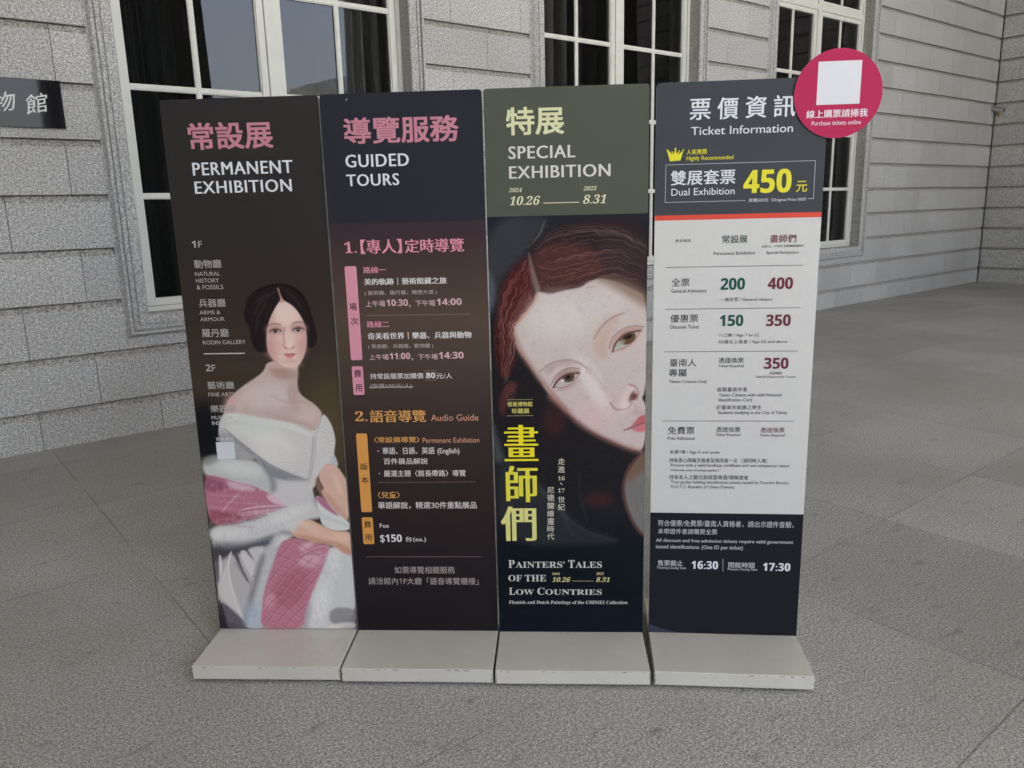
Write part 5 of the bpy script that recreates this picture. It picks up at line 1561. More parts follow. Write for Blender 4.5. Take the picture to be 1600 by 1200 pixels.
    ('L',(162,160,160),1.7,0.38,(1.5,[(-53.1,583.4),(-48.6,575.2)])),
    ('L',(212,210,207),1.7,0.38,(1.5,[(-20.5,573.2),(-18.5,558.7)])),
    ('L',(162,160,160),1.7,0.38,(1.5,[(141.4,534.9),(141.1,523.3)])),
    ('L',(212,210,207),1.7,0.38,(1.5,[(189.4,527.4),(194.5,515.6)])),
    ('L',(222,220,216),1.7,0.38,(1.5,[(-111.6,590.8),(-106.2,578.0)])),
    ('L',(149,148,149),1.7,0.38,(1.5,[(53.7,560.5),(59.2,549.6)])),
    ('L',(222,220,216),1.7,0.38,(1.5,[(130.5,541.2),(135.9,526.6)])),
    ('L',(212,210,207),1.7,0.38,(1.5,[(-85.6,587.8),(-81.7,573.2)])),
    ('L',(162,160,160),1.7,0.38,(1.5,[(-52.3,577.7),(-49.2,563.1)])),
    ('L',(212,210,207),1.7,0.38,(1.5,[(-54.6,585.1),(-51.1,574.9)])),
    ('L',(149,148,149),1.7,0.38,(1.5,[(123.4,540.8),(121.8,530.1)])),
    ('L',(222,220,216),1.7,0.38,(1.5,[(147.2,533.6),(147.7,519.9)])),
    ('L',(149,148,149),1.7,0.38,(1.5,[(181.0,522.2),(185.9,508.8)])),
    ('L',(149,148,149),1.7,0.38,(1.5,[(196.4,526.8),(194.4,512.0)])),
    ('L',(212,210,207),1.7,0.38,(1.5,[(-67.3,582.8),(-62.6,570.3)])),
    ('L',(149,148,149),1.7,0.38,(1.5,[(92.4,545.1),(95.0,535.5)])),
    ('L',(162,160,160),1.7,0.38,(1.5,[(89.1,539.5),(91.3,524.7)])),
    ('L',(149,148,149),1.7,0.38,(1.5,[(132.6,534.1),(133.0,520.3)])),
    ('L',(149,148,149),1.7,0.38,(1.5,[(-43.4,583.2),(-39.3,573.6)])),
    ('L',(149,148,149),1.7,0.38,(1.5,[(-13.5,576.4),(-7.6,566.0)])),
    ('L',(212,210,207),1.7,0.38,(1.5,[(100.4,546.1),(103.4,538.0)])),
    ('L',(222,220,216),1.7,0.38,(1.5,[(210.9,496.7),(212.2,509.7)])),
    ('L',(162,160,160),1.7,0.38,(1.5,[(250.6,502.6),(254.4,512.5)])),
    ('L',(149,148,149),1.7,0.38,(1.5,[(24.9,446.8),(32.8,461.4)])),
    ('L',(149,148,149),1.7,0.38,(1.5,[(164.2,481.7),(166.6,492.0)])),
    ('L',(149,148,149),1.7,0.38,(1.5,[(254.3,504.7),(253.6,512.8)])),
    ('L',(162,160,160),1.7,0.38,(1.5,[(91.4,465.7),(94.3,473.7)])),
    ('L',(222,220,216),1.7,0.38,(1.5,[(123.0,468.7),(129.7,477.8)])),
    ('L',(162,160,160),1.7,0.38,(1.5,[(193.8,492.6),(196.4,504.8)])),
    ('L',(212,210,207),1.7,0.38,(1.5,[(281.9,504.7),(282.0,518.7)])),
    ('L',(149,148,149),1.7,0.38,(1.5,[(204.1,493.5),(203.7,505.4)])),
    ('L',(149,148,149),1.7,0.38,(1.5,[(113.9,463.9),(115.1,478.7)])),
    ('L',(222,220,216),1.7,0.38,(1.5,[(84.8,470.5),(89.7,485.4)])),
    ('L',(162,160,160),1.7,0.38,(1.5,[(126.7,478.8),(131.7,487.5)])),
    ('L',(162,160,160),1.7,0.38,(1.5,[(274.6,513.3),(275.0,522.9)])),
    ('L',(149,148,149),1.7,0.38,(1.5,[(252.0,506.3),(253.5,516.0)])),
    ('L',(162,160,160),1.7,0.38,(1.5,[(229.7,496.9),(237.3,508.1)])),
    ('L',(149,148,149),1.7,0.38,(1.5,[(243.7,506.4),(250.2,520.6)])),
    ('L',(162,160,160),1.7,0.38,(1.5,[(215.4,488.8),(215.4,500.4)])),
    ('L',(212,210,207),1.7,0.38,(1.5,[(168.5,482.4),(176.3,493.8)])),
    ('L',(222,220,216),1.7,0.38,(1.5,[(119.6,471.6),(124.2,486.4)])),
    ('L',(222,220,216),1.7,0.38,(1.5,[(83.9,460.5),(90.6,471.4)])),
    ('L',(162,160,160),1.7,0.38,(1.5,[(78.0,461.2),(77.3,470.0)])),
    ('L',(162,160,160),1.7,0.38,(1.5,[(146.9,478.7),(149.3,492.3)])),
    ('L',(162,160,160),1.7,0.38,(1.5,[(198.3,492.3),(200.8,506.6)])),
    ('L',(162,160,160),1.7,0.38,(1.5,[(223.7,489.5),(230.4,497.6)])),
    ('L',(149,148,149),1.7,0.38,(1.5,[(75.9,457.3),(82.5,471.8)])),
    ('L',(149,148,149),1.7,0.38,(1.5,[(119.5,472.2),(123.1,486.8)])),
    ('L',(222,220,216),1.7,0.38,(1.5,[(62.8,453.8),(67.5,468.2)])),
    ('L',(162,160,160),1.7,0.38,(1.5,[(220.8,489.7),(220.0,498.4)])),
    ('L',(212,210,207),1.7,0.38,(1.5,[(221.2,495.7),(222.2,510.0)])),
    ('L',(212,210,207),1.7,0.38,(1.5,[(257.3,509.0),(258.8,521.2)])),
    ('L',(212,210,207),1.7,0.38,(1.5,[(66.5,456.4),(70.2,467.6)])),
    ('L',(162,160,160),1.7,0.38,(1.5,[(118.5,468.3),(122.0,480.4)])),
    ('L',(212,210,207),1.7,0.38,(1.5,[(27.8,453.7),(33.8,467.4)])),
    ('L',(212,210,207),1.7,0.38,(1.5,[(9.5,444.8),(13.2,458.9)])),
    ('L',(149,148,149),1.7,0.38,(1.5,[(33.3,450.0),(37.2,459.3)])),
    ('L',(212,210,207),1.7,0.38,(1.5,[(41.1,455.8),(43.3,464.2)])),
    ('L',(162,160,160),1.7,0.38,(1.5,[(26.4,455.9),(30.4,464.2)])),
    ('L',(222,220,216),1.7,0.38,(1.5,[(184.9,484.1),(189.8,497.2)])),
    ('L',(222,220,216),1.7,0.38,(1.5,[(166.4,487.2),(168.5,500.6)])),
    ('L',(222,220,216),1.7,0.38,(1.5,[(175.0,485.7),(174.6,496.6)])),
    ('L',(212,210,207),1.7,0.38,(1.5,[(228.2,503.4),(232.6,513.8)])),
    ('L',(162,160,160),1.7,0.38,(1.5,[(116.5,472.0),(120.9,483.5)])),
    ('L',(212,210,207),1.7,0.38,(1.5,[(120.0,474.7),(120.6,485.9)])),
    ('L',(222,220,216),1.7,0.38,(1.5,[(6.1,439.2),(10.3,449.7)])),
    ('L',(149,148,149),1.7,0.38,(1.5,[(184.3,493.5),(190.8,503.1)])),
    ('L',(162,160,160),1.7,0.38,(1.5,[(150.8,473.9),(151.8,484.0)])),
    ('L',(222,220,216),1.7,0.38,(1.5,[(190.6,484.5),(191.4,494.1)])),
    ('L',(222,220,216),1.7,0.38,(1.5,[(202.7,487.5),(209.1,497.4)])),
    ('L',(212,210,207),1.7,0.38,(1.5,[(18.4,445.0),(20.2,453.9)])),
    ('L',(212,210,207),1.7,0.38,(1.5,[(88.2,470.4),(93.4,481.7)])),
    ('L',(162,160,160),1.7,0.38,(1.5,[(28.9,456.5),(28.5,465.7)])),
    ('L',(162,160,160),1.7,0.38,(1.5,[(55.6,455.7),(60.4,470.0)])),
    ('L',(162,160,160),1.7,0.38,(1.5,[(257.5,497.9),(258.3,512.4)])),
    ('L',(162,160,160),1.7,0.38,(1.5,[(199.0,484.9),(203.9,493.2)])),
    ('L',(212,210,207),1.7,0.38,(1.5,[(262.8,503.6),(262.6,518.1)])),
    ('L',(222,220,216),1.7,0.38,(1.5,[(4.9,443.0),(5.2,451.1)])),
    ('L',(149,148,149),1.7,0.38,(1.5,[(187.6,486.3),(191.6,499.0)])),
    ('L',(149,148,149),1.7,0.38,(1.5,[(207.7,492.6),(209.0,504.2)])),
    ('L',(212,210,207),1.7,0.38,(1.5,[(79.1,468.4),(80.1,482.3)])),
    ('L',(212,210,207),1.7,0.38,(1.5,[(35.0,453.8),(37.3,464.4)])),
    ('L',(162,160,160),1.7,0.38,(1.5,[(190.9,493.1),(191.0,506.2)])),
    ('L',(162,160,160),1.7,0.38,(1.5,[(235.6,503.6),(238.8,517.0)])),
    ('L',(162,160,160),1.7,0.38,(1.5,[(223.4,496.9),(227.9,506.0)])),
    ('L',(212,210,207),1.7,0.38,(1.5,[(147.6,480.6),(148.4,489.4)])),
    ('L',(222,220,216),1.7,0.38,(1.5,[(243.2,502.4),(249.2,514.1)])),
    ('L',(222,220,216),1.7,0.38,(1.5,[(232.1,495.6),(237.9,509.2)])),
    ('L',(222,220,216),1.7,0.38,(1.5,[(207.7,492.7),(214.9,502.1)])),
    ('L',(149,148,149),1.7,0.38,(1.5,[(131.1,480.9),(131.0,492.8)])),
    ('L',(222,220,216),1.7,0.38,(1.5,[(95.0,463.7),(98.3,478.1)])),
    ('L',(222,220,216),1.7,0.38,(1.5,[(148.3,480.4),(153.4,489.2)])),
    ('L',(162,160,160),1.7,0.38,(1.5,[(118.8,477.7),(121.9,490.1)])),
    ('L',(149,148,149),1.7,0.38,(1.5,[(159.6,477.5),(161.6,485.7)])),
    ('L',(222,220,216),1.7,0.38,(1.5,[(7.2,450.1),(14.6,458.0)])),
    ('L',(222,220,216),1.7,0.38,(1.5,[(205.0,489.9),(207.4,501.4)])),
    ('L',(162,160,160),1.7,0.38,(1.5,[(194.2,482.7),(201.3,495.9)])),
    ('L',(222,220,216),1.7,0.38,(1.5,[(162.2,483.3),(169.9,497.6)])),
    ('L',(212,210,207),1.7,0.38,(1.5,[(169.8,485.8),(172.5,497.1)])),
    ('L',(162,160,160),1.7,0.38,(1.5,[(94.7,464.5),(96.0,479.1)])),
    ('L',(162,160,160),1.7,0.38,(1.5,[(214.9,488.9),(221.2,497.4)])),
    ('L',(212,210,207),1.7,0.38,(1.5,[(256.4,491.7),(262.8,475.5)])),
    ('L',(162,160,160),1.7,0.38,(1.5,[(193.1,451.3),(199.6,438.7)])),
    ('L',(222,220,216),1.7,0.38,(1.5,[(43.8,440.0),(42.0,421.7)])),
    ('L',(149,148,149),1.7,0.38,(1.5,[(72.9,441.4),(73.6,429.4)])),
    ('L',(162,160,160),1.7,0.38,(1.5,[(283.5,488.9),(288.5,471.5)])),
    ('L',(162,160,160),1.7,0.38,(1.5,[(261.4,492.7),(263.0,476.0)])),
    ('L',(222,220,216),1.7,0.38,(1.5,[(21.3,421.7),(25.1,405.6)])),
    ('L',(212,210,207),1.7,0.38,(1.5,[(5.1,430.5),(6.0,414.2)])),
    ('L',(149,148,149),1.7,0.38,(1.5,[(247.5,454.9),(252.3,438.9)])),
    ('L',(149,148,149),1.7,0.38,(1.5,[(159.3,418.3),(159.9,403.1)])),
    ('L',(222,220,216),1.7,0.38,(1.5,[(190.4,445.8),(195.3,433.9)])),
    ('L',(222,220,216),1.7,0.38,(1.5,[(179.8,453.6),(179.1,437.1)])),
    ('L',(222,220,216),1.7,0.38,(1.5,[(30.0,441.3),(36.2,425.2)])),
    ('L',(149,148,149),1.7,0.38,(1.5,[(306.9,485.1),(310.9,472.2)])),
    ('L',(222,220,216),1.7,0.38,(1.5,[(202.7,445.0),(203.6,432.3)])),
    ('L',(222,220,216),1.7,0.38,(1.5,[(65.7,448.5),(71.5,430.6)])),
    ('L',(222,220,216),1.7,0.38,(1.5,[(167.2,454.2),(168.5,442.5)])),
    ('L',(162,160,160),1.7,0.38,(1.5,[(15.4,387.7),(18.6,373.2)])),
    ('L',(222,220,216),1.7,0.38,(1.5,[(127.3,466.1),(131.3,453.8)])),
    ('L',(222,220,216),1.7,0.38,(1.5,[(125.9,460.2),(130.4,443.4)])),
    ('L',(212,210,207),1.7,0.38,(1.5,[(60.9,411.5),(67.9,399.5)])),
    ('L',(222,220,216),1.7,0.38,(1.5,[(110.8,454.0),(111.2,440.1)])),
    ('L',(149,148,149),1.7,0.38,(1.5,[(107.4,421.2),(113.5,403.4)])),
    ('L',(222,220,216),1.7,0.38,(1.5,[(308.5,513.8),(310.1,500.0)])),
    ('L',(212,210,207),1.7,0.38,(1.5,[(70.2,404.7),(72.5,389.6)])),
    ('L',(212,210,207),1.7,0.38,(1.5,[(173.7,446.8),(180.2,434.7)])),
    ('L',(222,220,216),1.7,0.38,(1.5,[(161.9,470.1),(167.6,455.9)])),
    ('L',(212,210,207),1.7,0.38,(1.5,[(13.5,435.1),(18.8,419.9)])),
    ('L',(212,210,207),1.7,0.38,(1.5,[(36.9,440.4),(39.5,428.6)])),
    ('L',(162,160,160),1.7,0.38,(1.5,[(260.5,446.9),(264.0,430.6)])),
    ('L',(222,220,216),1.7,0.38,(1.5,[(40.7,386.3),(39.5,369.7)])),
    ('L',(162,160,160),1.7,0.38,(1.5,[(224.3,469.7),(230.6,453.4)])),
    ('L',(162,160,160),1.7,0.38,(1.5,[(164.6,420.3),(169.7,404.7)])),
    ('L',(149,148,149),1.7,0.38,(1.5,[(253.3,456.5),(258.1,438.8)])),
    ('L',(149,148,149),1.7,0.38,(1.5,[(55.1,418.2),(53.5,400.0)])),
    ('L',(212,210,207),1.7,0.38,(1.5,[(293.5,505.7),(292.2,488.1)])),
    ('L',(212,210,207),1.7,0.38,(1.5,[(153.8,463.6),(154.6,448.4)])),
    ('L',(212,210,207),1.7,0.38,(1.5,[(13.7,378.8),(17.9,361.1)])),
    ('L',(212,210,207),1.7,0.38,(1.5,[(144.2,449.4),(147.6,437.8)])),
    ('L',(222,220,216),1.7,0.38,(1.5,[(172.4,429.4),(172.5,413.9)])),
    ('L',(212,210,207),1.7,0.38,(1.5,[(20.5,398.2),(26.8,380.0)])),
    ('L',(149,148,149),1.7,0.38,(1.5,[(274.2,491.8),(280.5,480.3)])),
    ('L',(222,220,216),1.7,0.38,(1.5,[(35.8,384.0),(40.0,366.6)])),
    ('L',(212,210,207),1.7,0.38,(1.5,[(72.0,399.3),(77.8,383.0)])),
    ('L',(162,160,160),1.7,0.38,(1.5,[(50.8,398.5),(53.0,384.4)])),
    ('L',(162,160,160),1.7,0.38,(1.5,[(206.0,446.0),(210.7,431.6)])),
    ('L',(212,210,207),1.7,0.38,(1.5,[(257.5,463.0),(261.1,446.8)])),
    ('L',(149,148,149),1.7,0.38,(1.5,[(99.3,404.8),(104.9,387.6)])),
    ('L',(149,148,149),1.7,0.38,(1.5,[(244.8,491.4),(246.0,479.8)])),
    ('L',(162,160,160),1.7,0.38,(1.5,[(195.1,453.1),(201.4,441.5)])),
    ('L',(222,220,216),1.7,0.38,(1.5,[(188.5,477.7),(190.6,460.3)])),
    ('L',(149,148,149),1.7,0.38,(1.5,[(150.7,429.9),(153.3,416.7)])),
    ('L',(149,148,149),1.7,0.38,(1.5,[(231.8,444.9),(233.4,430.1)])),
    ('L',(162,160,160),1.7,0.38,(1.5,[(76.8,446.3),(82.5,431.9)])),
    ('L',(149,148,149),1.7,0.38,(1.5,[(211.8,456.3),(213.6,440.0)])),
    ('L',(162,160,160),1.7,0.38,(1.5,[(304.5,512.9),(309.0,498.4)])),
    ('L',(212,210,207),1.7,0.38,(1.5,[(20.0,410.6),(25.9,395.9)])),
    ('L',(162,160,160),1.7,0.38,(1.5,[(226.4,453.2),(225.3,439.4)])),
    ('L',(162,160,160),1.7,0.38,(1.5,[(46.9,411.0),(52.0,398.6)])),
    ('L',(222,220,216),1.7,0.38,(1.5,[(300.6,476.0),(303.0,459.9)])),
    ('L',(149,148,149),1.7,0.38,(1.5,[(181.1,456.4),(187.2,440.4)])),
    ('L',(162,160,160),1.7,0.38,(1.5,[(259.2,484.5),(263.2,468.6)])),
    ('L',(149,148,149),1.7,0.38,(1.5,[(148.6,469.2),(148.8,456.0)])),
    ('L',(212,210,207),1.7,0.38,(1.5,[(75.5,449.9),(79.0,431.6)])),
    ('L',(222,220,216),1.7,0.38,(1.5,[(234.1,449.1),(241.1,433.7)])),
    ('L',(222,220,216),1.7,0.38,(1.5,[(117.8,427.1),(124.0,409.6)])),
    ('L',(162,160,160),1.7,0.38,(1.5,[(270.8,507.0),(274.5,490.4)])),
    ('L',(149,148,149),1.7,0.38,(1.5,[(46.9,402.5),(45.8,389.2)])),
    ('L',(149,148,149),1.7,0.38,(1.5,[(144.3,435.3),(150.3,420.1)])),
    ('L',(212,210,207),1.7,0.38,(1.5,[(94.9,410.4),(98.9,394.3)])),
    ('L',(162,160,160),1.7,0.38,(1.5,[(135.3,437.1),(140.1,422.0)])),
    ('L',(222,220,216),1.7,0.38,(1.5,[(233.6,472.7),(237.7,456.5)])),
    ('L',(149,148,149),1.7,0.38,(1.5,[(301.8,464.5),(303.7,448.9)])),
    ('L',(222,220,216),1.7,0.38,(1.5,[(61.5,407.5),(62.5,392.5)])),
    ('L',(222,220,216),1.7,0.38,(1.5,[(151.8,441.6),(158.1,425.8)])),
    ('L',(222,220,216),1.7,0.38,(1.5,[(127.6,461.2),(126.7,449.5)])),
    ('L',(222,220,216),1.7,0.38,(1.5,[(138.0,459.1),(143.1,441.2)])),
    ('L',(212,210,207),1.7,0.38,(1.5,[(328.2,465.2),(327.3,449.7)])),
    ('L',(222,220,216),1.7,0.38,(1.5,[(261.8,455.9),(265.5,437.5)])),
    ('L',(212,210,207),1.7,0.38,(1.5,[(128.1,444.3),(132.0,426.1)])),
    ('L',(222,220,216),1.7,0.38,(1.5,[(91.1,443.1),(95.3,430.7)])),
    ('L',(162,160,160),1.7,0.38,(1.5,[(182.0,475.7),(183.0,463.9)])),
    ('L',(212,210,207),1.7,0.38,(1.5,[(150.5,462.0),(155.0,443.5)])),
    ('L',(149,148,149),1.7,0.38,(1.5,[(210.1,462.2),(209.3,449.9)])),
    ('L',(162,160,160),1.7,0.38,(1.5,[(277.1,489.0),(281.4,477.0)])),
    ('L',(149,148,149),1.7,0.38,(1.5,[(325.9,501.9),(325.7,489.9)])),
    ('L',(149,148,149),1.7,0.38,(1.5,[(144.0,425.8),(148.7,413.0)])),
    ('L',(212,210,207),1.7,0.38,(1.5,[(290.7,507.2),(293.3,491.9)])),
    ('L',(149,148,149),1.7,0.38,(1.5,[(199.9,469.4),(206.4,452.4)])),
    ('L',(212,210,207),1.7,0.38,(1.5,[(184.8,453.9),(191.5,439.6)])),
    ('L',(212,210,207),1.7,0.38,(1.5,[(193.3,306.8),(187.5,292.5)])),
    ('L',(149,148,149),1.7,0.38,(1.5,[(128.1,137.2),(117.1,129.6)])),
    ('L',(162,160,160),1.7,0.38,(1.5,[(229.3,359.5),(220.4,347.4)])),
    ('L',(212,210,207),1.7,0.38,(1.5,[(152.6,115.2),(142.3,101.1)])),
    ('L',(162,160,160),1.7,0.38,(1.5,[(205.3,345.4),(199.5,337.6)])),
    ('L',(149,148,149),1.7,0.38,(1.5,[(122.8,65.1),(111.7,50.5)])),
    ('L',(222,220,216),1.7,0.38,(1.5,[(138.3,146.5),(130.2,136.1)])),
    ('L',(222,220,216),1.7,0.38,(1.5,[(152.7,141.5),(138.9,130.7)])),
    ('L',(162,160,160),1.7,0.38,(1.5,[(219.3,301.1),(213.8,293.0)])),
    ('L',(212,210,207),1.7,0.38,(1.5,[(164.4,136.4),(152.2,126.5)])),
    ('L',(222,220,216),1.7,0.38,(1.5,[(201.4,332.9),(195.5,324.0)])),
    ('L',(222,220,216),1.7,0.38,(1.5,[(123.1,101.8),(117.2,93.1)])),
    ('L',(222,220,216),1.7,0.38,(1.5,[(187.2,263.2),(182.0,254.2)])),
    ('L',(162,160,160),1.7,0.38,(1.5,[(191.9,309.1),(183.2,299.9)])),
    ('L',(212,210,207),1.7,0.38,(1.5,[(156.4,141.9),(146.9,128.7)])),
    ('L',(222,220,216),1.7,0.38,(1.5,[(152.7,178.1),(139.8,164.7)])),
    ('L',(212,210,207),1.7,0.38,(1.5,[(190.6,283.0),(184.8,274.3)])),
    ('L',(222,220,216),1.7,0.38,(1.5,[(144.9,106.0),(135.2,93.5)])),
    ('L',(212,210,207),1.7,0.38,(1.5,[(157.4,204.2),(145.0,189.5)])),
    ('L',(222,220,216),1.7,0.38,(1.5,[(176.4,288.4),(163.4,279.5)])),
    ('L',(212,210,207),1.7,0.38,(1.5,[(186.2,187.4),(175.9,179.2)])),
    ('L',(222,220,216),1.7,0.38,(1.5,[(127.9,63.7),(117.0,53.4)])),
    ('L',(162,160,160),1.7,0.38,(1.5,[(217.9,358.7),(210.3,345.4)])),
    ('L',(212,210,207),1.7,0.38,(1.5,[(140.1,107.4),(131.3,92.8)])),
    ('L',(162,160,160),1.7,0.38,(1.5,[(144.4,135.2),(138.4,127.5)])),
    ('L',(162,160,160),1.7,0.38,(1.5,[(150.1,192.0),(142.4,181.1)])),
    ('L',(162,160,160),1.7,0.38,(1.5,[(136.5,148.3),(130.3,138.3)])),
    ('L',(212,210,207),1.7,0.38,(1.5,[(138.8,182.0),(126.8,172.2)])),
    ('L',(149,148,149),1.7,0.38,(1.5,[(147.9,79.2),(138.3,67.4)])),
    ('L',(162,160,160),1.7,0.38,(1.5,[(185.0,277.9),(171.8,267.7)])),
    ('L',(149,148,149),1.7,0.38,(1.5,[(182.7,223.4),(174.8,211.3)])),
    ('L',(212,210,207),1.7,0.38,(1.5,[(248.5,375.8),(241.9,368.2)])),
    ('L',(222,220,216),1.7,0.38,(1.5,[(142.5,105.3),(129.9,92.9)])),
    ('L',(162,160,160),1.7,0.38,(1.5,[(158.9,217.1),(149.0,208.3)])),
    ('L',(149,148,149),1.7,0.38,(1.5,[(222.6,338.1),(214.4,327.6)])),
    ('L',(212,210,207),1.7,0.38,(1.5,[(144.1,141.2),(138.3,133.5)])),
    ('L',(212,210,207),1.7,0.38,(1.5,[(112.8,90.6),(107.3,81.9)])),
    ('L',(162,160,160),1.7,0.38,(1.5,[(173.9,204.5),(161.4,195.4)])),
    ('L',(222,220,216),1.7,0.38,(1.5,[(170.6,145.2),(162.3,132.4)])),
    ('L',(222,220,216),1.7,0.38,(1.5,[(222.2,306.7),(209.2,299.4)])),
    ('L',(162,160,160),1.7,0.38,(1.5,[(177.8,221.1),(165.2,212.3)])),
    ('L',(149,148,149),1.7,0.38,(1.5,[(165.8,204.1),(154.9,194.7)])),
    ('L',(149,148,149),1.7,0.38,(1.5,[(204.2,271.0),(190.8,260.8)])),
    ('L',(162,160,160),1.7,0.38,(1.5,[(180.8,288.6),(168.7,277.8)])),
    ('L',(212,210,207),1.7,0.38,(1.5,[(210.4,295.7),(203.5,282.5)])),
    ('L',(212,210,207),1.7,0.38,(1.5,[(114.7,108.2),(107.1,96.5)])),
    ('L',(162,160,160),1.7,0.38,(1.5,[(128.9,82.3),(118.3,69.1)])),
    ('L',(212,210,207),1.7,0.38,(1.5,[(119.3,121.4),(111.3,111.2)])),
    ('L',(162,160,160),1.7,0.38,(1.5,[(227.5,354.2),(217.8,342.6)])),
    ('L',(149,148,149),1.7,0.38,(1.5,[(236.2,391.7),(226.2,380.0)])),
    ('L',(149,148,149),1.7,0.38,(1.5,[(121.2,113.6),(114.8,103.3)])),
    ('L',(149,148,149),1.7,0.38,(1.5,[(154.5,164.1),(143.2,152.1)])),
    ('L',(212,210,207),1.7,0.38,(1.5,[(107.2,78.0),(101.1,64.2)])),
    ('L',(149,148,149),1.7,0.38,(1.5,[(123.0,63.4),(114.0,55.6)])),
    ('L',(212,210,207),1.7,0.38,(1.5,[(114.8,100.2),(108.2,86.7)])),
    ('L',(162,160,160),1.7,0.38,(1.5,[(141.5,102.2),(133.8,93.4)])),
    ('L',(149,148,149),1.7,0.38,(1.5,[(128.6,137.0),(117.2,128.4)])),
    ('L',(212,210,207),1.7,0.38,(1.5,[(224.2,336.5),(214.5,329.2)])),
    ('L',(212,210,207),1.7,0.38,(1.5,[(212.9,385.2),(203.0,371.6)])),
    ('L',(149,148,149),1.7,0.38,(1.5,[(134.2,112.0),(121.2,103.3)])),
    ('L',(162,160,160),1.7,0.38,(1.5,[(210.3,283.2),(200.9,275.8)])),
    ('L',(162,160,160),1.7,0.38,(1.5,[(187.7,280.9),(175.0,271.5)])),
    ('L',(222,220,216),1.7,0.38,(1.5,[(137.9,88.1),(129.1,77.7)])),
    ('L',(212,210,207),1.7,0.38,(1.5,[(218.7,350.6),(205.4,340.8)])),
    ('L',(162,160,160),1.7,0.38,(1.5,[(188.8,301.1),(176.2,293.2)])),
    ('L',(162,160,160),1.7,0.38,(1.5,[(192.0,254.9),(186.2,244.2)])),
    ('L',(212,210,207),1.7,0.38,(1.5,[(131.4,166.9),(124.7,157.2)])),
    ('L',(212,210,207),1.7,0.38,(1.5,[(190.2,214.7),(182.0,200.2)])),
    ('L',(149,148,149),1.7,0.38,(1.5,[(216.4,353.3),(205.6,342.1)])),
    ('L',(212,210,207),1.7,0.38,(1.5,[(129.8,74.2),(122.9,64.0)])),
    ('L',(212,210,207),1.7,0.38,(1.5,[(126.0,96.1),(116.1,83.3)])),
    ('L',(222,220,216),1.7,0.38,(1.5,[(174.2,248.8),(163.8,236.3)])),
    ('L',(212,210,207),1.7,0.38,(1.5,[(121.1,104.0),(107.1,91.5)])),
    ('L',(149,148,149),1.7,0.38,(1.5,[(242.9,369.6),(236.0,355.6)])),
    ('L',(222,220,216),1.7,0.38,(1.5,[(234.7,366.7),(225.8,354.2)])),
    ('L',(212,210,207),1.7,0.38,(1.5,[(122.5,121.2),(114.8,112.8)])),
    ('L',(162,160,160),1.7,0.38,(1.5,[(133.5,126.7),(124.8,113.4)])),
    ('L',(162,160,160),1.7,0.38,(1.5,[(161.1,169.0),(155.0,155.6)])),
    ('L',(222,220,216),1.7,0.38,(1.5,[(170.2,202.6),(157.5,189.5)])),
    ('L',(212,210,207),1.7,0.38,(1.5,[(215.2,315.0),(203.5,305.7)])),
    ('L',(162,160,160),1.7,0.38,(1.5,[(390.5,153.0),(401.6,142.7)])),
    ('L',(149,148,149),1.7,0.38,(1.5,[(363.4,139.0),(368.0,129.3)])),
    ('L',(162,160,160),1.7,0.38,(1.5,[(347.2,62.2),(352.3,52.4)])),
    ('L',(149,148,149),1.7,0.38,(1.5,[(418.6,232.7),(424.8,224.2)])),
    ('L',(222,220,216),1.7,0.38,(1.5,[(359.3,182.4),(370.4,171.8)])),
    ('L',(149,148,149),1.7,0.38,(1.5,[(390.2,255.6),(396.1,245.5)])),
    ('L',(162,160,160),1.7,0.38,(1.5,[(385.3,181.5),(390.5,170.3)])),
    ('L',(162,160,160),1.7,0.38,(1.5,[(393.8,226.4),(402.1,214.5)])),
    ('L',(149,148,149),1.7,0.38,(1.5,[(407.1,199.1),(411.7,189.9)])),
    ('L',(222,220,216),1.7,0.38,(1.5,[(417.9,312.5),(427.0,298.1)])),
    ('L',(162,160,160),1.7,0.38,(1.5,[(397.6,290.5),(404.1,278.3)])),
    ('L',(162,160,160),1.7,0.38,(1.5,[(349.4,97.7),(356.0,83.6)])),
    ('L',(149,148,149),1.7,0.38,(1.5,[(387.2,190.8),(393.6,181.7)])),
    ('L',(222,220,216),1.7,0.38,(1.5,[(367.0,167.3),(376.4,156.6)])),
    ('L',(222,220,216),1.7,0.38,(1.5,[(393.4,165.1),(398.4,154.5)])),
    ('L',(212,210,207),1.7,0.38,(1.5,[(415.8,235.5),(419.2,225.1)])),
    ('L',(222,220,216),1.7,0.38,(1.5,[(413.3,336.1),(422.2,326.2)])),
    ('L',(222,220,216),1.7,0.38,(1.5,[(391.4,241.3),(400.4,227.7)])),
    ('L',(162,160,160),1.7,0.38,(1.5,[(378.2,141.3),(388.1,128.0)])),
    ('L',(212,210,207),1.7,0.38,(1.5,[(398.6,191.4),(405.4,178.1)])),
    ('L',(212,210,207),1.7,0.38,(1.5,[(400.7,322.3),(410.8,313.6)])),
    ('L',(149,148,149),1.7,0.38,(1.5,[(411.1,319.9),(417.1,311.4)])),
    ('L',(149,148,149),1.7,0.38,(1.5,[(378.2,242.1),(381.1,230.1)])),
    ('L',(149,148,149),1.7,0.38,(1.5,[(369.4,165.1),(379.6,150.2)])),
    ('L',(222,220,216),1.7,0.38,(1.5,[(424.9,249.5),(435.6,235.3)])),
    ('L',(222,220,216),1.7,0.38,(1.5,[(347.0,135.6),(349.5,123.7)])),
    ('L',(162,160,160),1.7,0.38,(1.5,[(419.1,279.1),(426.3,269.0)])),
    ('L',(222,220,216),1.7,0.38,(1.5,[(423.0,311.1),(428.9,299.2)])),
    ('L',(212,210,207),1.7,0.38,(1.5,[(420.3,307.2),(424.7,292.0)])),
    ('L',(212,210,207),1.7,0.38,(1.5,[(372.5,132.7),(379.3,117.7)])),
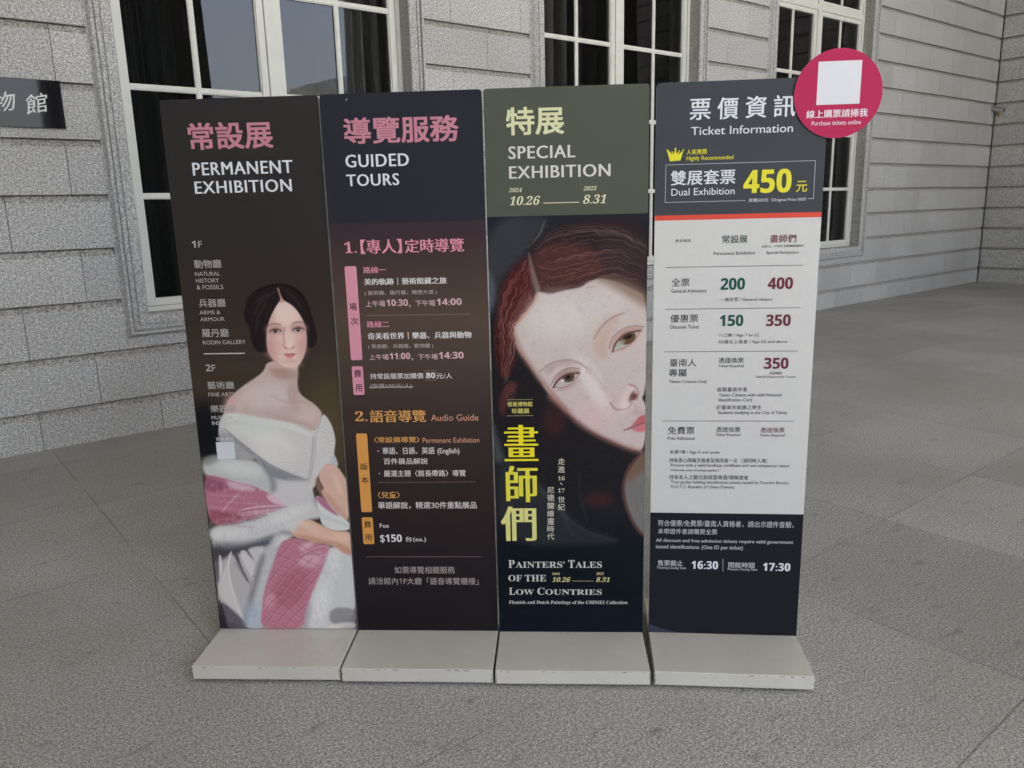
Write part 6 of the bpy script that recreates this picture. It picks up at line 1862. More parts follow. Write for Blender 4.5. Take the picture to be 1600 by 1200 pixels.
    ('L',(222,220,216),1.7,0.38,(1.5,[(364.6,197.4),(374.5,185.5)])),
    ('L',(149,148,149),1.7,0.38,(1.5,[(341.8,132.2),(349.5,118.8)])),
    ('L',(149,148,149),1.7,0.38,(1.5,[(339.9,90.1),(347.1,75.7)])),
    ('L',(162,160,160),1.7,0.38,(1.5,[(373.4,105.7),(379.3,92.5)])),
    ('L',(149,148,149),1.7,0.38,(1.5,[(377.9,110.7),(384.8,97.3)])),
    ('L',(149,148,149),1.7,0.38,(1.5,[(388.8,218.6),(399.4,205.5)])),
    ('L',(149,148,149),1.7,0.38,(1.5,[(358.0,136.7),(367.8,124.6)])),
    ('L',(162,160,160),1.7,0.38,(1.5,[(429.3,320.6),(439.5,311.8)])),
    ('L',(222,220,216),1.7,0.38,(1.5,[(397.3,289.2),(404.3,277.6)])),
    ('L',(212,210,207),1.7,0.38,(1.5,[(429.5,323.7),(439.4,311.7)])),
    ('L',(212,210,207),1.7,0.38,(1.5,[(393.0,292.4),(399.2,279.5)])),
    ('L',(162,160,160),1.7,0.38,(1.5,[(371.6,96.9),(376.7,88.6)])),
    ('L',(212,210,207),1.7,0.38,(1.5,[(358.4,127.5),(362.4,119.0)])),
    ('L',(162,160,160),1.7,0.38,(1.5,[(337.4,123.6),(346.3,114.0)])),
    ('L',(212,210,207),1.7,0.38,(1.5,[(398.0,257.4),(401.8,242.4)])),
    ('L',(162,160,160),1.7,0.38,(1.5,[(417.2,246.9),(424.3,234.7)])),
    ('L',(149,148,149),1.7,0.38,(1.5,[(362.9,150.1),(365.8,134.5)])),
    ('L',(149,148,149),1.7,0.38,(1.5,[(365.8,115.9),(368.9,101.5)])),
    ('L',(212,210,207),1.7,0.38,(1.5,[(418.5,322.6),(428.0,309.7)])),
    ('L',(222,220,216),1.7,0.38,(1.5,[(404.3,215.3),(410.4,206.3)])),
    ('L',(212,210,207),1.7,0.38,(1.5,[(414.9,315.5),(425.2,303.4)])),
    ('L',(222,220,216),1.7,0.38,(1.5,[(409.7,312.7),(419.5,301.9)])),
    ('L',(222,220,216),1.7,0.38,(1.5,[(356.0,115.5),(360.7,100.6)])),
    ('L',(162,160,160),1.7,0.38,(1.5,[(441.8,319.7),(451.9,306.7)])),
    ('L',(162,160,160),1.7,0.38,(1.5,[(355.4,70.8),(360.5,58.5)])),
    ('L',(149,148,149),1.7,0.38,(1.5,[(433.0,313.1),(443.7,300.9)])),
    ('L',(149,148,149),1.7,0.38,(1.5,[(354.4,70.6),(363.2,55.1)])),
    ('L',(222,220,216),1.7,0.38,(1.5,[(407.0,281.0),(415.9,268.5)])),
    ('L',(162,160,160),1.7,0.38,(1.5,[(370.9,221.9),(374.6,207.6)])),
    ('L',(212,210,207),1.7,0.38,(1.5,[(385.6,255.1),(390.5,244.1)])),
    ('L',(212,210,207),1.7,0.38,(1.5,[(365.4,187.0),(369.0,178.3)])),
    ('L',(222,220,216),1.7,0.38,(1.5,[(352.4,121.1),(358.6,109.4)])),
    ('L',(162,160,160),1.7,0.38,(1.5,[(343.7,81.8),(346.2,70.2)])),
    ('L',(162,160,160),1.7,0.38,(1.5,[(396.9,276.0),(402.9,265.0)])),
    ('L',(222,220,216),1.7,0.38,(1.5,[(428.1,327.6),(431.4,316.5)])),
    ('L',(149,148,149),1.7,0.38,(1.5,[(393.8,201.5),(401.5,191.6)])),
    ('L',(162,160,160),1.7,0.38,(1.5,[(394.8,215.4),(398.3,203.2)])),
    ('L',(212,210,207),1.7,0.38,(1.5,[(339.7,77.5),(342.8,62.1)])),
    ('L',(222,220,216),1.7,0.38,(1.5,[(396.6,173.0),(405.0,161.1)])),
    ('L',(162,160,160),1.7,0.38,(1.5,[(387.2,275.7),(397.5,264.1)])),
    ('L',(149,148,149),1.7,0.38,(1.5,[(409.9,322.1),(419.6,307.4)])),
    ('L',(162,160,160),1.7,0.38,(1.5,[(372.2,199.8),(380.7,186.1)])),
    ('L',(162,160,160),1.7,0.38,(1.5,[(382.4,216.7),(390.2,208.0)])),
    ('L',(212,210,207),1.7,0.38,(1.5,[(339.2,74.8),(344.8,59.8)])),
    ('L',(149,148,149),1.7,0.38,(1.5,[(357.3,159.1),(367.9,150.6)])),
    ('L',(149,148,149),1.7,0.38,(1.5,[(348.6,97.9),(351.7,89.3)])),
    ('L',(222,220,216),1.7,0.38,(1.5,[(351.9,143.1),(362.2,131.3)])),
    ('L',(149,148,149),1.7,0.38,(1.5,[(422.9,288.9),(433.0,277.0)])),
    ('L',(162,160,160),1.7,0.38,(1.5,[(439.9,290.7),(443.0,279.8)])),
    ('L',(162,160,160),1.7,0.38,(1.5,[(423.2,284.8),(432.1,275.8)])),
    ('L',(212,210,207),1.7,0.38,(1.5,[(102.2,593.6),(97.8,583.6)])),
    ('L',(222,220,216),1.7,0.38,(1.5,[(47.4,573.9),(41.9,560.5)])),
    ('L',(222,220,216),1.7,0.38,(1.5,[(118.2,604.6),(110.6,596.3)])),
    ('L',(162,160,160),1.7,0.38,(1.5,[(179.0,606.4),(168.1,595.6)])),
    ('L',(149,148,149),1.7,0.38,(1.5,[(27.3,615.0),(23.2,604.7)])),
    ('L',(222,220,216),1.7,0.38,(1.5,[(193.5,571.5),(190.2,561.3)])),
    ('L',(162,160,160),1.7,0.38,(1.5,[(27.4,582.9),(23.9,569.1)])),
    ('L',(162,160,160),1.7,0.38,(1.5,[(88.0,612.9),(79.5,600.1)])),
    ('L',(162,160,160),1.7,0.38,(1.5,[(166.6,592.2),(161.0,584.5)])),
    ('L',(162,160,160),1.7,0.38,(1.5,[(131.6,605.2),(128.3,592.1)])),
    ('L',(212,210,207),1.7,0.38,(1.5,[(99.0,585.2),(91.2,572.2)])),
    ('L',(212,210,207),1.7,0.38,(1.5,[(167.5,568.6),(157.1,557.5)])),
    ('L',(149,148,149),1.7,0.38,(1.5,[(69.4,602.7),(63.3,594.0)])),
    ('L',(222,220,216),1.7,0.38,(1.5,[(33.6,595.7),(23.1,583.0)])),
    ('L',(149,148,149),1.7,0.38,(1.5,[(205.1,598.4),(196.1,586.7)])),
    ('L',(162,160,160),1.7,0.38,(1.5,[(203.1,573.5),(197.3,562.3)])),
    ('L',(162,160,160),1.7,0.38,(1.5,[(110.7,574.4),(104.1,563.6)])),
    ('L',(149,148,149),1.7,0.38,(1.5,[(90.8,615.6),(87.0,602.7)])),
    ('L',(222,220,216),1.7,0.38,(1.5,[(74.5,571.5),(65.7,560.7)])),
    ('L',(162,160,160),1.7,0.38,(1.5,[(100.5,589.0),(89.9,577.0)])),
    ('L',(149,148,149),1.7,0.38,(1.5,[(212.5,609.7),(204.5,597.4)])),
    ('L',(162,160,160),1.7,0.38,(1.5,[(46.0,611.7),(35.4,604.2)])),
    ('L',(212,210,207),1.7,0.38,(1.5,[(31.2,621.8),(22.5,612.9)])),
    ('L',(222,220,216),1.7,0.38,(1.5,[(161.3,618.4),(156.1,605.2)])),
    ('L',(162,160,160),1.7,0.38,(1.5,[(15.9,602.4),(8.7,593.4)])),
    ('L',(222,220,216),1.7,0.38,(1.5,[(41.9,612.0),(31.9,604.0)])),
    ('L',(222,220,216),1.7,0.38,(1.5,[(44.7,585.6),(41.0,576.4)])),
    ('L',(212,210,207),1.7,0.38,(1.5,[(112.8,591.9),(105.7,581.1)])),
    ('L',(222,220,216),1.7,0.38,(1.5,[(184.2,608.4),(181.4,599.1)])),
    ('L',(162,160,160),1.7,0.38,(1.5,[(19.1,579.8),(12.4,569.0)])),
    ('L',(162,160,160),1.7,0.38,(1.5,[(33.5,615.8),(22.2,603.0)])),
    ('L',(222,220,216),1.7,0.38,(1.5,[(139.4,610.0),(132.0,598.5)])),
    ('L',(162,160,160),1.7,0.38,(1.5,[(75.5,592.0),(67.7,582.0)])),
    ('L',(162,160,160),1.7,0.38,(1.5,[(148.5,615.8),(142.1,606.8)])),
    ('L',(222,220,216),1.7,0.38,(1.5,[(71.3,572.5),(62.7,559.6)])),
    ('L',(162,160,160),1.7,0.38,(1.5,[(50.9,572.9),(41.1,565.9)])),
    ('L',(222,220,216),1.7,0.38,(1.5,[(181.1,609.6),(170.9,596.1)])),
    ('L',(162,160,160),1.7,0.38,(1.5,[(137.4,612.0),(134.6,602.1)])),
    ('L',(149,148,149),1.7,0.38,(1.5,[(124.0,608.3),(114.5,596.1)])),
    ('L',(222,220,216),1.7,0.38,(1.5,[(201.3,569.0),(190.8,561.8)])),
    ('L',(149,148,149),1.7,0.38,(1.5,[(117.6,609.9),(111.1,602.1)])),
    ('L',(162,160,160),1.7,0.38,(1.5,[(192.5,582.9),(187.0,570.8)])),
    ('L',(149,148,149),1.7,0.38,(1.5,[(199.0,600.8),(191.3,591.1)])),
    ('L',(162,160,160),1.7,0.38,(1.5,[(121.6,594.4),(115.7,587.3)])),
    ('L',(222,220,216),1.7,0.38,(1.5,[(132.5,574.3),(122.6,560.6)])),
    ('L',(222,220,216),1.7,0.38,(1.5,[(133.9,579.0),(129.9,570.3)])),
    ('L',(212,210,207),1.7,0.38,(1.5,[(39.0,599.0),(34.2,586.9)])),
    ('L',(162,160,160),1.7,0.38,(1.5,[(150.9,613.9),(147.4,605.0)])),
    ('L',(222,220,216),1.7,0.38,(1.5,[(72.1,591.1),(66.0,580.2)])),
    ('L',(222,220,216),1.7,0.38,(1.5,[(192.0,576.6),(186.8,563.9)])),
    ('L',(162,160,160),1.7,0.38,(1.5,[(211.9,587.3),(208.6,578.3)])),
    ('L',(222,220,216),1.7,0.38,(1.5,[(51.6,607.9),(47.7,594.2)])),
    ('L',(212,210,207),1.7,0.38,(1.5,[(136.5,597.8),(126.1,587.4)])),
    ('L',(212,210,207),1.7,0.38,(1.5,[(178.3,615.3),(172.6,602.3)])),
    ('L',(162,160,160),1.7,0.38,(1.5,[(153.6,580.0),(150.0,569.5)])),
    ('L',(162,160,160),1.7,0.38,(1.5,[(149.0,618.2),(141.1,608.5)])),
    ('L',(162,160,160),1.7,0.38,(1.5,[(72.1,583.0),(66.9,570.5)])),
    ('L',(212,210,207),1.7,0.38,(1.5,[(207.0,603.2),(201.1,596.2)])),
    ('L',(212,210,207),1.7,0.38,(1.5,[(131.6,619.5),(124.1,607.9)])),
    ('L',(222,220,216),1.7,0.38,(1.5,[(35.4,590.8),(25.5,582.3)])),
]
PIC3 = [
    ('P',(52,54,58),17.2,1.0,[(-1.7,1442.0),(189.2,1442.3),(168.8,1406.1),(122.5,1343.0),(70.9,1294.1),(34.0,1244.4),(16.7,1178.4),(0.1,1137.5),(-10.2,1137.6)]),
    ('P',(92,98,102),12.9,0.7,[(-6.4,1290.7),(14.0,1260.0),(22.5,1198.8),(0.5,1152.9),(-8.7,1153.1)]),
    ('P',(82,90,94),15.0,0.7,[(-2.9,805.7),(13.9,743.2),(35.1,665.3),(6.7,655.7),(-3.8,694.8)]),
    ('L',(66,68,72),6.4,0.4,(2.6,[(0.5,1400.1),(43.7,1413.9),(109.4,1436.9)])),
    ('L',(66,68,72),6.4,0.4,(2.6,[(0.2,1388.3),(43.4,1403.1),(109.2,1427.1)])),
    ('L',(66,68,72),6.4,0.4,(2.6,[(-0.2,1376.4),(43.1,1392.3),(109.0,1417.3)])),
    ('L',(66,68,72),6.4,0.4,(2.6,[(-0.6,1364.5),(42.8,1381.4),(108.7,1407.5)])),
    ('L',(66,68,72),6.4,0.4,(2.6,[(-1.0,1352.6),(42.5,1370.5),(108.5,1397.7)])),
    ('L',(66,68,72),6.4,0.4,(2.6,[(-1.3,1340.7),(42.2,1359.6),(108.3,1387.8)])),
    ('L',(66,68,72),6.4,0.4,(2.6,[(-1.7,1328.7),(41.9,1348.7),(108.1,1378.0)])),
    ('L',(66,68,72),6.4,0.4,(2.6,[(-2.1,1316.7),(41.6,1337.7),(107.9,1368.1)])),
    ('L',(66,68,72),6.4,0.4,(2.6,[(-2.4,1304.7),(41.3,1326.8),(107.7,1358.2)])),
    ('L',(66,68,72),6.4,0.4,(2.6,[(-2.8,1292.6),(41.0,1315.8),(107.5,1348.3)])),
    ('L',(66,68,72),6.4,0.4,(2.6,[(-3.2,1280.5),(40.7,1304.8),(107.3,1338.3)])),
    ('L',(66,68,72),6.4,0.4,(2.6,[(-3.6,1268.4),(40.4,1293.7),(107.1,1328.4)])),
    ('L',(66,68,72),6.4,0.4,(2.6,[(-4.0,1256.3),(40.1,1282.7),(106.8,1318.4)])),
    ('L',(66,68,72),6.4,0.4,(2.6,[(-4.3,1244.1),(39.8,1271.6),(106.6,1308.4)])),
    ('L',(70,66,66),3.2,0.9,(5.6,[(174.1,1425.6),(166.0,1391.4),(137.9,1360.0),(122.6,1350.4)])),
    ('L',(130,120,112),1.7,0.8,(1.7,[(169.0,1418.4),(161.0,1391.6),(135.4,1362.5)])),
    ('P',(46,36,38),19.3,1.0,[(127.5,1342.8),(168.4,1381.5),(238.8,1424.1),(328.1,1431.7),(486.0,1428.0),(488.8,1215.3),(428.4,1236.6),(327.9,1253.7),(297.6,1234.2),(272.3,1219.5),(226.7,1215.3),(191.0,1205.8),(155.7,1221.7),(136.2,1267.6)]),
    ('P',(74,47,43),17.2,1.0,[(132.5,1337.8),(203.1,1361.0),(298.1,1354.0),(358.0,1308.1),(348.0,1268.4),(297.6,1234.2),(257.1,1214.7),(191.0,1204.3),(160.7,1216.6),(141.1,1257.4)]),
    ('P',(56,44,46),19.3,0.85,[(328.0,1373.0),(484.2,1374.4),(486.2,1225.5),(408.2,1257.1),(348.0,1278.4)]),
    ('P',(76,36,35),17.2,1.0,[(119.7,1328.1),(131.1,1267.7),(142.8,1211.8),(129.4,1176.3),(97.7,1130.6),(66.4,1110.4),(41.1,1131.6),(26.4,1157.6),(33.3,1219.0),(60.1,1269.2),(91.2,1298.7)]),
    ('P',(70,37,36),12.9,1.0,[(29.6,1178.2),(67.0,1136.3),(80.7,1063.3),(76.4,989.6),(41.0,931.5),(21.1,969.2),(12.8,1043.4),(17.5,1116.4)]),
    ('P',(78,44,42),10.8,1.0,[(32.2,904.7),(55.6,927.8),(80.8,932.2),(80.2,904.1),(49.8,876.3),(39.5,833.9),(29.8,814.9),(17.0,853.1)]),
    ('P',(150,128,116),5.2,0.6,[(121.3,1333.0),(126.3,1332.9),(143.8,1267.5),(161.7,1216.5),(150.2,1196.4),(134.5,1232.3),(126.5,1287.9)]),
    ('P',(190,177,170),4.7,1.0,[(145.3,1211.8),(165.7,1211.4),(191.0,1204.3),(226.7,1215.3),(262.2,1220.7),(287.5,1226.8),(302.7,1241.6),(338.0,1252.5),(388.3,1239.9),(438.6,1216.3),(489.2,1190.1),(494.2,812.9),(254.1,815.5),(222.9,843.0),(186.7,886.7),(145.8,940.8),(115.4,989.1),(80.1,1037.1),(68.6,1094.8),(87.3,1125.6),(118.9,1161.1),(137.2,1183.9)]),
    ('P',(190,174,170),4.7,1.0,[(147.0,940.6),(485.2,936.1),(488.3,693.2),(437.8,704.7),(382.7,729.2),(327.7,757.0),(273.0,797.1),(227.6,837.4),(182.5,883.2)]),
    ('E',(202,196,190),47.3,0.8,(215.6,1133.7,98.9,68.8,0)),
    ('E',(196,188,186),38.7,0.6,(358.2,1172.2,73.1,51.6,0)),
    ('P',(128,104,86),19.3,0.75,[(327.9,1253.7),(398.2,1252.3),(488.8,1215.3),(489.7,1149.4),(428.8,1191.2),(358.1,1233.0)]),
    ('L',(150,112,100),10.8,0.75,(15.0,[(71.0,1089.5),(85.3,1037.0),(120.5,983.7),(151.0,938.1),(192.0,886.6),(233.3,837.5)])),
    ('L',(146,100,90),10.8,0.7,(15.0,[(182.4,879.4),(227.6,835.5),(272.9,794.3),(327.7,754.6),(382.7,727.3),(437.8,703.2),(483.7,693.2)])),
    ('L',(180,130,112),8.6,0.7,(8.6,[(147.8,1204.1),(134.5,1176.2),(97.7,1130.6),(71.4,1105.1)])),
    ('E',(202,172,168),30.1,0.6,(327.8,825.9,55.9,47.3,0)),
    ('E',(212,202,198),19.3,0.7,(317.2,922.5,30.1,94.6,0.5)),
    ('P',(186,160,146),17.2,0.8,[(317.5,1059.5),(337.9,1100.7),(368.4,1131.0),(409.0,1140.6),(378.7,1100.0),(363.5,1048.4),(368.8,1006.5),(343.1,996.3),(322.5,1017.6)]),
    ('L',(140,118,110),4.3,0.75,(4.3,[(322.6,1064.6),(343.0,1100.6),(373.5,1128.4),(414.0,1143.1)])),
    ('P',(170,148,140),10.8,0.8,[(161.9,972.5),(203.7,995.7),(255.5,997.6),(296.6,975.9),(255.4,987.1),(208.8,982.4),(182.4,951.0)]),
    ('L',(140,112,104),3.4,0.75,(3.2,[(151.4,962.0),(188.1,990.7),(240.0,1000.5),(276.1,991.0),(299.2,970.6)])),
    ('L',(186,160,152),12.9,0.6,(8.6,[(306.9,965.2),(337.9,927.6),(374.3,879.0),(405.6,841.0)])),
    ('P',(178,160,152),6.4,0.8,[(194.9,910.7),(208.3,945.3),(239.7,963.5),(270.7,963.0),(278.4,952.3),(254.9,926.0),(223.5,907.7)]),
    ('P',(176,170,164),2.1,1.0,[(197.5,914.5),(213.5,939.9),(244.8,958.1),(273.3,957.7),(260.2,933.9),(234.0,915.6),(207.9,909.0)]),
    ('E',(84,66,54),2.1,1.0,(240.5,944.9,20.6,18.1,0)),
    ('E',(30,26,26),1.7,1.0,(239.5,946.5,9.0,9.0,0)),
    ('E',(226,226,224),1.7,1.0,(223.8,932.3,4.3,3.0,0)),
    ('P',(168,140,130),5.4,0.9,[(192.3,912.4),(204.2,950.7),(237.2,974.1),(280.1,968.2),(275.9,953.9),(242.2,952.8),(213.4,934.6)]),
    ('L',(74,50,46),2.6,0.95,(5.2,[(193.8,910.2),(210.8,937.8),(242.2,954.4),(275.9,956.1)])),
    ('L',(128,84,76),2.1,0.85,(2.6,[(197.5,911.2),(223.5,906.6),(254.9,922.3),(275.8,952.4)])),
    ('L',(120,92,86),2.8,0.75,(2.8,[(187.2,918.9),(203.2,953.3),(239.8,974.1),(278.5,970.9)])),
    ('L',(160,122,114),4.3,0.7,(3.4,[(207.8,899.8),(244.4,906.4),(275.7,933.7)])),
    ('P',(196,164,154),8.6,0.7,[(373.9,1016.9),(378.9,1053.3),(409.3,1091.7),(454.9,1103.9),(475.2,1098.4),(460.4,1057.3),(419.9,1026.6)]),
    ('P',(174,172,162),2.1,1.0,[(379.0,1023.1),(386.5,1048.0),(404.3,1071.1),(429.6,1084.7),(462.6,1089.3),(452.7,1062.6),(424.9,1039.6),(394.3,1028.1)]),
    ('E',(92,70,52),2.1,1,(424.7,1065.6,26.9,20.4,0.45)),
    ('E',(42,32,28),2.1,1.0,(423.6,1072.4,15.0,11.2,0)),
    ('E',(158,160,146),4.3,0.7,(404.4,1047.7,15.0,8.6,0.6)),
    ('P',(174,142,130),5.4,0.85,[(374.8,1027.3),(378.8,1058.5),(404.2,1088.2),(439.7,1100.0),(472.7,1096.4),(466.2,1084.1),(432.2,1081.0),(404.3,1064.4)]),
    ('L',(84,58,52),2.6,0.95,(4.9,[(379.0,1022.0),(388.1,1049.0),(408.4,1070.5),(435.8,1083.5),(466.2,1087.2)])),
    ('L',(150,96,86),2.4,0.85,(2.8,[(379.0,1021.0),(394.3,1026.0),(424.9,1037.0),(452.7,1061.5),(464.1,1089.3)])),
    ('L',(138,108,98),3.2,0.8,(3.4,[(369.7,1032.6),(376.3,1063.8),(404.2,1091.8),(444.7,1104.0),(475.2,1099.4)])),
    ('P',(206,188,182),10.8,0.8,[(415.7,894.6),(431.0,915.7),(451.7,910.1),(461.2,888.7),(452.2,862.0),(431.6,846.0),(410.9,819.3),(395.2,835.7)]),
    ('L',(150,112,104),4.3,0.8,(5.2,[(433.6,916.8),(454.3,909.0),(462.2,888.6),(454.7,867.3)])),
    ('E',(96,58,54),3.4,0.9,(449.4,877.0,6.4,11.8,-0.5)),
    ('L',(148,108,102),4.3,0.8,(4.7,[(373.2,858.4),(386.9,837.1),(405.0,834.5),(429.9,839.9),(441.0,857.6)])),
    ('E',(212,192,186),10.8,0.7,(418.5,848.4,19.3,12.9,0)),
    ('E',(104,62,58),4.3,0.85,(440.9,878.6,6.4,17.2,-0.4)),
    ('P',(176,98,104),4.3,1.0,[(419.1,769.0),(441.7,782.1),(457.4,805.6),(470.8,817.3),(486.7,818.5),(487.0,791.1),(459.8,786.6)]),
    ('P',(188,112,116),5.2,1.0,[(439.5,773.6),(459.9,784.3),(487.0,792.1),(487.4,765.0),(466.9,760.4),(446.4,765.4)]),
    ('L',(96,50,56),2.1,0.9,(3.0,[(416.8,767.1),(441.8,775.0),(459.9,785.2),(487.0,793.0)])),
    ('E',(176,150,144),8.6,0.6,(464.0,824.4,21.5,8.6,0)),
    ('P',(112,109,106),10.8,1.0,[(488.2,695.6),(465.5,681.3),(433.7,642.8),(415.6,594.0),(416.0,544.8),(432.7,485.0),(458.8,434.7),(484.9,404.4),(491.6,434.6)]),
    ('P',(112,86,70),15.0,0.85,[(488.3,690.8),(461.0,676.5),(429.2,633.1),(425.0,584.2),(457.0,613.4),(489.0,632.7)]),
    ('L',(96,50,46),6.4,0.8,(6.4,[(461.0,678.9),(431.5,637.9),(414.7,589.1),(416.9,544.8),(432.7,485.0),(458.8,434.7),(484.9,404.4)])),
    ('L',(92,88,86),2.1,0.6,(1.5,[(438.8,584.1),(443.1,519.8)])),
    ('L',(92,88,86),2.1,0.6,(1.5,[(457.6,554.4),(462.0,489.9)])),
    ('L',(92,88,86),2.1,0.6,(1.5,[(471.1,588.8),(475.6,524.6)])),
    ('P',(48,50,53),19.3,0.75,[(7.3,675.3),(48.8,655.4),(113.6,625.5),(159.5,575.9),(215.0,510.9),(252.2,460.6),(299.1,430.1),(421.7,389.3),(298.9,374.2),(13.0,374.7)]),
    ('L',(82,84,80),10.8,0.5,(6.4,[(26.2,684.9),(67.0,635.6),(126.9,586.0),(191.6,521.0),(233.4,470.7)])),
    ('L',(66,68,66),8.6,0.5,(4.3,[(113.4,615.7),(168.6,556.0),(214.7,485.9),(251.8,410.0)])),
    ('L',(70,72,74),8.6,0.5,(4.3,[(233.4,465.7),(299.1,420.0),(393.4,389.3)])),
    ('L',(58,56,58),8.6,0.5,(4.3,[(272.0,624.4),(276.1,535.5),(299.2,460.4)])),
    ('E',(76,40,42),19.3,0.6,(336.8,535.2,43.0,25.8,0)),
    ('E',(70,40,40),21.5,0.6,(195.1,798.9,34.4,47.3,0)),
    ('L',(112,64,56),1.3,0.55,(1.7,[(78,1242),(72,1238),(68,1233),(67,1226),(67,1218),(66,1211),(61,1206),(55,1202),(51,1196),(51,1187),(52,1178),(50,1170),(46,1163),(40,1157),(37,1149),(37,1140),(38,1132),(36,1124)])),
    ('L',(112,64,56),1.3,0.55,(1.7,[(73,1277),(69,1261),(58,1252),(53,1237),(48,1222),(35,1212),(36,1192),(31,1174),(24,1156),(26,1136),(17,1118),(17,1103),(21,1088),(13,1073),(17,1058),(17,1043),(13,1028),(21,1012)])),
    ('L',(112,64,56),1.3,0.55,(1.7,[(87,1269),(86,1261),(85,1253),(81,1248),(75,1244),(70,1240),(69,1232),(69,1224),(67,1217),(62,1212),(56,1208),(52,1203),(52,1194),(53,1184),(51,1176),(46,1169),(41,1163),(38,1155)])),
    ('L',(50,26,26),1.3,0.55,(1.7,[(118,1312),(112,1304),(109,1291),(104,1283),(95,1277),(91,1266),(89,1255),(81,1248),(74,1239),(74,1226),(69,1216),(60,1209),(57,1198),(57,1183),(49,1172),(43,1160),(44,1145),(39,1133)])),
    ('L',(172,132,120),1.3,0.55,(1.7,[(124,1226),(120,1218),(113,1212),(112,1201),(113,1190),(106,1183),(101,1175),(100,1164),(94,1154),(82,1147),(78,1137),(75,1127),(65,1118),(57,1109),(63,1100),(65,1090),(60,1081),(62,1071)])),
    ('L',(50,26,26),1.3,0.55,(1.7,[(126,1210),(128,1196),(124,1186),(117,1178),(118,1165),(110,1155),(98,1148),(94,1136),(85,1126),(72,1118),(72,1107),(72,1096),(68,1085),(76,1075),(75,1064),(72,1053),(73,1032),(66,1009)])),
    ('L',(112,64,56),1.3,0.55,(1.7,[(119,1263),(115,1257),(114,1247),(116,1235),(113,1227),(106,1222),(103,1214),(104,1203),(101,1195),(94,1190),(91,1182),(91,1171),(86,1162),(76,1155),(71,1147),(70,1136),(66,1127),(56,1120)])),
    ('L',(112,64,56),1.3,0.55,(1.7,[(71,1107),(73,1100),(70,1094),(67,1087),(70,1080),(75,1074),(76,1067),(73,1060),(71,1053),(70,1042),(71,1029),(68,1015),(61,1002),(55,989),(54,975),(54,959),(50,945),(44,935)])),
    ('L',(40,23,25),1.3,0.55,(1.7,[(70,1119),(64,1112),(69,1104),(71,1096),(67,1089),(66,1082),(70,1074),(74,1067),(72,1060),(69,1052),(67,1038),(68,1023),(64,1008),(56,994),(52,981),(52,964),(50,947),(44,935)])),
    ('L',(150,104,92),1.3,0.55,(1.7,[(84,1268),(83,1257),(79,1249),(71,1243),(66,1235),(66,1224),(63,1215),(54,1209),(49,1201),(50,1188),(49,1175),(42,1166),(36,1156),(36,1143),(36,1131),(30,1121),(24,1111),(27,1101)])),
    ('L',(172,132,120),1.3,0.55,(1.7,[(116,1308),(113,1304),(111,1298),(111,1291),(109,1285),(107,1281),(102,1278),(98,1276),(95,1272),(93,1266),(93,1259),(92,1253),(89,1249),(85,1246),(81,1242),(78,1238),(77,1232),(77,1225)])),
    ('L',(150,104,92),1.3,0.55,(1.7,[(117,1154),(104,1148),(96,1140),(93,1129),(83,1122),(71,1114),(74,1104),(76,1095),(71,1085),(75,1076),(80,1067),(76,1056),(72,1040),(73,1020),(65,1000),(56,982),(55,959),(50,938)])),
    ('L',(172,132,120),1.3,0.55,(1.7,[(127,1200),(127,1193),(129,1185),(127,1180),(122,1176),(118,1172),(117,1166),(118,1158),(115,1152),(109,1148),(100,1145),(94,1140),(92,1134),(91,1128),(86,1122),(78,1118),(71,1114),(69,1108)])),
    ('L',(172,132,120),1.3,0.55,(1.7,[(85,1226),(84,1214),(83,1203),(74,1196),(69,1188),(69,1174),(64,1163),(55,1154),(51,1142),(52,1129),(44,1119),(38,1109),(42,1098),(45,1088),(40,1078),(39,1068),(44,1058),(44,1048)])),
    ('L',(150,104,92),1.3,0.55,(1.7,[(119,1284),(119,1277),(117,1273),(113,1270),(110,1267),(109,1261),(109,1254),(110,1247),(110,1241),(106,1237),(102,1234),(98,1231),(97,1226),(97,1219),(97,1212),(96,1207),(92,1203),(88,1200)])),
    ('L',(150,104,92),1.3,0.55,(1.7,[(41,1130),(35,1124),(30,1117),(29,1110),(32,1104),(35,1098),(36,1091),(33,1085),(30,1079),(28,1073),(31,1067),(34,1061),(35,1055),(33,1048),(29,1041),(27,1033),(29,1025),(32,1017)])),
    ('L',(50,26,26),1.3,0.55,(1.7,[(87,1245),(84,1240),(80,1237),(75,1233),(72,1228),(71,1222),(71,1215),(70,1209),(66,1204),(61,1201),(57,1196),(55,1189),(55,1181),(56,1173),(54,1166),(49,1160),(44,1155),(41,1148)])),
    ('L',(150,104,92),1.3,0.55,(1.7,[(123,1300),(122,1291),(124,1280),(124,1271),(122,1266),(118,1261),(118,1253),(120,1242),(121,1233),(117,1228),(112,1224),(110,1217),(111,1208),(110,1200),(105,1196),(100,1191),(98,1184),(99,1175)])),
    ('L',(112,64,56),1.3,0.55,(1.7,[(58,1108),(62,1101),(64,1094),(61,1087),(58,1080),(60,1073),(65,1066),(66,1060),(62,1052),(58,1041),(58,1028),(59,1016),(56,1003),(50,991),(45,980),(45,966),(45,950),(42,938)])),
    ('L',(84,44,40),1.3,0.55,(1.7,[(73,1232),(72,1225),(73,1217),(71,1211),(67,1206),(61,1202),(57,1197),(56,1189),(57,1180),(56,1172),(52,1165),(47,1159),(42,1153),(41,1145),(42,1136),(42,1129),(38,1122),(32,1115)])),
    ('L',(84,44,40),1.3,0.55,(1.7,[(87,1190),(83,1183),(82,1173),(81,1163),(74,1157),(66,1150),(63,1141),(63,1131),(59,1123),(50,1116),(47,1108),(50,1100),(54,1092),(52,1085),(48,1077),(49,1069),(54,1062),(55,1054)])),
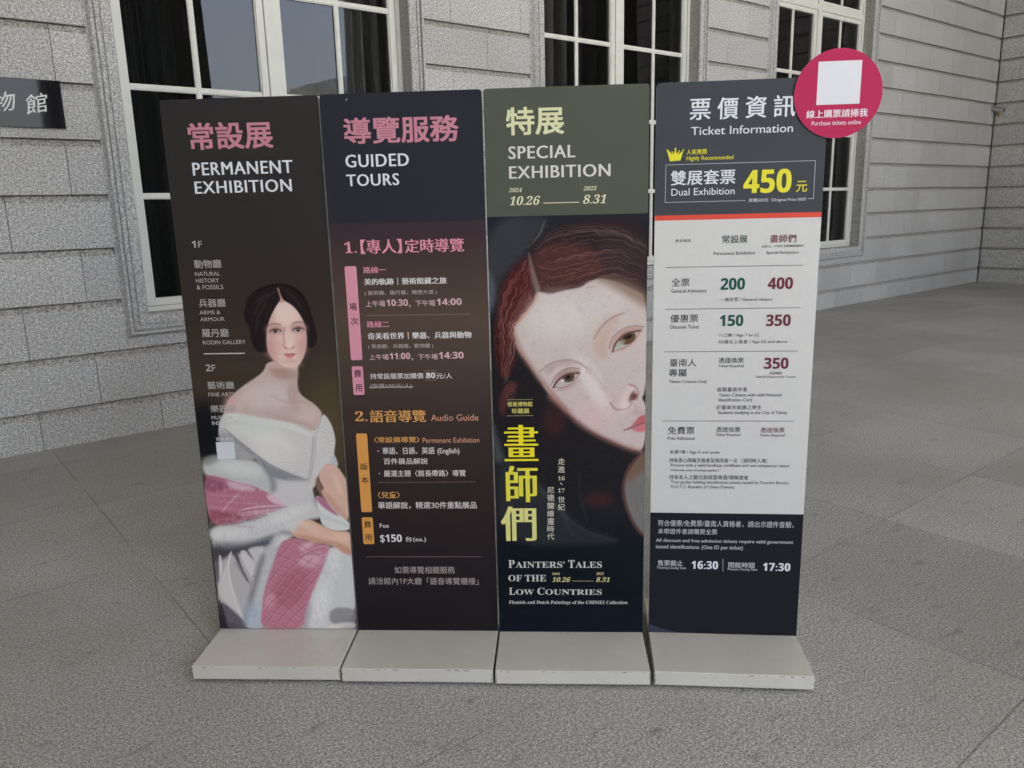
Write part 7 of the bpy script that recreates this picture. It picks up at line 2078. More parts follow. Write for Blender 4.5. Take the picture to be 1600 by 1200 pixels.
    ('L',(112,64,56),1.3,0.55,(1.7,[(77,1252),(70,1248),(66,1241),(66,1231),(64,1223),(59,1217),(52,1212),(48,1204),(49,1194),(49,1183),(44,1175),(37,1167),(35,1157),(37,1146),(36,1136),(31,1127),(24,1118),(24,1110)])),
    ('L',(112,64,56),1.3,0.55,(1.7,[(40,1116),(38,1110),(39,1104),(43,1098),(45,1092),(44,1086),(41,1080),(38,1074),(39,1068),(42,1062),(45,1057),(45,1051),(42,1044),(38,1035),(36,1027),(38,1019),(41,1010),(41,1001)])),
    ('L',(112,64,56),1.3,0.55,(1.7,[(37,1188),(37,1178),(35,1170),(30,1163),(26,1156),(25,1147),(26,1138),(27,1129),(24,1121),(19,1113),(17,1107),(17,1100),(21,1093),(23,1086),(21,1080),(17,1073),(15,1066),(16,1059)])),
    ('L',(40,23,25),1.3,0.55,(1.7,[(107,1238),(104,1234),(100,1231),(96,1228),(94,1223),(94,1217),(95,1211),(94,1205),(91,1201),(87,1198),(83,1195),(80,1190),(80,1184),(81,1178),(79,1171),(76,1166),(71,1162),(66,1158)])),
    ('L',(150,104,92),1.3,0.55,(1.7,[(60,1184),(55,1177),(49,1170),(46,1163),(46,1154),(46,1144),(44,1137),(38,1129),(32,1122),(31,1114),(34,1107),(37,1100),(35,1093),(31,1086),(29,1079),(32,1072),(35,1066),(36,1059)])),
    ('L',(150,104,92),1.3,0.55,(1.7,[(118,1308),(111,1305),(107,1297),(105,1286),(101,1279),(93,1275),(87,1268),(86,1258),(84,1248),(77,1243),(71,1236),(70,1226),(69,1216),(63,1209),(55,1203),(53,1193),(54,1180),(50,1170)])),
    ('L',(112,64,56),1.3,0.55,(1.7,[(114,1259),(112,1253),(113,1244),(115,1236),(113,1230),(108,1226),(103,1222),(101,1216),(102,1208),(102,1201),(99,1195),(93,1192),(89,1187),(88,1180),(88,1172),(86,1165),(80,1160),(73,1155)])),
    ('L',(50,26,26),1.3,0.55,(1.7,[(100,1276),(93,1273),(88,1268),(86,1261),(86,1252),(83,1245),(78,1241),(72,1236),(70,1229),(70,1220),(68,1213),(63,1207),(57,1203),(53,1196),(53,1186),(54,1176),(50,1168),(44,1161)])),
    ('L',(40,23,25),1.3,0.55,(1.7,[(25,1114),(21,1106),(23,1098),(27,1090),(27,1082),(23,1073),(20,1065),(22,1057),(26,1049),(26,1040),(21,1030),(20,1021),(24,1011),(27,1001),(25,992),(22,985),(22,976),(25,963)])),
    ('L',(172,132,120),1.3,0.55,(1.7,[(68,1178),(59,1168),(53,1156),(53,1141),(46,1129),(37,1117),(41,1105),(42,1093),(36,1082),(40,1071),(43,1060),(37,1048),(37,1033),(41,1017),(35,1002),(31,987),(35,968),(32,953)])),
    ('L',(40,23,25),1.3,0.55,(1.7,[(57,1248),(53,1233),(48,1219),(36,1209),(37,1189),(33,1172),(25,1156),(27,1136),(20,1119),(16,1104),(22,1090),(17,1076),(15,1061),(20,1048),(15,1032),(18,1018),(23,1001),(18,989)])),
    ('L',(172,132,120),1.3,0.55,(1.7,[(126,1219),(122,1210),(124,1198),(119,1189),(112,1183),(113,1172),(111,1161),(99,1155),(92,1146),(90,1135),(80,1127),(69,1119),(67,1110),(70,1100),(65,1091),(67,1081),(73,1072),(71,1062)])),
    ('L',(50,26,26),1.3,0.55,(1.7,[(100,1274),(92,1265),(91,1251),(84,1241),(76,1232),(76,1218),(69,1207),(60,1198),(60,1182),(55,1168),(45,1156),(45,1140),(41,1126),(31,1113),(35,1100),(37,1088),(31,1075),(34,1063)])),
    ('L',(50,26,26),1.3,0.55,(1.7,[(77,1215),(70,1205),(61,1195),(62,1178),(54,1164),(45,1151),(46,1134),(38,1120),(33,1107),(39,1094),(35,1082),(33,1069),(39,1057),(35,1042),(31,1026),(36,1008),(31,992),(29,977)])),
    ('L',(150,104,92),1.3,0.55,(1.7,[(126,1286),(130,1267),(130,1254),(129,1242),(135,1223),(130,1214),(126,1204),(127,1190),(120,1182),(116,1171),(116,1158),(102,1150),(94,1140),(89,1128),(74,1120),(70,1109),(74,1097),(69,1086)])),
    ('L',(172,132,120),1.3,0.55,(1.7,[(71,1124),(61,1117),(56,1109),(61,1101),(64,1093),(60,1085),(58,1077),(61,1069),(66,1062),(64,1053),(58,1041),(56,1027),(58,1012),(54,998),(47,985),(44,971),(45,953),(42,938)])),
    ('L',(150,104,92),1.3,0.55,(1.7,[(70,1152),(68,1140),(65,1130),(54,1121),(49,1111),(55,1101),(55,1091),(50,1082),(52,1072),(58,1063),(55,1053),(49,1040),(51,1024),(51,1008),(43,993),(40,979),(42,959),(38,943)])),
    ('L',(50,26,26),1.3,0.55,(1.7,[(126,1261),(123,1253),(120,1244),(123,1229),(122,1219),(114,1214),(112,1205),(113,1193),(108,1185),(101,1179),(100,1167),(97,1157),(86,1150),(78,1141),(77,1130),(70,1122),(58,1113),(60,1104)])),
    ('L',(40,23,25),1.3,0.55,(1.7,[(32,1157),(33,1142),(29,1130),(21,1118),(22,1107),(27,1097),(24,1087),(19,1076),(22,1066),(25,1056),(21,1045),(18,1034),(22,1022),(26,1010),(22,1000),(20,990),(25,975),(26,962)])),
    ('L',(40,23,25),1.3,0.55,(1.7,[(98,1292),(88,1288),(79,1281),(76,1270),(71,1261),(61,1254),(58,1242),(56,1230),(48,1222),(40,1214),(40,1200),(38,1185),(30,1174),(28,1160),(30,1144),(25,1131),(17,1117),(20,1106)])),
    ('L',(112,64,56),1.3,0.55,(1.7,[(106,1189),(102,1186),(100,1182),(99,1176),(100,1170),(99,1165),(96,1160),(91,1157),(85,1153),(80,1149),(78,1144),(78,1138),(77,1133),(74,1128),(69,1124),(63,1120),(58,1116),(56,1111)])),
    ('L',(150,104,92),1.3,0.55,(1.7,[(97,1187),(92,1182),(91,1174),(90,1165),(87,1158),(80,1153),(72,1147),(69,1140),(69,1132),(67,1125),(60,1119),(52,1112),(53,1105),(57,1098),(60,1092),(58,1085),(54,1078),(54,1072)])),
    ('L',(50,26,26),1.3,0.55,(1.7,[(26,1129),(22,1117),(17,1109),(16,1099),(20,1090),(21,1081),(17,1072),(14,1062),(17,1054),(20,1045),(18,1035),(15,1025),(17,1016),(22,1005),(23,995),(19,988),(19,980),(23,967)])),
    ('L',(84,44,40),1.3,0.55,(1.7,[(126,1277),(127,1265),(124,1259),(123,1249),(126,1235),(127,1224),(120,1219),(117,1211),(118,1199),(115,1192),(108,1186),(106,1177),(107,1166),(99,1159),(89,1152),(85,1143),(83,1133),(73,1126)])),
    ('L',(84,44,40),1.3,0.55,(1.7,[(73,1248),(70,1235),(68,1222),(57,1214),(53,1202),(53,1186),(44,1174),(39,1160),(40,1143),(33,1130),(25,1115),(31,1103),(29,1091),(24,1079),(29,1067),(30,1055),(24,1041),(27,1027)])),
    ('L',(40,23,25),1.3,0.55,(1.7,[(40,1204),(40,1187),(39,1171),(29,1157),(28,1141),(28,1125),(20,1111),(20,1098),(25,1086),(20,1073),(18,1060),(23,1048),(21,1035),(18,1021),(24,1006),(24,993),(20,982),(24,964)])),
    ('L',(172,132,120),1.3,0.55,(1.7,[(102,1146),(95,1140),(94,1131),(88,1124),(77,1119),(69,1112),(73,1104),(77,1097),(73,1089),(71,1081),(76,1074),(80,1067),(78,1059),(73,1049),(72,1033),(72,1017),(66,1001),(57,986)])),
    ('L',(84,44,40),1.3,0.55,(1.7,[(129,1224),(125,1214),(118,1206),(119,1192),(115,1182),(108,1174),(107,1161),(98,1151),(86,1143),(83,1131),(74,1121),(62,1111),(68,1100),(69,1089),(64,1078),(71,1067),(72,1056),(64,1038)])),
    ('L',(172,132,120),1.3,0.55,(1.7,[(73,1253),(67,1249),(62,1244),(61,1237),(60,1229),(59,1222),(54,1217),(48,1212),(43,1207),(43,1198),(44,1188),(43,1180),(39,1172),(33,1166),(31,1157),(31,1148),(32,1139),(31,1130)])),
    ('L',(112,64,56),1.3,0.55,(1.7,[(79,1257),(73,1249),(65,1243),(63,1232),(61,1220),(53,1213),(46,1205),(46,1191),(45,1178),(38,1167),(33,1155),(34,1141),(32,1128),(24,1117),(22,1106),(27,1096),(27,1086),(22,1075)])),
    ('L',(84,44,40),1.3,0.55,(1.7,[(117,1232),(116,1222),(109,1217),(104,1209),(105,1198),(103,1189),(95,1183),(91,1174),(90,1162),(84,1154),(74,1147),(69,1137),(68,1126),(60,1118),(53,1109),(56,1100),(61,1091),(57,1082)])),
    ('L',(84,44,40),1.3,0.55,(1.7,[(106,1189),(101,1182),(102,1171),(98,1162),(88,1155),(81,1147),(79,1137),(75,1128),(64,1121),(57,1112),(63,1103),(64,1095),(59,1086),(60,1077),(66,1069),(66,1060),(61,1051),(59,1036)])),
    ('L',(172,132,120),1.3,0.55,(1.7,[(83,1141),(81,1131),(74,1123),(63,1116),(62,1107),(68,1097),(66,1089),(62,1080),(67,1071),(71,1063),(67,1053),(62,1038),(63,1022),(61,1004),(52,989),(48,973),(48,952),(44,935)])),
    ('L',(84,44,40),1.3,0.55,(1.7,[(22,1121),(16,1111),(13,1103),(16,1094),(19,1085),(18,1076),(13,1067),(12,1058),(16,1050),(18,1041),(15,1032),(12,1023),(15,1014),(20,1004),(21,995),(18,988),(18,981),(21,969)])),
    ('L',(84,44,40),1.3,0.55,(1.7,[(58,1109),(63,1102),(64,1095),(60,1088),(58,1081),(61,1074),(66,1067),(66,1060),(62,1053),(59,1042),(59,1029),(60,1016),(56,1003),(49,992),(46,980),(47,965),(46,950),(41,939)])),
    ('L',(50,26,26),1.3,0.55,(1.7,[(120,1272),(115,1263),(110,1254),(112,1239),(107,1229),(99,1221),(99,1208),(96,1197),(87,1190),(86,1177),(82,1164),(70,1155),(66,1142),(63,1129),(52,1119),(49,1107),(55,1096),(51,1085)])),
    ('L',(172,132,120),1.3,0.55,(1.7,[(127,1195),(128,1184),(122,1178),(117,1171),(118,1160),(112,1151),(100,1146),(93,1138),(91,1128),(82,1121),(70,1114),(72,1105),(76,1096),(72,1087),(71,1078),(78,1069),(78,1061),(73,1050)])),
    ('L',(40,23,25),1.3,0.55,(1.7,[(62,1116),(58,1109),(63,1101),(66,1094),(64,1086),(60,1079),(62,1071),(67,1064),(68,1057),(64,1048),(59,1034),(59,1021),(60,1007),(55,993),(48,981),(45,968),(46,951),(43,936)])),
    ('L',(172,132,120),1.3,0.55,(1.7,[(63,1120),(59,1115),(60,1109),(63,1104),(65,1099),(64,1094),(61,1089),(59,1084),(60,1079),(63,1074),(66,1069),(67,1064),(65,1059),(62,1053),(60,1046),(60,1037),(61,1028),(61,1018)])),
    ('L',(54,38,38),1.3,0.45,(1.7,[(254,1234),(264,1233),(274,1232),(286,1238),(298,1245),(310,1246),(322,1247),(335,1253),(348,1260),(360,1261),(372,1262),(384,1264),(398,1263),(410,1257)])),
    ('L',(118,74,62),1.3,0.45,(1.7,[(226,1232),(241,1240),(257,1243),(272,1243),(289,1252),(307,1254),(325,1258),(344,1268),(362,1268),(380,1274),(400,1271),(418,1259),(437,1256),(456,1249)])),
    ('L',(92,58,52),1.3,0.45,(1.7,[(330,1275),(341,1280),(351,1282),(360,1281),(370,1282),(380,1287),(391,1288),(401,1283),(410,1276),(420,1271),(430,1269),(441,1269),(450,1265),(460,1257)])),
    ('L',(118,74,62),1.3,0.45,(1.7,[(337,1248),(345,1250),(354,1250),(362,1251),(371,1255),(381,1259),(390,1258),(399,1253),(408,1247),(417,1242),(427,1241),(436,1241),(446,1239),(455,1233)])),
    ('L',(128,112,108),1.3,0.45,(1.7,[(327,1390),(337,1386),(348,1384),(360,1386),(371,1388),(382,1387),(393,1383),(403,1379),(412,1378),(422,1375),(431,1368),(440,1360),(449,1356),(458,1355)])),
    ('L',(44,34,36),1.3,0.45,(1.7,[(197,1344),(213,1349),(229,1348),(245,1353),(262,1360),(277,1358),(294,1362),(310,1366),(326,1362),(343,1362),(360,1367),(376,1363),(392,1362),(407,1361)])),
    ('L',(128,112,108),1.3,0.45,(1.7,[(171,1275),(178,1274),(185,1268),(192,1262),(202,1266),(213,1271),(224,1271),(235,1270),(246,1275),(257,1281),(268,1280),(278,1279),(290,1284),(303,1290)])),
    ('L',(54,38,38),1.3,0.45,(1.7,[(296,1319),(312,1324),(326,1321),(341,1322),(357,1328),(372,1328),(386,1326),(401,1326),(415,1321),(428,1311),(442,1306),(456,1304),(470,1294),(484,1286)])),
    ('L',(92,58,52),1.3,0.45,(1.7,[(134,1318),(139,1324),(145,1329),(152,1330),(158,1329),(164,1332),(170,1337),(176,1343),(182,1343),(188,1343),(197,1345),(207,1350),(218,1355),(228,1354)])),
    ('L',(44,34,36),1.3,0.45,(1.7,[(304,1336),(318,1336),(331,1333),(345,1336),(359,1341),(372,1340),(385,1337),(399,1337),(411,1335),(423,1326),(435,1318),(448,1316),(460,1312),(472,1303)])),
    ('L',(128,112,108),1.3,0.45,(1.7,[(146,1294),(158,1289),(170,1285),(182,1285),(196,1278),(215,1288),(234,1286),(254,1294),(273,1297),(294,1299),(316,1307),(337,1304),(359,1313),(380,1312)])),
    ('L',(54,38,38),1.3,0.45,(1.7,[(185,1229),(190,1224),(195,1222),(202,1226),(210,1227),(217,1226),(225,1225),(232,1227),(240,1232),(247,1236),(255,1236),(262,1234),(269,1235),(277,1238)])),
    ('L',(118,74,62),1.3,0.45,(1.7,[(215,1314),(231,1313),(246,1318),(262,1324),(277,1323),(293,1327),(309,1332),(325,1329),(342,1331),(359,1337),(375,1334),(391,1335),(407,1333),(421,1323)])),
    ('L',(140,98,84),1.3,0.45,(1.7,[(176,1365),(189,1370),(210,1377),(232,1382),(254,1383),(276,1393),(298,1391),(320,1394),(341,1391),(363,1389),(385,1391),(404,1382),(422,1378),(439,1365)])),
    ('L',(92,58,52),1.3,0.45,(1.7,[(252,1337),(270,1342),(286,1341),(305,1347),(323,1347),(340,1344),(359,1351),(377,1349),(394,1347),(411,1345),(426,1333),(442,1325),(458,1322),(474,1310)])),
    ('L',(118,74,62),1.3,0.45,(1.7,[(156,1332),(161,1333),(166,1337),(172,1343),(177,1346),(182,1346),(188,1346),(195,1349),(204,1354),(213,1358),(223,1359),(232,1357),(241,1358),(250,1361)])),
    ('L',(128,112,108),1.3,0.45,(1.7,[(179,1235),(190,1219),(204,1218),(221,1222),(237,1222),(254,1231),(270,1230),(288,1237),(308,1244),(328,1246),(349,1258),(368,1259),(389,1261),(410,1256)])),
    ('L',(128,112,108),1.3,0.45,(1.7,[(275,1361),(291,1364),(309,1369),(326,1365),(343,1364),(361,1369),(378,1365),(395,1365),(410,1362),(424,1351),(439,1343),(454,1341),(469,1329),(483,1322)])),
    ('L',(54,38,38),1.3,0.45,(1.7,[(275,1340),(283,1339),(292,1338),(301,1340),(310,1343),(319,1346),(328,1345),(337,1342),(346,1341),(355,1344),(365,1348),(374,1349),(382,1347),(391,1345)])),
    ('L',(140,98,84),1.3,0.45,(1.7,[(233,1272),(246,1280),(260,1281),(272,1280),(286,1286),(301,1291),(316,1289),(331,1292),(346,1300),(361,1300),(375,1300),(391,1304),(405,1299),(419,1289)])),
    ('L',(140,98,84),1.3,0.45,(1.7,[(224,1369),(237,1368),(250,1369),(264,1376),(277,1379),(290,1378),(303,1378),(317,1382),(331,1382),(343,1377),(357,1377),(371,1381),(384,1380),(396,1375)])),
    ('L',(44,34,36),1.3,0.45,(1.7,[(197,1229),(211,1237),(226,1236),(240,1239),(255,1246),(269,1245),(285,1249),(302,1258),(319,1257),(337,1264),(354,1272),(371,1271),(389,1274),(407,1269)])),
    ('L',(128,112,108),1.3,0.45,(1.7,[(201,1338),(209,1343),(217,1346),(226,1346),(234,1345),(242,1345),(250,1348),(258,1352),(266,1356),(274,1356),(282,1355),(290,1355),(299,1356),(307,1359)])),
    ('L',(92,58,52),1.3,0.45,(1.7,[(152,1360),(158,1365),(164,1374),(170,1382),(176,1386),(182,1389),(188,1394),(198,1399),(209,1404),(220,1405),(231,1404),(241,1405),(252,1410),(263,1415)])),
    ('L',(128,112,108),1.3,0.45,(1.7,[(233,1246),(245,1252),(258,1257),(270,1255),(282,1257),(297,1265),(311,1268),(325,1267),(340,1274),(355,1280),(369,1280),(383,1282),(399,1281),(413,1274)])),
    ('L',(128,112,108),1.3,0.45,(1.7,[(209,1304),(226,1302),(243,1309),(260,1314),(277,1312),(294,1320),(313,1321),(330,1320),(349,1327),(367,1326),(385,1327),(403,1327),(419,1315),(436,1308)])),
    ('L',(92,58,52),1.3,0.45,(1.7,[(300,1245),(313,1245),(327,1249),(342,1258),(355,1260),(369,1260),(383,1265),(398,1263),(412,1254),(426,1247),(441,1247),(456,1242),(470,1232),(485,1228)])),
    ('L',(128,112,108),1.3,0.45,(1.7,[(331,1386),(343,1381),(356,1382),(370,1386),(383,1384),(395,1379),(407,1376),(418,1374),(429,1367),(439,1358),(450,1354),(461,1352),(472,1345),(482,1335)])),
    ('L',(140,98,84),1.3,0.45,(1.7,[(274,1253),(289,1261),(306,1266),(321,1265),(338,1272),(354,1278),(370,1277),(386,1281),(403,1278),(419,1267),(435,1262),(452,1260),(468,1250),(484,1243)])),
    ('L',(44,34,36),1.3,0.45,(1.7,[(265,1369),(277,1368),(289,1369),(301,1373),(314,1375),(326,1372),(338,1369),(351,1372),(363,1375),(375,1372),(387,1369),(399,1369),(410,1368),(420,1361)])),
    ('L',(54,38,38),1.3,0.45,(1.7,[(303,1304),(317,1305),(331,1303),(346,1308),(360,1314),(374,1312),(388,1312),(403,1311),(416,1305),(429,1295),(443,1291),(457,1289),(470,1280),(484,1272)])),
    ('L',(92,58,52),1.3,0.45,(1.7,[(264,1241),(278,1246),(294,1254),(310,1254),(326,1259),(343,1267),(359,1268),(375,1271),(392,1274),(408,1264),(425,1257),(442,1256),(458,1247),(475,1238)])),
    ('L',(118,74,62),1.3,0.45,(1.7,[(331,1330),(341,1334),(352,1337),(362,1337),(372,1334),(382,1335),(393,1337),(403,1336),(412,1330),(421,1322),(430,1318),(440,1317),(450,1315),(459,1309)])),
    ('L',(140,98,84),1.3,0.45,(1.7,[(245,1315),(256,1320),(267,1322),(277,1320),(288,1322),(300,1327),(311,1329),(322,1327),(333,1326),(345,1329),(357,1334),(368,1334),(379,1331),(390,1332)])),
    ('L',(54,38,38),1.3,0.45,(1.7,[(245,1280),(254,1285),(262,1287),(271,1285),(279,1285),(289,1288),(299,1293),(309,1296),(318,1295),(328,1294),(338,1296),(348,1301),(358,1305),(367,1304)])),
    ('L',(118,74,62),1.3,0.45,(1.7,[(312,1401),(326,1398),(341,1394),(356,1396),(371,1397),(385,1392),(400,1391),(412,1389),(424,1381),(435,1371),(447,1368),(459,1364),(471,1353),(483,1346)])),
    ('L',(128,112,108),1.3,0.45,(1.7,[(172,1373),(184,1384),(203,1388),(226,1397),(248,1396),(271,1405),(293,1407),(315,1406),(337,1407),(358,1401),(381,1404),(401,1397),(419,1390),(436,1381)])),
    ('L',(140,98,84),1.3,0.45,(1.7,[(263,1227),(271,1225),(280,1227),(292,1235),(303,1239),(313,1240),(323,1240),(334,1245),(345,1253),(356,1256),(366,1256),(377,1257),(388,1257),(400,1257)])),
    ('L',(44,34,36),1.3,0.45,(1.7,[(292,1252),(304,1252),(316,1253),(328,1259),(340,1265),(352,1266),(363,1266),(376,1271),(388,1274),(400,1268),(412,1260),(424,1256),(437,1256),(449,1252)])),
    ('L',(118,74,62),1.3,0.45,(1.7,[(162,1284),(170,1285),(178,1285),(187,1278),(196,1277),(210,1284),(223,1285),(236,1284),(250,1291),(263,1295),(276,1293),(290,1297),(305,1304),(320,1303)])),
    ('L',(140,98,84),1.3,0.45,(1.7,[(182,1260),(191,1255),(205,1260),(220,1258),(236,1263),(251,1269),(266,1267),(281,1273),(299,1279),(316,1278),(334,1285),(352,1290),(368,1289),(386,1296)])),
    ('L',(44,34,36),1.3,0.45,(1.7,[(163,1275),(168,1275),(172,1276),(176,1275),(181,1271),(186,1266),(190,1263),(195,1262),(202,1267),(209,1270),(216,1271),(223,1270),(230,1269),(238,1271)])),
    ('L',(128,112,108),1.3,0.45,(1.7,[(276,1234),(289,1242),(303,1247),(316,1246),(329,1250),(343,1259),(356,1262),(369,1262),(383,1265),(397,1264),(411,1257),(425,1248),(439,1247),(453,1245)])),
    ('L',(54,38,38),1.3,0.45,(1.7,[(275,1235),(285,1241),(296,1246),(306,1247),(317,1247),(327,1251),(339,1258),(349,1262),(360,1261),(370,1262),(381,1267),(393,1266),(403,1262),(414,1254)])),
    ('L',(128,112,108),1.3,0.45,(1.7,[(174,1303),(181,1305),(188,1302),(196,1300),(207,1305),(218,1310),(229,1311),(240,1309),(251,1313),(263,1319),(274,1321),(285,1319),(296,1320),(309,1325)])),
    ('L',(140,98,84),1.3,0.45,(1.7,[(143,1344),(156,1348),(169,1362),(182,1369),(198,1376),(221,1383),(243,1384),(266,1394),(288,1393),(311,1397),(333,1394),(355,1392),(377,1394),(399,1388)])),
    ('L',(140,98,84),1.3,0.45,(1.7,[(329,1304),(341,1309),(353,1313),(364,1313),(375,1311),(386,1314),(398,1314),(408,1309),(419,1301),(429,1295),(441,1294),(451,1292),(462,1285),(473,1277)])),
    ('L',(44,34,36),1.3,0.45,(1.7,[(156,1260),(163,1252),(170,1250),(177,1246),(184,1237),(191,1228),(199,1229),(209,1233),(220,1232),(230,1232),(241,1238),(251,1242),(262,1241),(272,1241)])),
    ('L',(118,74,62),1.3,0.45,(1.7,[(149,1300),(158,1295),(167,1292),(175,1295),(184,1293),(192,1288),(206,1294),(220,1299),(234,1297),(247,1300),(262,1308),(275,1307),(289,1308),(305,1314)])),
    ('L',(128,112,108),1.3,0.45,(1.7,[(176,1370),(185,1373),(198,1381),(215,1386),(231,1385),(248,1390),(265,1397),(281,1396),(297,1399),(314,1402),(330,1398),(346,1394),(362,1398),(378,1395)])),
    ('L',(128,112,108),1.3,0.45,(1.7,[(266,1390),(284,1389),(303,1392),(321,1395),(339,1388),(357,1390),(376,1391),(393,1385),(409,1383),(424,1376),(438,1364),(454,1361),(468,1352),(483,1340)])),
    ('L',(54,38,38),1.3,0.45,(1.7,[(292,1279),(306,1280),(321,1280),(336,1287),(352,1291),(366,1290),(381,1294),(396,1295),(411,1285),(425,1277),(440,1276),(455,1270),(469,1260),(484,1257)])),
    ('L',(92,58,52),1.3,0.45,(1.7,[(180,1388),(196,1393),(219,1403),(242,1403),(266,1410),(289,1415),(311,1413),(334,1415),(355,1407),(378,1410),(400,1404),(418,1397),(435,1388),(452,1375)])),
    ('L',(118,74,62),1.3,0.45,(1.7,[(163,1260),(173,1256),(183,1243),(193,1239),(208,1241),(223,1240),(239,1248),(254,1249),(270,1250),(287,1259),(305,1260),(323,1265),(342,1273),(360,1273)])),
    ('L',(118,74,62),1.3,0.45,(1.7,[(260,1226),(274,1232),(291,1238),(307,1239),(325,1248),(343,1254),(359,1255),(377,1264),(395,1260),(412,1249),(431,1248),(449,1240),(467,1230),(485,1229)])),
    ('L',(44,34,36),1.3,0.45,(1.7,[(324,1295),(337,1296),(350,1303),(363,1306),(375,1304),(387,1304),(400,1303),(412,1300),(423,1291),(435,1285),(448,1284),(460,1281),(472,1272),(484,1265)])),
    ('L',(92,58,52),1.3,0.45,(1.7,[(150,1353),(159,1355),(168,1362),(177,1373),(185,1378),(197,1379),(213,1386),(228,1391),(243,1390),(259,1393),(274,1400),(289,1401),(304,1399),(319,1401)])),
    ('L',(118,74,62),1.3,0.45,(1.7,[(204,1307),(216,1313),(229,1312),(242,1312),(255,1319),(268,1323),(280,1321),(293,1323),(307,1329),(321,1330),(334,1327),(348,1329),(362,1335),(375,1334)])),
    ('L',(140,98,84),1.3,0.45,(1.7,[(160,1272),(167,1266),(172,1265),(178,1265),(184,1261),(191,1253),(198,1252),(207,1257),(217,1261),(226,1261),(236,1259),(245,1263),(255,1268),(264,1271)])),
    ('L',(44,34,36),1.3,0.45,(1.7,[(336,1350),(349,1354),(361,1357),(373,1354),(385,1352),(397,1353),(408,1351),(419,1344),(429,1335),(440,1332),(451,1331),(462,1324),(473,1315),(484,1311)])),
    ('L',(54,38,38),1.3,0.45,(1.7,[(337,1350),(348,1353),(359,1356),(370,1356),(380,1353),(390,1352),(400,1352),(410,1350),(419,1344),(428,1337),(437,1332),(447,1331),(456,1329),(465,1322)])),
    ('L',(54,38,38),1.3,0.45,(1.7,[(134,1327),(139,1333),(144,1339),(150,1341),(156,1342),(162,1344),(167,1350),(172,1357),(178,1360),(184,1361),(189,1362),(199,1365),(208,1371),(218,1374)])),
    ('L',(58,36,34),1.1,0.4,(1.2,[(306.0,1248.2),(309.9,1253.6),(316.9,1253.9),(321.6,1248.7)])),
    ('L',(150,104,86),1.1,0.4,(1.2,[(331.1,1241.2),(334.7,1244.6),(341.3,1244.9),(345.6,1240.1)])),
    ('L',(58,36,34),1.1,0.4,(1.2,[(220.2,1283.5),(222.9,1286.9),(227.9,1287.1),(231.1,1283.5)])),
    ('L',(58,36,34),1.1,0.4,(1.2,[(231.7,1249.8),(235.6,1253.6),(242.6,1253.9),(247.2,1248.8)])),
    ('L',(150,104,86),1.1,0.4,(1.2,[(212.3,1268.4),(214.5,1270.6),(218.3,1270.8),(220.8,1267.9)])),
    ('L',(150,104,86),1.1,0.4,(1.2,[(338.1,1273.9),(340.5,1276.7),(344.8,1276.9),(347.6,1273.7)])),
    ('L',(58,36,34),1.1,0.4,(1.2,[(265.2,1252.6),(267.3,1254.2),(271.0,1254.3),(273.4,1251.6)])),
    ('L',(58,36,34),1.1,0.4,(1.2,[(262.1,1264.9),(264.4,1266.8),(268.5,1267.0),(271.2,1263.9)])),
    ('L',(58,36,34),1.1,0.4,(1.2,[(291.6,1272.2),(294.3,1276.2),(299.3,1276.4),(302.6,1272.7)])),
    ('L',(58,36,34),1.1,0.4,(1.2,[(309.7,1258.7),(312.9,1261.8),(318.6,1262.0),(322.3,1257.8)])),
    ('L',(58,36,34),1.1,0.4,(1.2,[(211.3,1274.8),(214.5,1278.4),(220.1,1278.6),(223.8,1274.5)])),
    ('L',(150,104,86),1.1,0.4,(1.2,[(312.0,1276.9),(315.7,1281.9),(322.3,1282.1),(326.7,1277.3)])),
    ('L',(150,104,86),1.1,0.4,(1.2,[(263.8,1219.8),(266.1,1222.5),(270.3,1222.6),(273.0,1219.6)])),
    ('L',(150,104,86),1.1,0.4,(1.2,[(153.5,1241.0),(157.4,1245.8),(164.2,1246.1),(168.7,1241.1)])),
    ('L',(150,104,86),1.1,0.4,(1.2,[(155.6,1240.9),(157.9,1242.9),(162.1,1243.1),(164.9,1240.0)])),
    ('L',(150,104,86),1.1,0.4,(1.2,[(155.4,1282.8),(159.2,1287.4),(166.0,1287.7),(170.5,1282.7)])),
    ('L',(150,104,86),1.1,0.4,(1.2,[(294.0,1273.1),(297.6,1278.0),(303.9,1278.2),(308.1,1273.5)])),
    ('L',(58,36,34),1.1,0.4,(1.2,[(204.4,1291.2),(206.4,1292.5),(210.1,1292.6),(212.5,1289.9)])),
    ('L',(150,104,86),1.1,0.4,(1.2,[(231.7,1330.0),(234.6,1332.7),(239.7,1332.9),(243.1,1329.1)])),
    ('L',(150,104,86),1.1,0.4,(1.2,[(310.4,1221.6),(314.0,1226.3),(320.6,1226.6),(325.0,1221.7)])),
    ('L',(150,104,86),1.1,0.4,(1.2,[(294.2,1327.6),(296.4,1330.9),(300.3,1331.0),(302.9,1328.1)])),
    ('L',(58,36,34),1.1,0.4,(1.2,[(249.6,1276.0),(251.8,1278.6),(255.6,1278.7),(258.2,1275.9)])),
    ('L',(150,104,86),1.1,0.4,(1.2,[(269.4,1277.9),(272.5,1280.5),(278.1,1280.7),(281.8,1276.6)])),
    ('L',(58,36,34),1.1,0.4,(1.2,[(233.5,1323.3),(235.7,1325.7),(239.7,1325.8),(242.3,1322.9)])),
    ('L',(150,104,86),1.1,0.4,(1.2,[(276.3,1321.8),(279.5,1325.6),(285.2,1325.8),(289.0,1321.6)])),
    ('L',(58,36,34),1.1,0.4,(1.2,[(148.4,1335.3),(151.1,1338.7),(155.7,1338.9),(158.7,1335.5)])),
    ('L',(58,36,34),1.1,0.4,(1.2,[(263.2,1222.8),(265.6,1225.4),(269.8,1225.6),(272.5,1222.5)])),
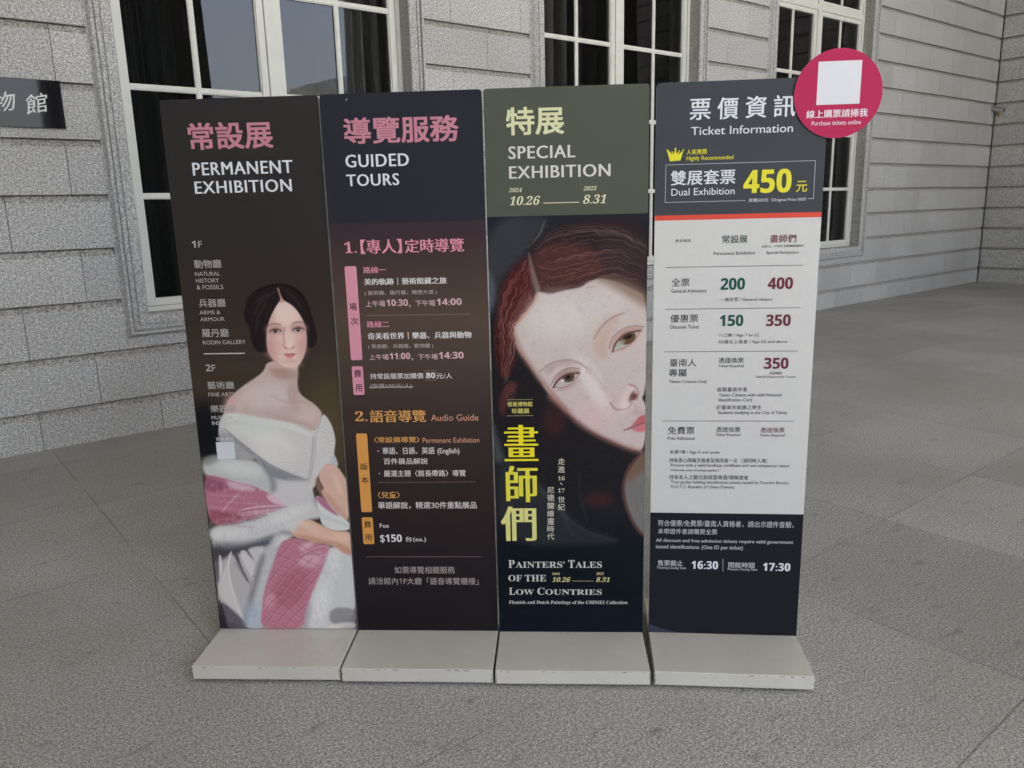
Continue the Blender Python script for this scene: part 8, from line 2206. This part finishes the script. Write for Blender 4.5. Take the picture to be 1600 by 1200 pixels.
    ('L',(58,36,34),1.1,0.4,(1.2,[(195.5,1264.2),(197.9,1267.8),(202.1,1268.0),(204.9,1264.8)])),
    ('L',(150,104,86),1.1,0.4,(1.2,[(259.9,1335.7),(263.0,1338.7),(268.7,1338.9),(272.4,1334.8)])),
    ('L',(58,36,34),1.1,0.4,(1.2,[(260.6,1268.6),(263.9,1273.2),(269.7,1273.4),(273.5,1269.1)])),
    ('L',(58,36,34),1.1,0.4,(1.2,[(176.2,1319.9),(180.2,1324.9),(187.3,1325.1),(192.0,1320.0)])),
    ('L',(150,104,86),1.1,0.4,(1.2,[(251.4,1265.3),(253.9,1267.7),(258.5,1267.9),(261.6,1264.5)])),
    ('L',(150,104,86),1.1,0.4,(1.2,[(315.9,1242.4),(318.5,1244.7),(323.4,1244.9),(326.6,1241.4)])),
    ('L',(150,104,86),1.1,0.4,(1.2,[(165.4,1222.1),(167.5,1223.4),(171.3,1223.5),(173.8,1220.7)])),
    ('L',(150,104,86),1.1,0.4,(1.2,[(330.1,1232.0),(333.5,1235.4),(339.6,1235.6),(343.6,1231.1)])),
    ('L',(150,104,86),1.1,0.4,(1.2,[(193.6,1223.2),(196.5,1226.6),(201.6,1226.8),(204.9,1223.1)])),
    ('L',(58,36,34),1.1,0.4,(1.2,[(331.9,1284.6),(334.9,1288.6),(340.4,1288.8),(344.0,1284.8)])),
    ('L',(150,104,86),1.1,0.4,(1.2,[(167.4,1334.6),(169.4,1336.5),(173.0,1336.7),(175.4,1334.0)])),
    ('L',(58,36,34),1.1,0.4,(1.2,[(288.6,1270.3),(292.6,1274.9),(299.7,1275.2),(304.5,1270.0)])),
    ('L',(150,104,86),1.1,0.4,(1.2,[(318.9,1320.9),(321.6,1324.5),(326.4,1324.6),(329.7,1321.1)])),
    ('L',(58,36,34),1.1,0.4,(1.2,[(256.5,1279.1),(260.4,1283.7),(267.5,1283.9),(272.1,1278.8)])),
    ('L',(150,104,86),1.1,0.4,(1.2,[(164.4,1321.1),(167.4,1324.9),(172.6,1325.1),(176.1,1321.2)])),
    ('L',(58,36,34),1.1,0.4,(1.2,[(166.0,1328.4),(168.3,1331.3),(172.4,1331.5),(175.1,1328.5)])),
    ('L',(58,36,34),1.1,0.4,(1.2,[(295.1,1231.0),(297.8,1234.7),(302.6,1234.9),(305.8,1231.4)])),
    ('L',(58,36,34),1.1,0.4,(1.2,[(224.6,1229.0),(226.9,1232.2),(230.9,1232.3),(233.5,1229.4)])),
    ('L',(58,36,34),1.1,0.4,(1.2,[(337.2,1235.8),(340.7,1240.7),(346.9,1241.0),(351.0,1236.4)])),
    ('L',(150,104,86),1.1,0.4,(1.2,[(217.0,1310.7),(220.8,1315.9),(227.5,1316.1),(231.9,1311.2)])),
    ('L',(150,104,86),1.1,0.4,(1.2,[(203.8,1299.9),(205.9,1302.3),(209.6,1302.5),(212.1,1299.7)])),
    ('L',(58,36,34),1.1,0.4,(1.2,[(298.1,1310.0),(301.1,1313.3),(306.6,1313.5),(310.2,1309.5)])),
    ('L',(150,104,86),1.1,0.4,(1.2,[(250.0,1258.0),(253.1,1262.1),(258.5,1262.3),(262.1,1258.3)])),
    ('L',(58,36,34),1.1,0.4,(1.2,[(229.0,1296.4),(232.9,1300.1),(239.7,1300.3),(244.2,1295.3)])),
    ('L',(58,36,34),1.1,0.4,(1.2,[(211.5,1320.5),(214.6,1324.6),(220.2,1324.8),(223.9,1320.7)])),
    ('L',(58,36,34),1.1,0.4,(1.2,[(299.2,1220.7),(303.2,1224.9),(310.2,1225.1),(314.8,1220.0)])),
    ('L',(150,104,86),1.1,0.4,(1.2,[(244.2,1247.1),(247.8,1251.7),(254.3,1252.0),(258.6,1247.2)])),
    ('L',(150,104,86),1.1,0.4,(1.2,[(276.8,1306.7),(280.1,1311.2),(285.9,1311.4),(289.8,1307.1)])),
    ('L',(58,36,34),1.1,0.4,(1.2,[(250.9,1237.8),(253.8,1240.3),(259.2,1240.5),(262.7,1236.6)])),
    ('L',(58,36,34),1.1,0.4,(1.2,[(147.2,1312.5),(149.9,1316.2),(154.8,1316.3),(158.0,1312.8)])),
    ('L',(150,104,86),1.1,0.4,(1.2,[(311.3,1268.5),(313.8,1271.7),(318.4,1271.8),(321.5,1268.4)])),
    ('L',(150,104,86),1.1,0.4,(1.2,[(152.4,1327.6),(156.0,1331.0),(162.3,1331.3),(166.4,1326.7)])),
    ('L',(150,104,86),1.1,0.4,(1.2,[(302.2,1330.4),(305.4,1333.4),(311.2,1333.6),(315.1,1329.4)])),
    ('L',(150,104,86),1.1,0.4,(1.2,[(314.6,1276.2),(317.0,1278.8),(321.3,1279.0),(324.1,1275.8)])),
    ('L',(150,104,86),1.1,0.4,(1.2,[(210.7,1307.4),(213.5,1311.0),(218.6,1311.2),(222.0,1307.4)])),
    ('L',(150,104,86),1.1,0.4,(1.2,[(324.9,1296.1),(328.2,1300.1),(334.1,1300.3),(338.0,1296.0)])),
    ('L',(150,104,86),1.1,0.4,(1.2,[(196.3,1331.4),(200.3,1336.8),(207.5,1337.0),(212.2,1331.8)])),
    ('L',(58,36,34),1.1,0.4,(1.2,[(222.7,1314.3),(225.2,1317.5),(229.8,1317.7),(232.7,1314.4)])),
    ('L',(150,104,86),1.1,0.4,(1.2,[(216.1,1224.9),(219.7,1229.7),(226.2,1229.9),(230.4,1225.2)])),
    ('L',(58,36,34),1.1,0.4,(1.2,[(287.2,1238.6),(290.7,1242.5),(296.9,1242.8),(301.0,1238.2)])),
    ('L',(150,104,86),1.1,0.4,(1.2,[(220.5,1256.6),(222.9,1258.5),(227.1,1258.6),(230.0,1255.5)])),
    ('L',(58,36,34),1.1,0.4,(1.2,[(234.7,1235.3),(237.9,1238.5),(243.4,1238.7),(247.1,1234.6)])),
    ('L',(58,36,34),1.1,0.4,(1.2,[(256.5,1308.6),(259.8,1312.5),(265.8,1312.7),(269.7,1308.3)])),
    ('L',(150,104,98),1.1,0.55,(1.3,[(35.4,923.4),(43.4,932.8),(57.4,933.4),(66.5,922.9)])),
    ('L',(150,104,98),1.1,0.55,(1.3,[(42.0,911.3),(50.0,921.5),(64.0,922.1),(73.1,911.6)])),
    ('L',(150,104,98),1.1,0.55,(1.3,[(37.6,900.8),(45.6,910.3),(59.6,910.9),(68.7,900.4)])),
    ('L',(150,104,98),1.1,0.55,(1.3,[(44.1,888.7),(52.2,899.0),(66.2,899.6),(75.3,889.1)])),
    ('L',(150,104,98),1.1,0.55,(1.3,[(39.7,877.3),(47.8,887.7),(61.8,888.4),(70.9,877.8)])),
    ('L',(150,104,98),1.1,0.55,(1.3,[(46.3,866.0),(54.4,876.4),(68.4,877.0),(77.5,866.5)])),
    ('L',(150,104,98),1.1,0.55,(1.3,[(41.9,855.9),(49.9,865.1),(64.0,865.7),(73.1,855.2)])),
    ('L',(150,104,98),1.1,0.55,(1.3,[(48.5,843.7),(56.5,853.7),(70.6,854.3),(79.7,843.7)])),
    ('L',(96,92,92),1.1,0.5,(1.3,[(69.2,1309.4),(72.9,1314.3),(79.3,1314.5),(83.4,1309.9)])),
    ('L',(96,92,92),1.1,0.5,(1.3,[(89.9,1330.5),(93.6,1335.1),(99.9,1335.3),(104.1,1330.7)])),
    ('L',(96,92,92),1.1,0.5,(1.3,[(110.5,1347.4),(114.1,1350.6),(120.4,1350.8),(124.6,1346.2)])),
    ('L',(96,92,92),1.1,0.5,(1.3,[(131.1,1371.0),(134.7,1375.6),(141.0,1375.9),(145.1,1371.3)])),
    ('L',(96,92,92),1.1,0.5,(1.3,[(151.5,1389.1),(155.0,1392.2),(161.3,1392.4),(165.5,1387.8)])),
    ('L',(96,92,92),1.1,0.5,(1.3,[(171.8,1406.0),(175.3,1410.6),(181.6,1410.8),(185.7,1406.2)])),
]
SIGN_LABELS = ['brown sign stand for the permanent exhibition with a painted lady in a white gown', 'dark plum sign stand listing guided tours with pink and orange label bars', 'green topped sign stand with a large close painted face and yellow title', 'white ticket price sign stand with a round pink board at its corner']

LABELS = SIGN_LABELS
signs = []
boards = []
for i, (x, y, yaw) in enumerate(SIGN_AT):
    signs.append(stand(x, y, yaw, LABELS[i]))
mat1 = ramp_print("brown_ground", P1_RAMP)
mat2 = ramp_print("plum_ground", P2_RAMP)
mat3 = ramp_print("navy_ground", P3_RAMP)
boards.append(board(signs[0], [(0, PH, mat1)]))
boards.append(board(signs[1], [(0, P2_SPLIT, mat2), (P2_SPLIT, PH, (46, 46, 53))]))
boards.append(board(signs[2], [(0, P3_SPLIT, mat3), (P3_SPLIT, PH, (79, 83, 72))]))
boards.append(board(signs[3], [(0, P4_SPLIT[0], (36, 37, 41)), (P4_SPLIT[0], P4_SPLIT[1], (194, 193, 189)),
                               (P4_SPLIT[1], P4_SPLIT[2], (205, 78, 64)), (P4_SPLIT[2], PH, (66, 69, 73))]))

# pictures
stops1 = [(z * 1000, c) for z, c in P1_RAMP]
X, Z, C = paint(PW - 0.0006, PIC1_TOP - ZB - 0.002, ZB + 0.002, 0.0022, stops1, PIC1)
X = X + 0.0003
picture("lady_picture", boards[0], X, Z, C, -0.0004)


def craquelure(Xm, Zm, C):
    sk = C[..., 0]
    m_ = sk > 120
    pts = rng.uniform([0, Zm.min()], [PW * 1000, Zm.max()], (2600, 2))
    xx, zz = Xm[m_], Zm[m_]
    d1 = np.full(xx.shape, 1e9)
    d2 = np.full(xx.shape, 1e9)
    order = np.argsort(pts[:, 1])
    pts = pts[order]
    for px, pz in pts:
        near = np.abs(zz - pz) < 30
        d = np.full(xx.shape, 1e9)
        d[near] = (xx[near] - px) ** 2 + (zz[near] - pz) ** 2
        nd1 = np.minimum(d1, d)
        d2 = np.minimum(np.maximum(d1, d), d2)
        d1 = nd1
    e = np.sqrt(d2) - np.sqrt(d1)
    k_ = np.clip(1 - e / 1.8, 0, 1) * 0.065
    k_ *= (0.5 + 0.5 * np.sin(xx * 0.09 + 1.3 * np.sin(zz * 0.05))) ** 0.7
    C[m_] *= (1 - k_)[..., None]
    # paint loss flecks in the dark
    fl = rng.random(C.shape[:2]) > 0.9965
    dark = (sk < 75) & (Zm < 1300) & (Xm > 50)
    C[fl & dark] = C[fl & dark] * 0.4 + np.array([125, 110, 105]) * 0.5
    return C


X, Z, C = paint(PW - 0.0006, P3_SPLIT - 0.30, ZB + 0.30, 0.0019, [(z * 1000, c) for z, c in P3_RAMP], PIC3, craquelure)
X = X + 0.0003
picture("face_picture", boards[2], X, Z, C, -0.0004)

# writing, bars and rules, grouped into parts
groups = {}
for (b, part, kind, data) in PRINTS:
    mb = groups.setdefault((b, part), MB())
    if kind == 'T':
        s, x0, z0, x1, z1, col, style = data
        put_text(mb, s, x0, z0, x1, z1, col, style, -0.0013)
    elif kind == 'R':
        pts, r, col = data
        rrect(mb, pts, r, -0.0009, col)
    elif kind == 'B':
        a, b2, th, col = data
        bar(mb, a, b2, th, -0.0014, col)
    elif kind == 'D':
        a, b2, th, col, nd_ = data
        a, b2 = Vector(a), Vector(b2)
        for q in range(nd_):
            bar(mb, tuple(a + (b2 - a) * (q / nd_)), tuple(a + (b2 - a) * ((q + 0.55) / nd_)), th, -0.0014, col)
    elif kind == 'C':
        pts, col = data
        mb.add([(x, -0.0013, z) for x, z in pts], [tuple(range(len(pts)))], ink_mat(col))
for (b, part), mb in groups.items():
    if b < 4:
        mb.build(part.split('#')[0], boards[b])

# round board fixed to the fourth sign
dx, dz, dr = DISC
DY = -0.0075
db = MB()
n = 72
ring = [(dx + dr * math.cos(2 * math.pi * k / n), dz + dr * math.sin(2 * math.pi * k / n)) for k in range(n)]
T = 0.005
vs = [(a, DY, b) for a, b in ring] + [(a, DY + T, b) for a, b in ring]
db.add(vs, [tuple(range(n))], ink_mat((170, 47, 82)))
db.add(vs, [tuple(range(2 * n - 1, n - 1, -1))] + [((k + 1) % n, k, n + k, n + (k + 1) % n) for k in range(n)], EDGE_M)
disc = db.build("round_board", signs[3], fix=False)
disc['label'] = "round pink board overlapping the upper right corner"
for part, items in DISC_PRINTS.items():
    mb = MB()
    for kind, data in items:
        if kind == 'T':
            s, x0, z0, x1, z1, col, style = data
            put_text(mb, s, x0, z0, x1, z1, col, style, DY - 0.0008)
        else:
            pts, r, col = data
            rrect(mb, pts, r, DY - 0.0004, col)
    mb.build(part, disc)
# adhesive pads between disc and sign
pad = MB()
pad.box(dx - dr * 0.8, dx - dr * 0.25, DY + T, -0.0016, dz - 0.05, dz - 0.02, RUBBER)
pad.build("mounting_pad", disc)

# film lifting at the lower left corner of the fourth board
fl = MB()
pts = [(0.002, 0.0)] + [(0.115 * t, 0.0295 * (1 - t) ** 1.6) for t in [k / 10 for k in range(11)]]
front = [(0.002 + a, -0.0012 - 0.010 * b, ZB + 0.0015 + b) for a, b in pts[1:]]
bot = [(0.002 + a, -0.0010, ZB + 0.0012) for a, b in pts[1:]]
fl.add(front + bot, [(i, len(front) + i, len(front) + i + 1, i + 1) for i in range(len(front) - 1)], ink_mat((62, 62, 78)))
fl.build("peeling_film", boards[3])

# ------------------------------------------------------------------ plaque on the wall
plq = empty("wall_plaque", P0 + Matrix.Rotation(FACADE_TURN, 3, 'Z') @ Vector((0.585, 0, 2.012)), FACADE_TURN)
tag(plq, "polished black stone plaque with white brush writing on the granite wall at the left", "plaque")
pm_, pnt, pb, po = new_mat("polished_black_stone")
pb.inputs['Base Color'].default_value = (0.006, 0.006, 0.009, 1)
pb.inputs['Roughness'].default_value = 0.04
pb.inputs['Specular IOR Level'].default_value = 0.32
mb = MB()
mb.box(-0.48, 0.48, -0.022, -0.0005, 0.0, 0.281, pm_)
pboard = mb.build("stone_board", plq, bevel=0.002)
mb = MB()
for i, ch in enumerate("奇美博物館"):
    cx = -0.335 + 0.168 * i
    put_text(mb, ch, cx - 0.058, 0.085, cx + 0.058, 0.198, (215, 215, 212), 'm', -0.0228)
# brush slant: rising to the right
for i, v in enumerate(mb.v):
    k_ = round((v[0] + 0.335) / 0.168)
    cx = -0.335 + 0.168 * k_
    mb.v[i] = (v[0] + 0.10 * (v[2] - 0.14), v[1], v[2] + 0.22 * (v[0] - cx))
mb.build("brush_writing", plq)

# ------------------------------------------------------------------ security camera in the corner
cc = empty("security_camera", P0 + Matrix.Rotation(FACADE_TURN, 3, 'Z') @ Vector((CORNER - 0.10, -0.012, 2.80)), FACADE_TURN)
tag(cc, "small grey bullet security camera on the wall in the far right corner", "security camera")
CAMW = plain("camera_shell", (0.42, 0.42, 0.44), 0.4, 0.5)
CAMB = plain("camera_lens", (0.01, 0.01, 0.01), 0.1, 0.6)
CAMY = plain("aged_plastic", (0.45, 0.34, 0.20), 0.5, 0.4)
mb = MB()
mb.tube([(0.0, 0.0, 0.075), (0.015, -0.17, 0.035)], 0.037, 18, CAMW)
mb.prism([(-0.045, 0.03), (0.055, 0.03), (0.045, 0.045), (-0.035, 0.05)], -0.20, 0.0, 'y', CAMW)
for i in range(len(mb.v)):
    x, y, z = mb.v[i]
    if i >= len(mb.v) - 8:
        mb.v[i] = (x, y, z + 0.08 + y * 0.235)
mb.build("housing", cc)
mb = MB()
mb.tube([(0.0151, -0.1701, 0.035), (0.0156, -0.176, 0.0338)], 0.032, 18, CAMB)
mb.build("lens", cc)
mb = MB()
mb.tube([(0.01, -0.11, 0.015), (0.02, -0.10, -0.02), (0.05, -0.07, -0.03), (0.098, -0.07, -0.03)], 0.014, 10, CAMY)
mb.tube([(0.085, -0.07, -0.03), (0.0985, -0.07, -0.03)], 0.032, 16, CAMY)
mb.build("bracket", cc)
mb = MB()
mb.tube([(0.0, 0.012, 0.075), (0.0, -0.001, 0.075)], 0.045, 16, CAMW)
mb.build("wall_plate", cc)

bpy.data.objects.remove(tobj)
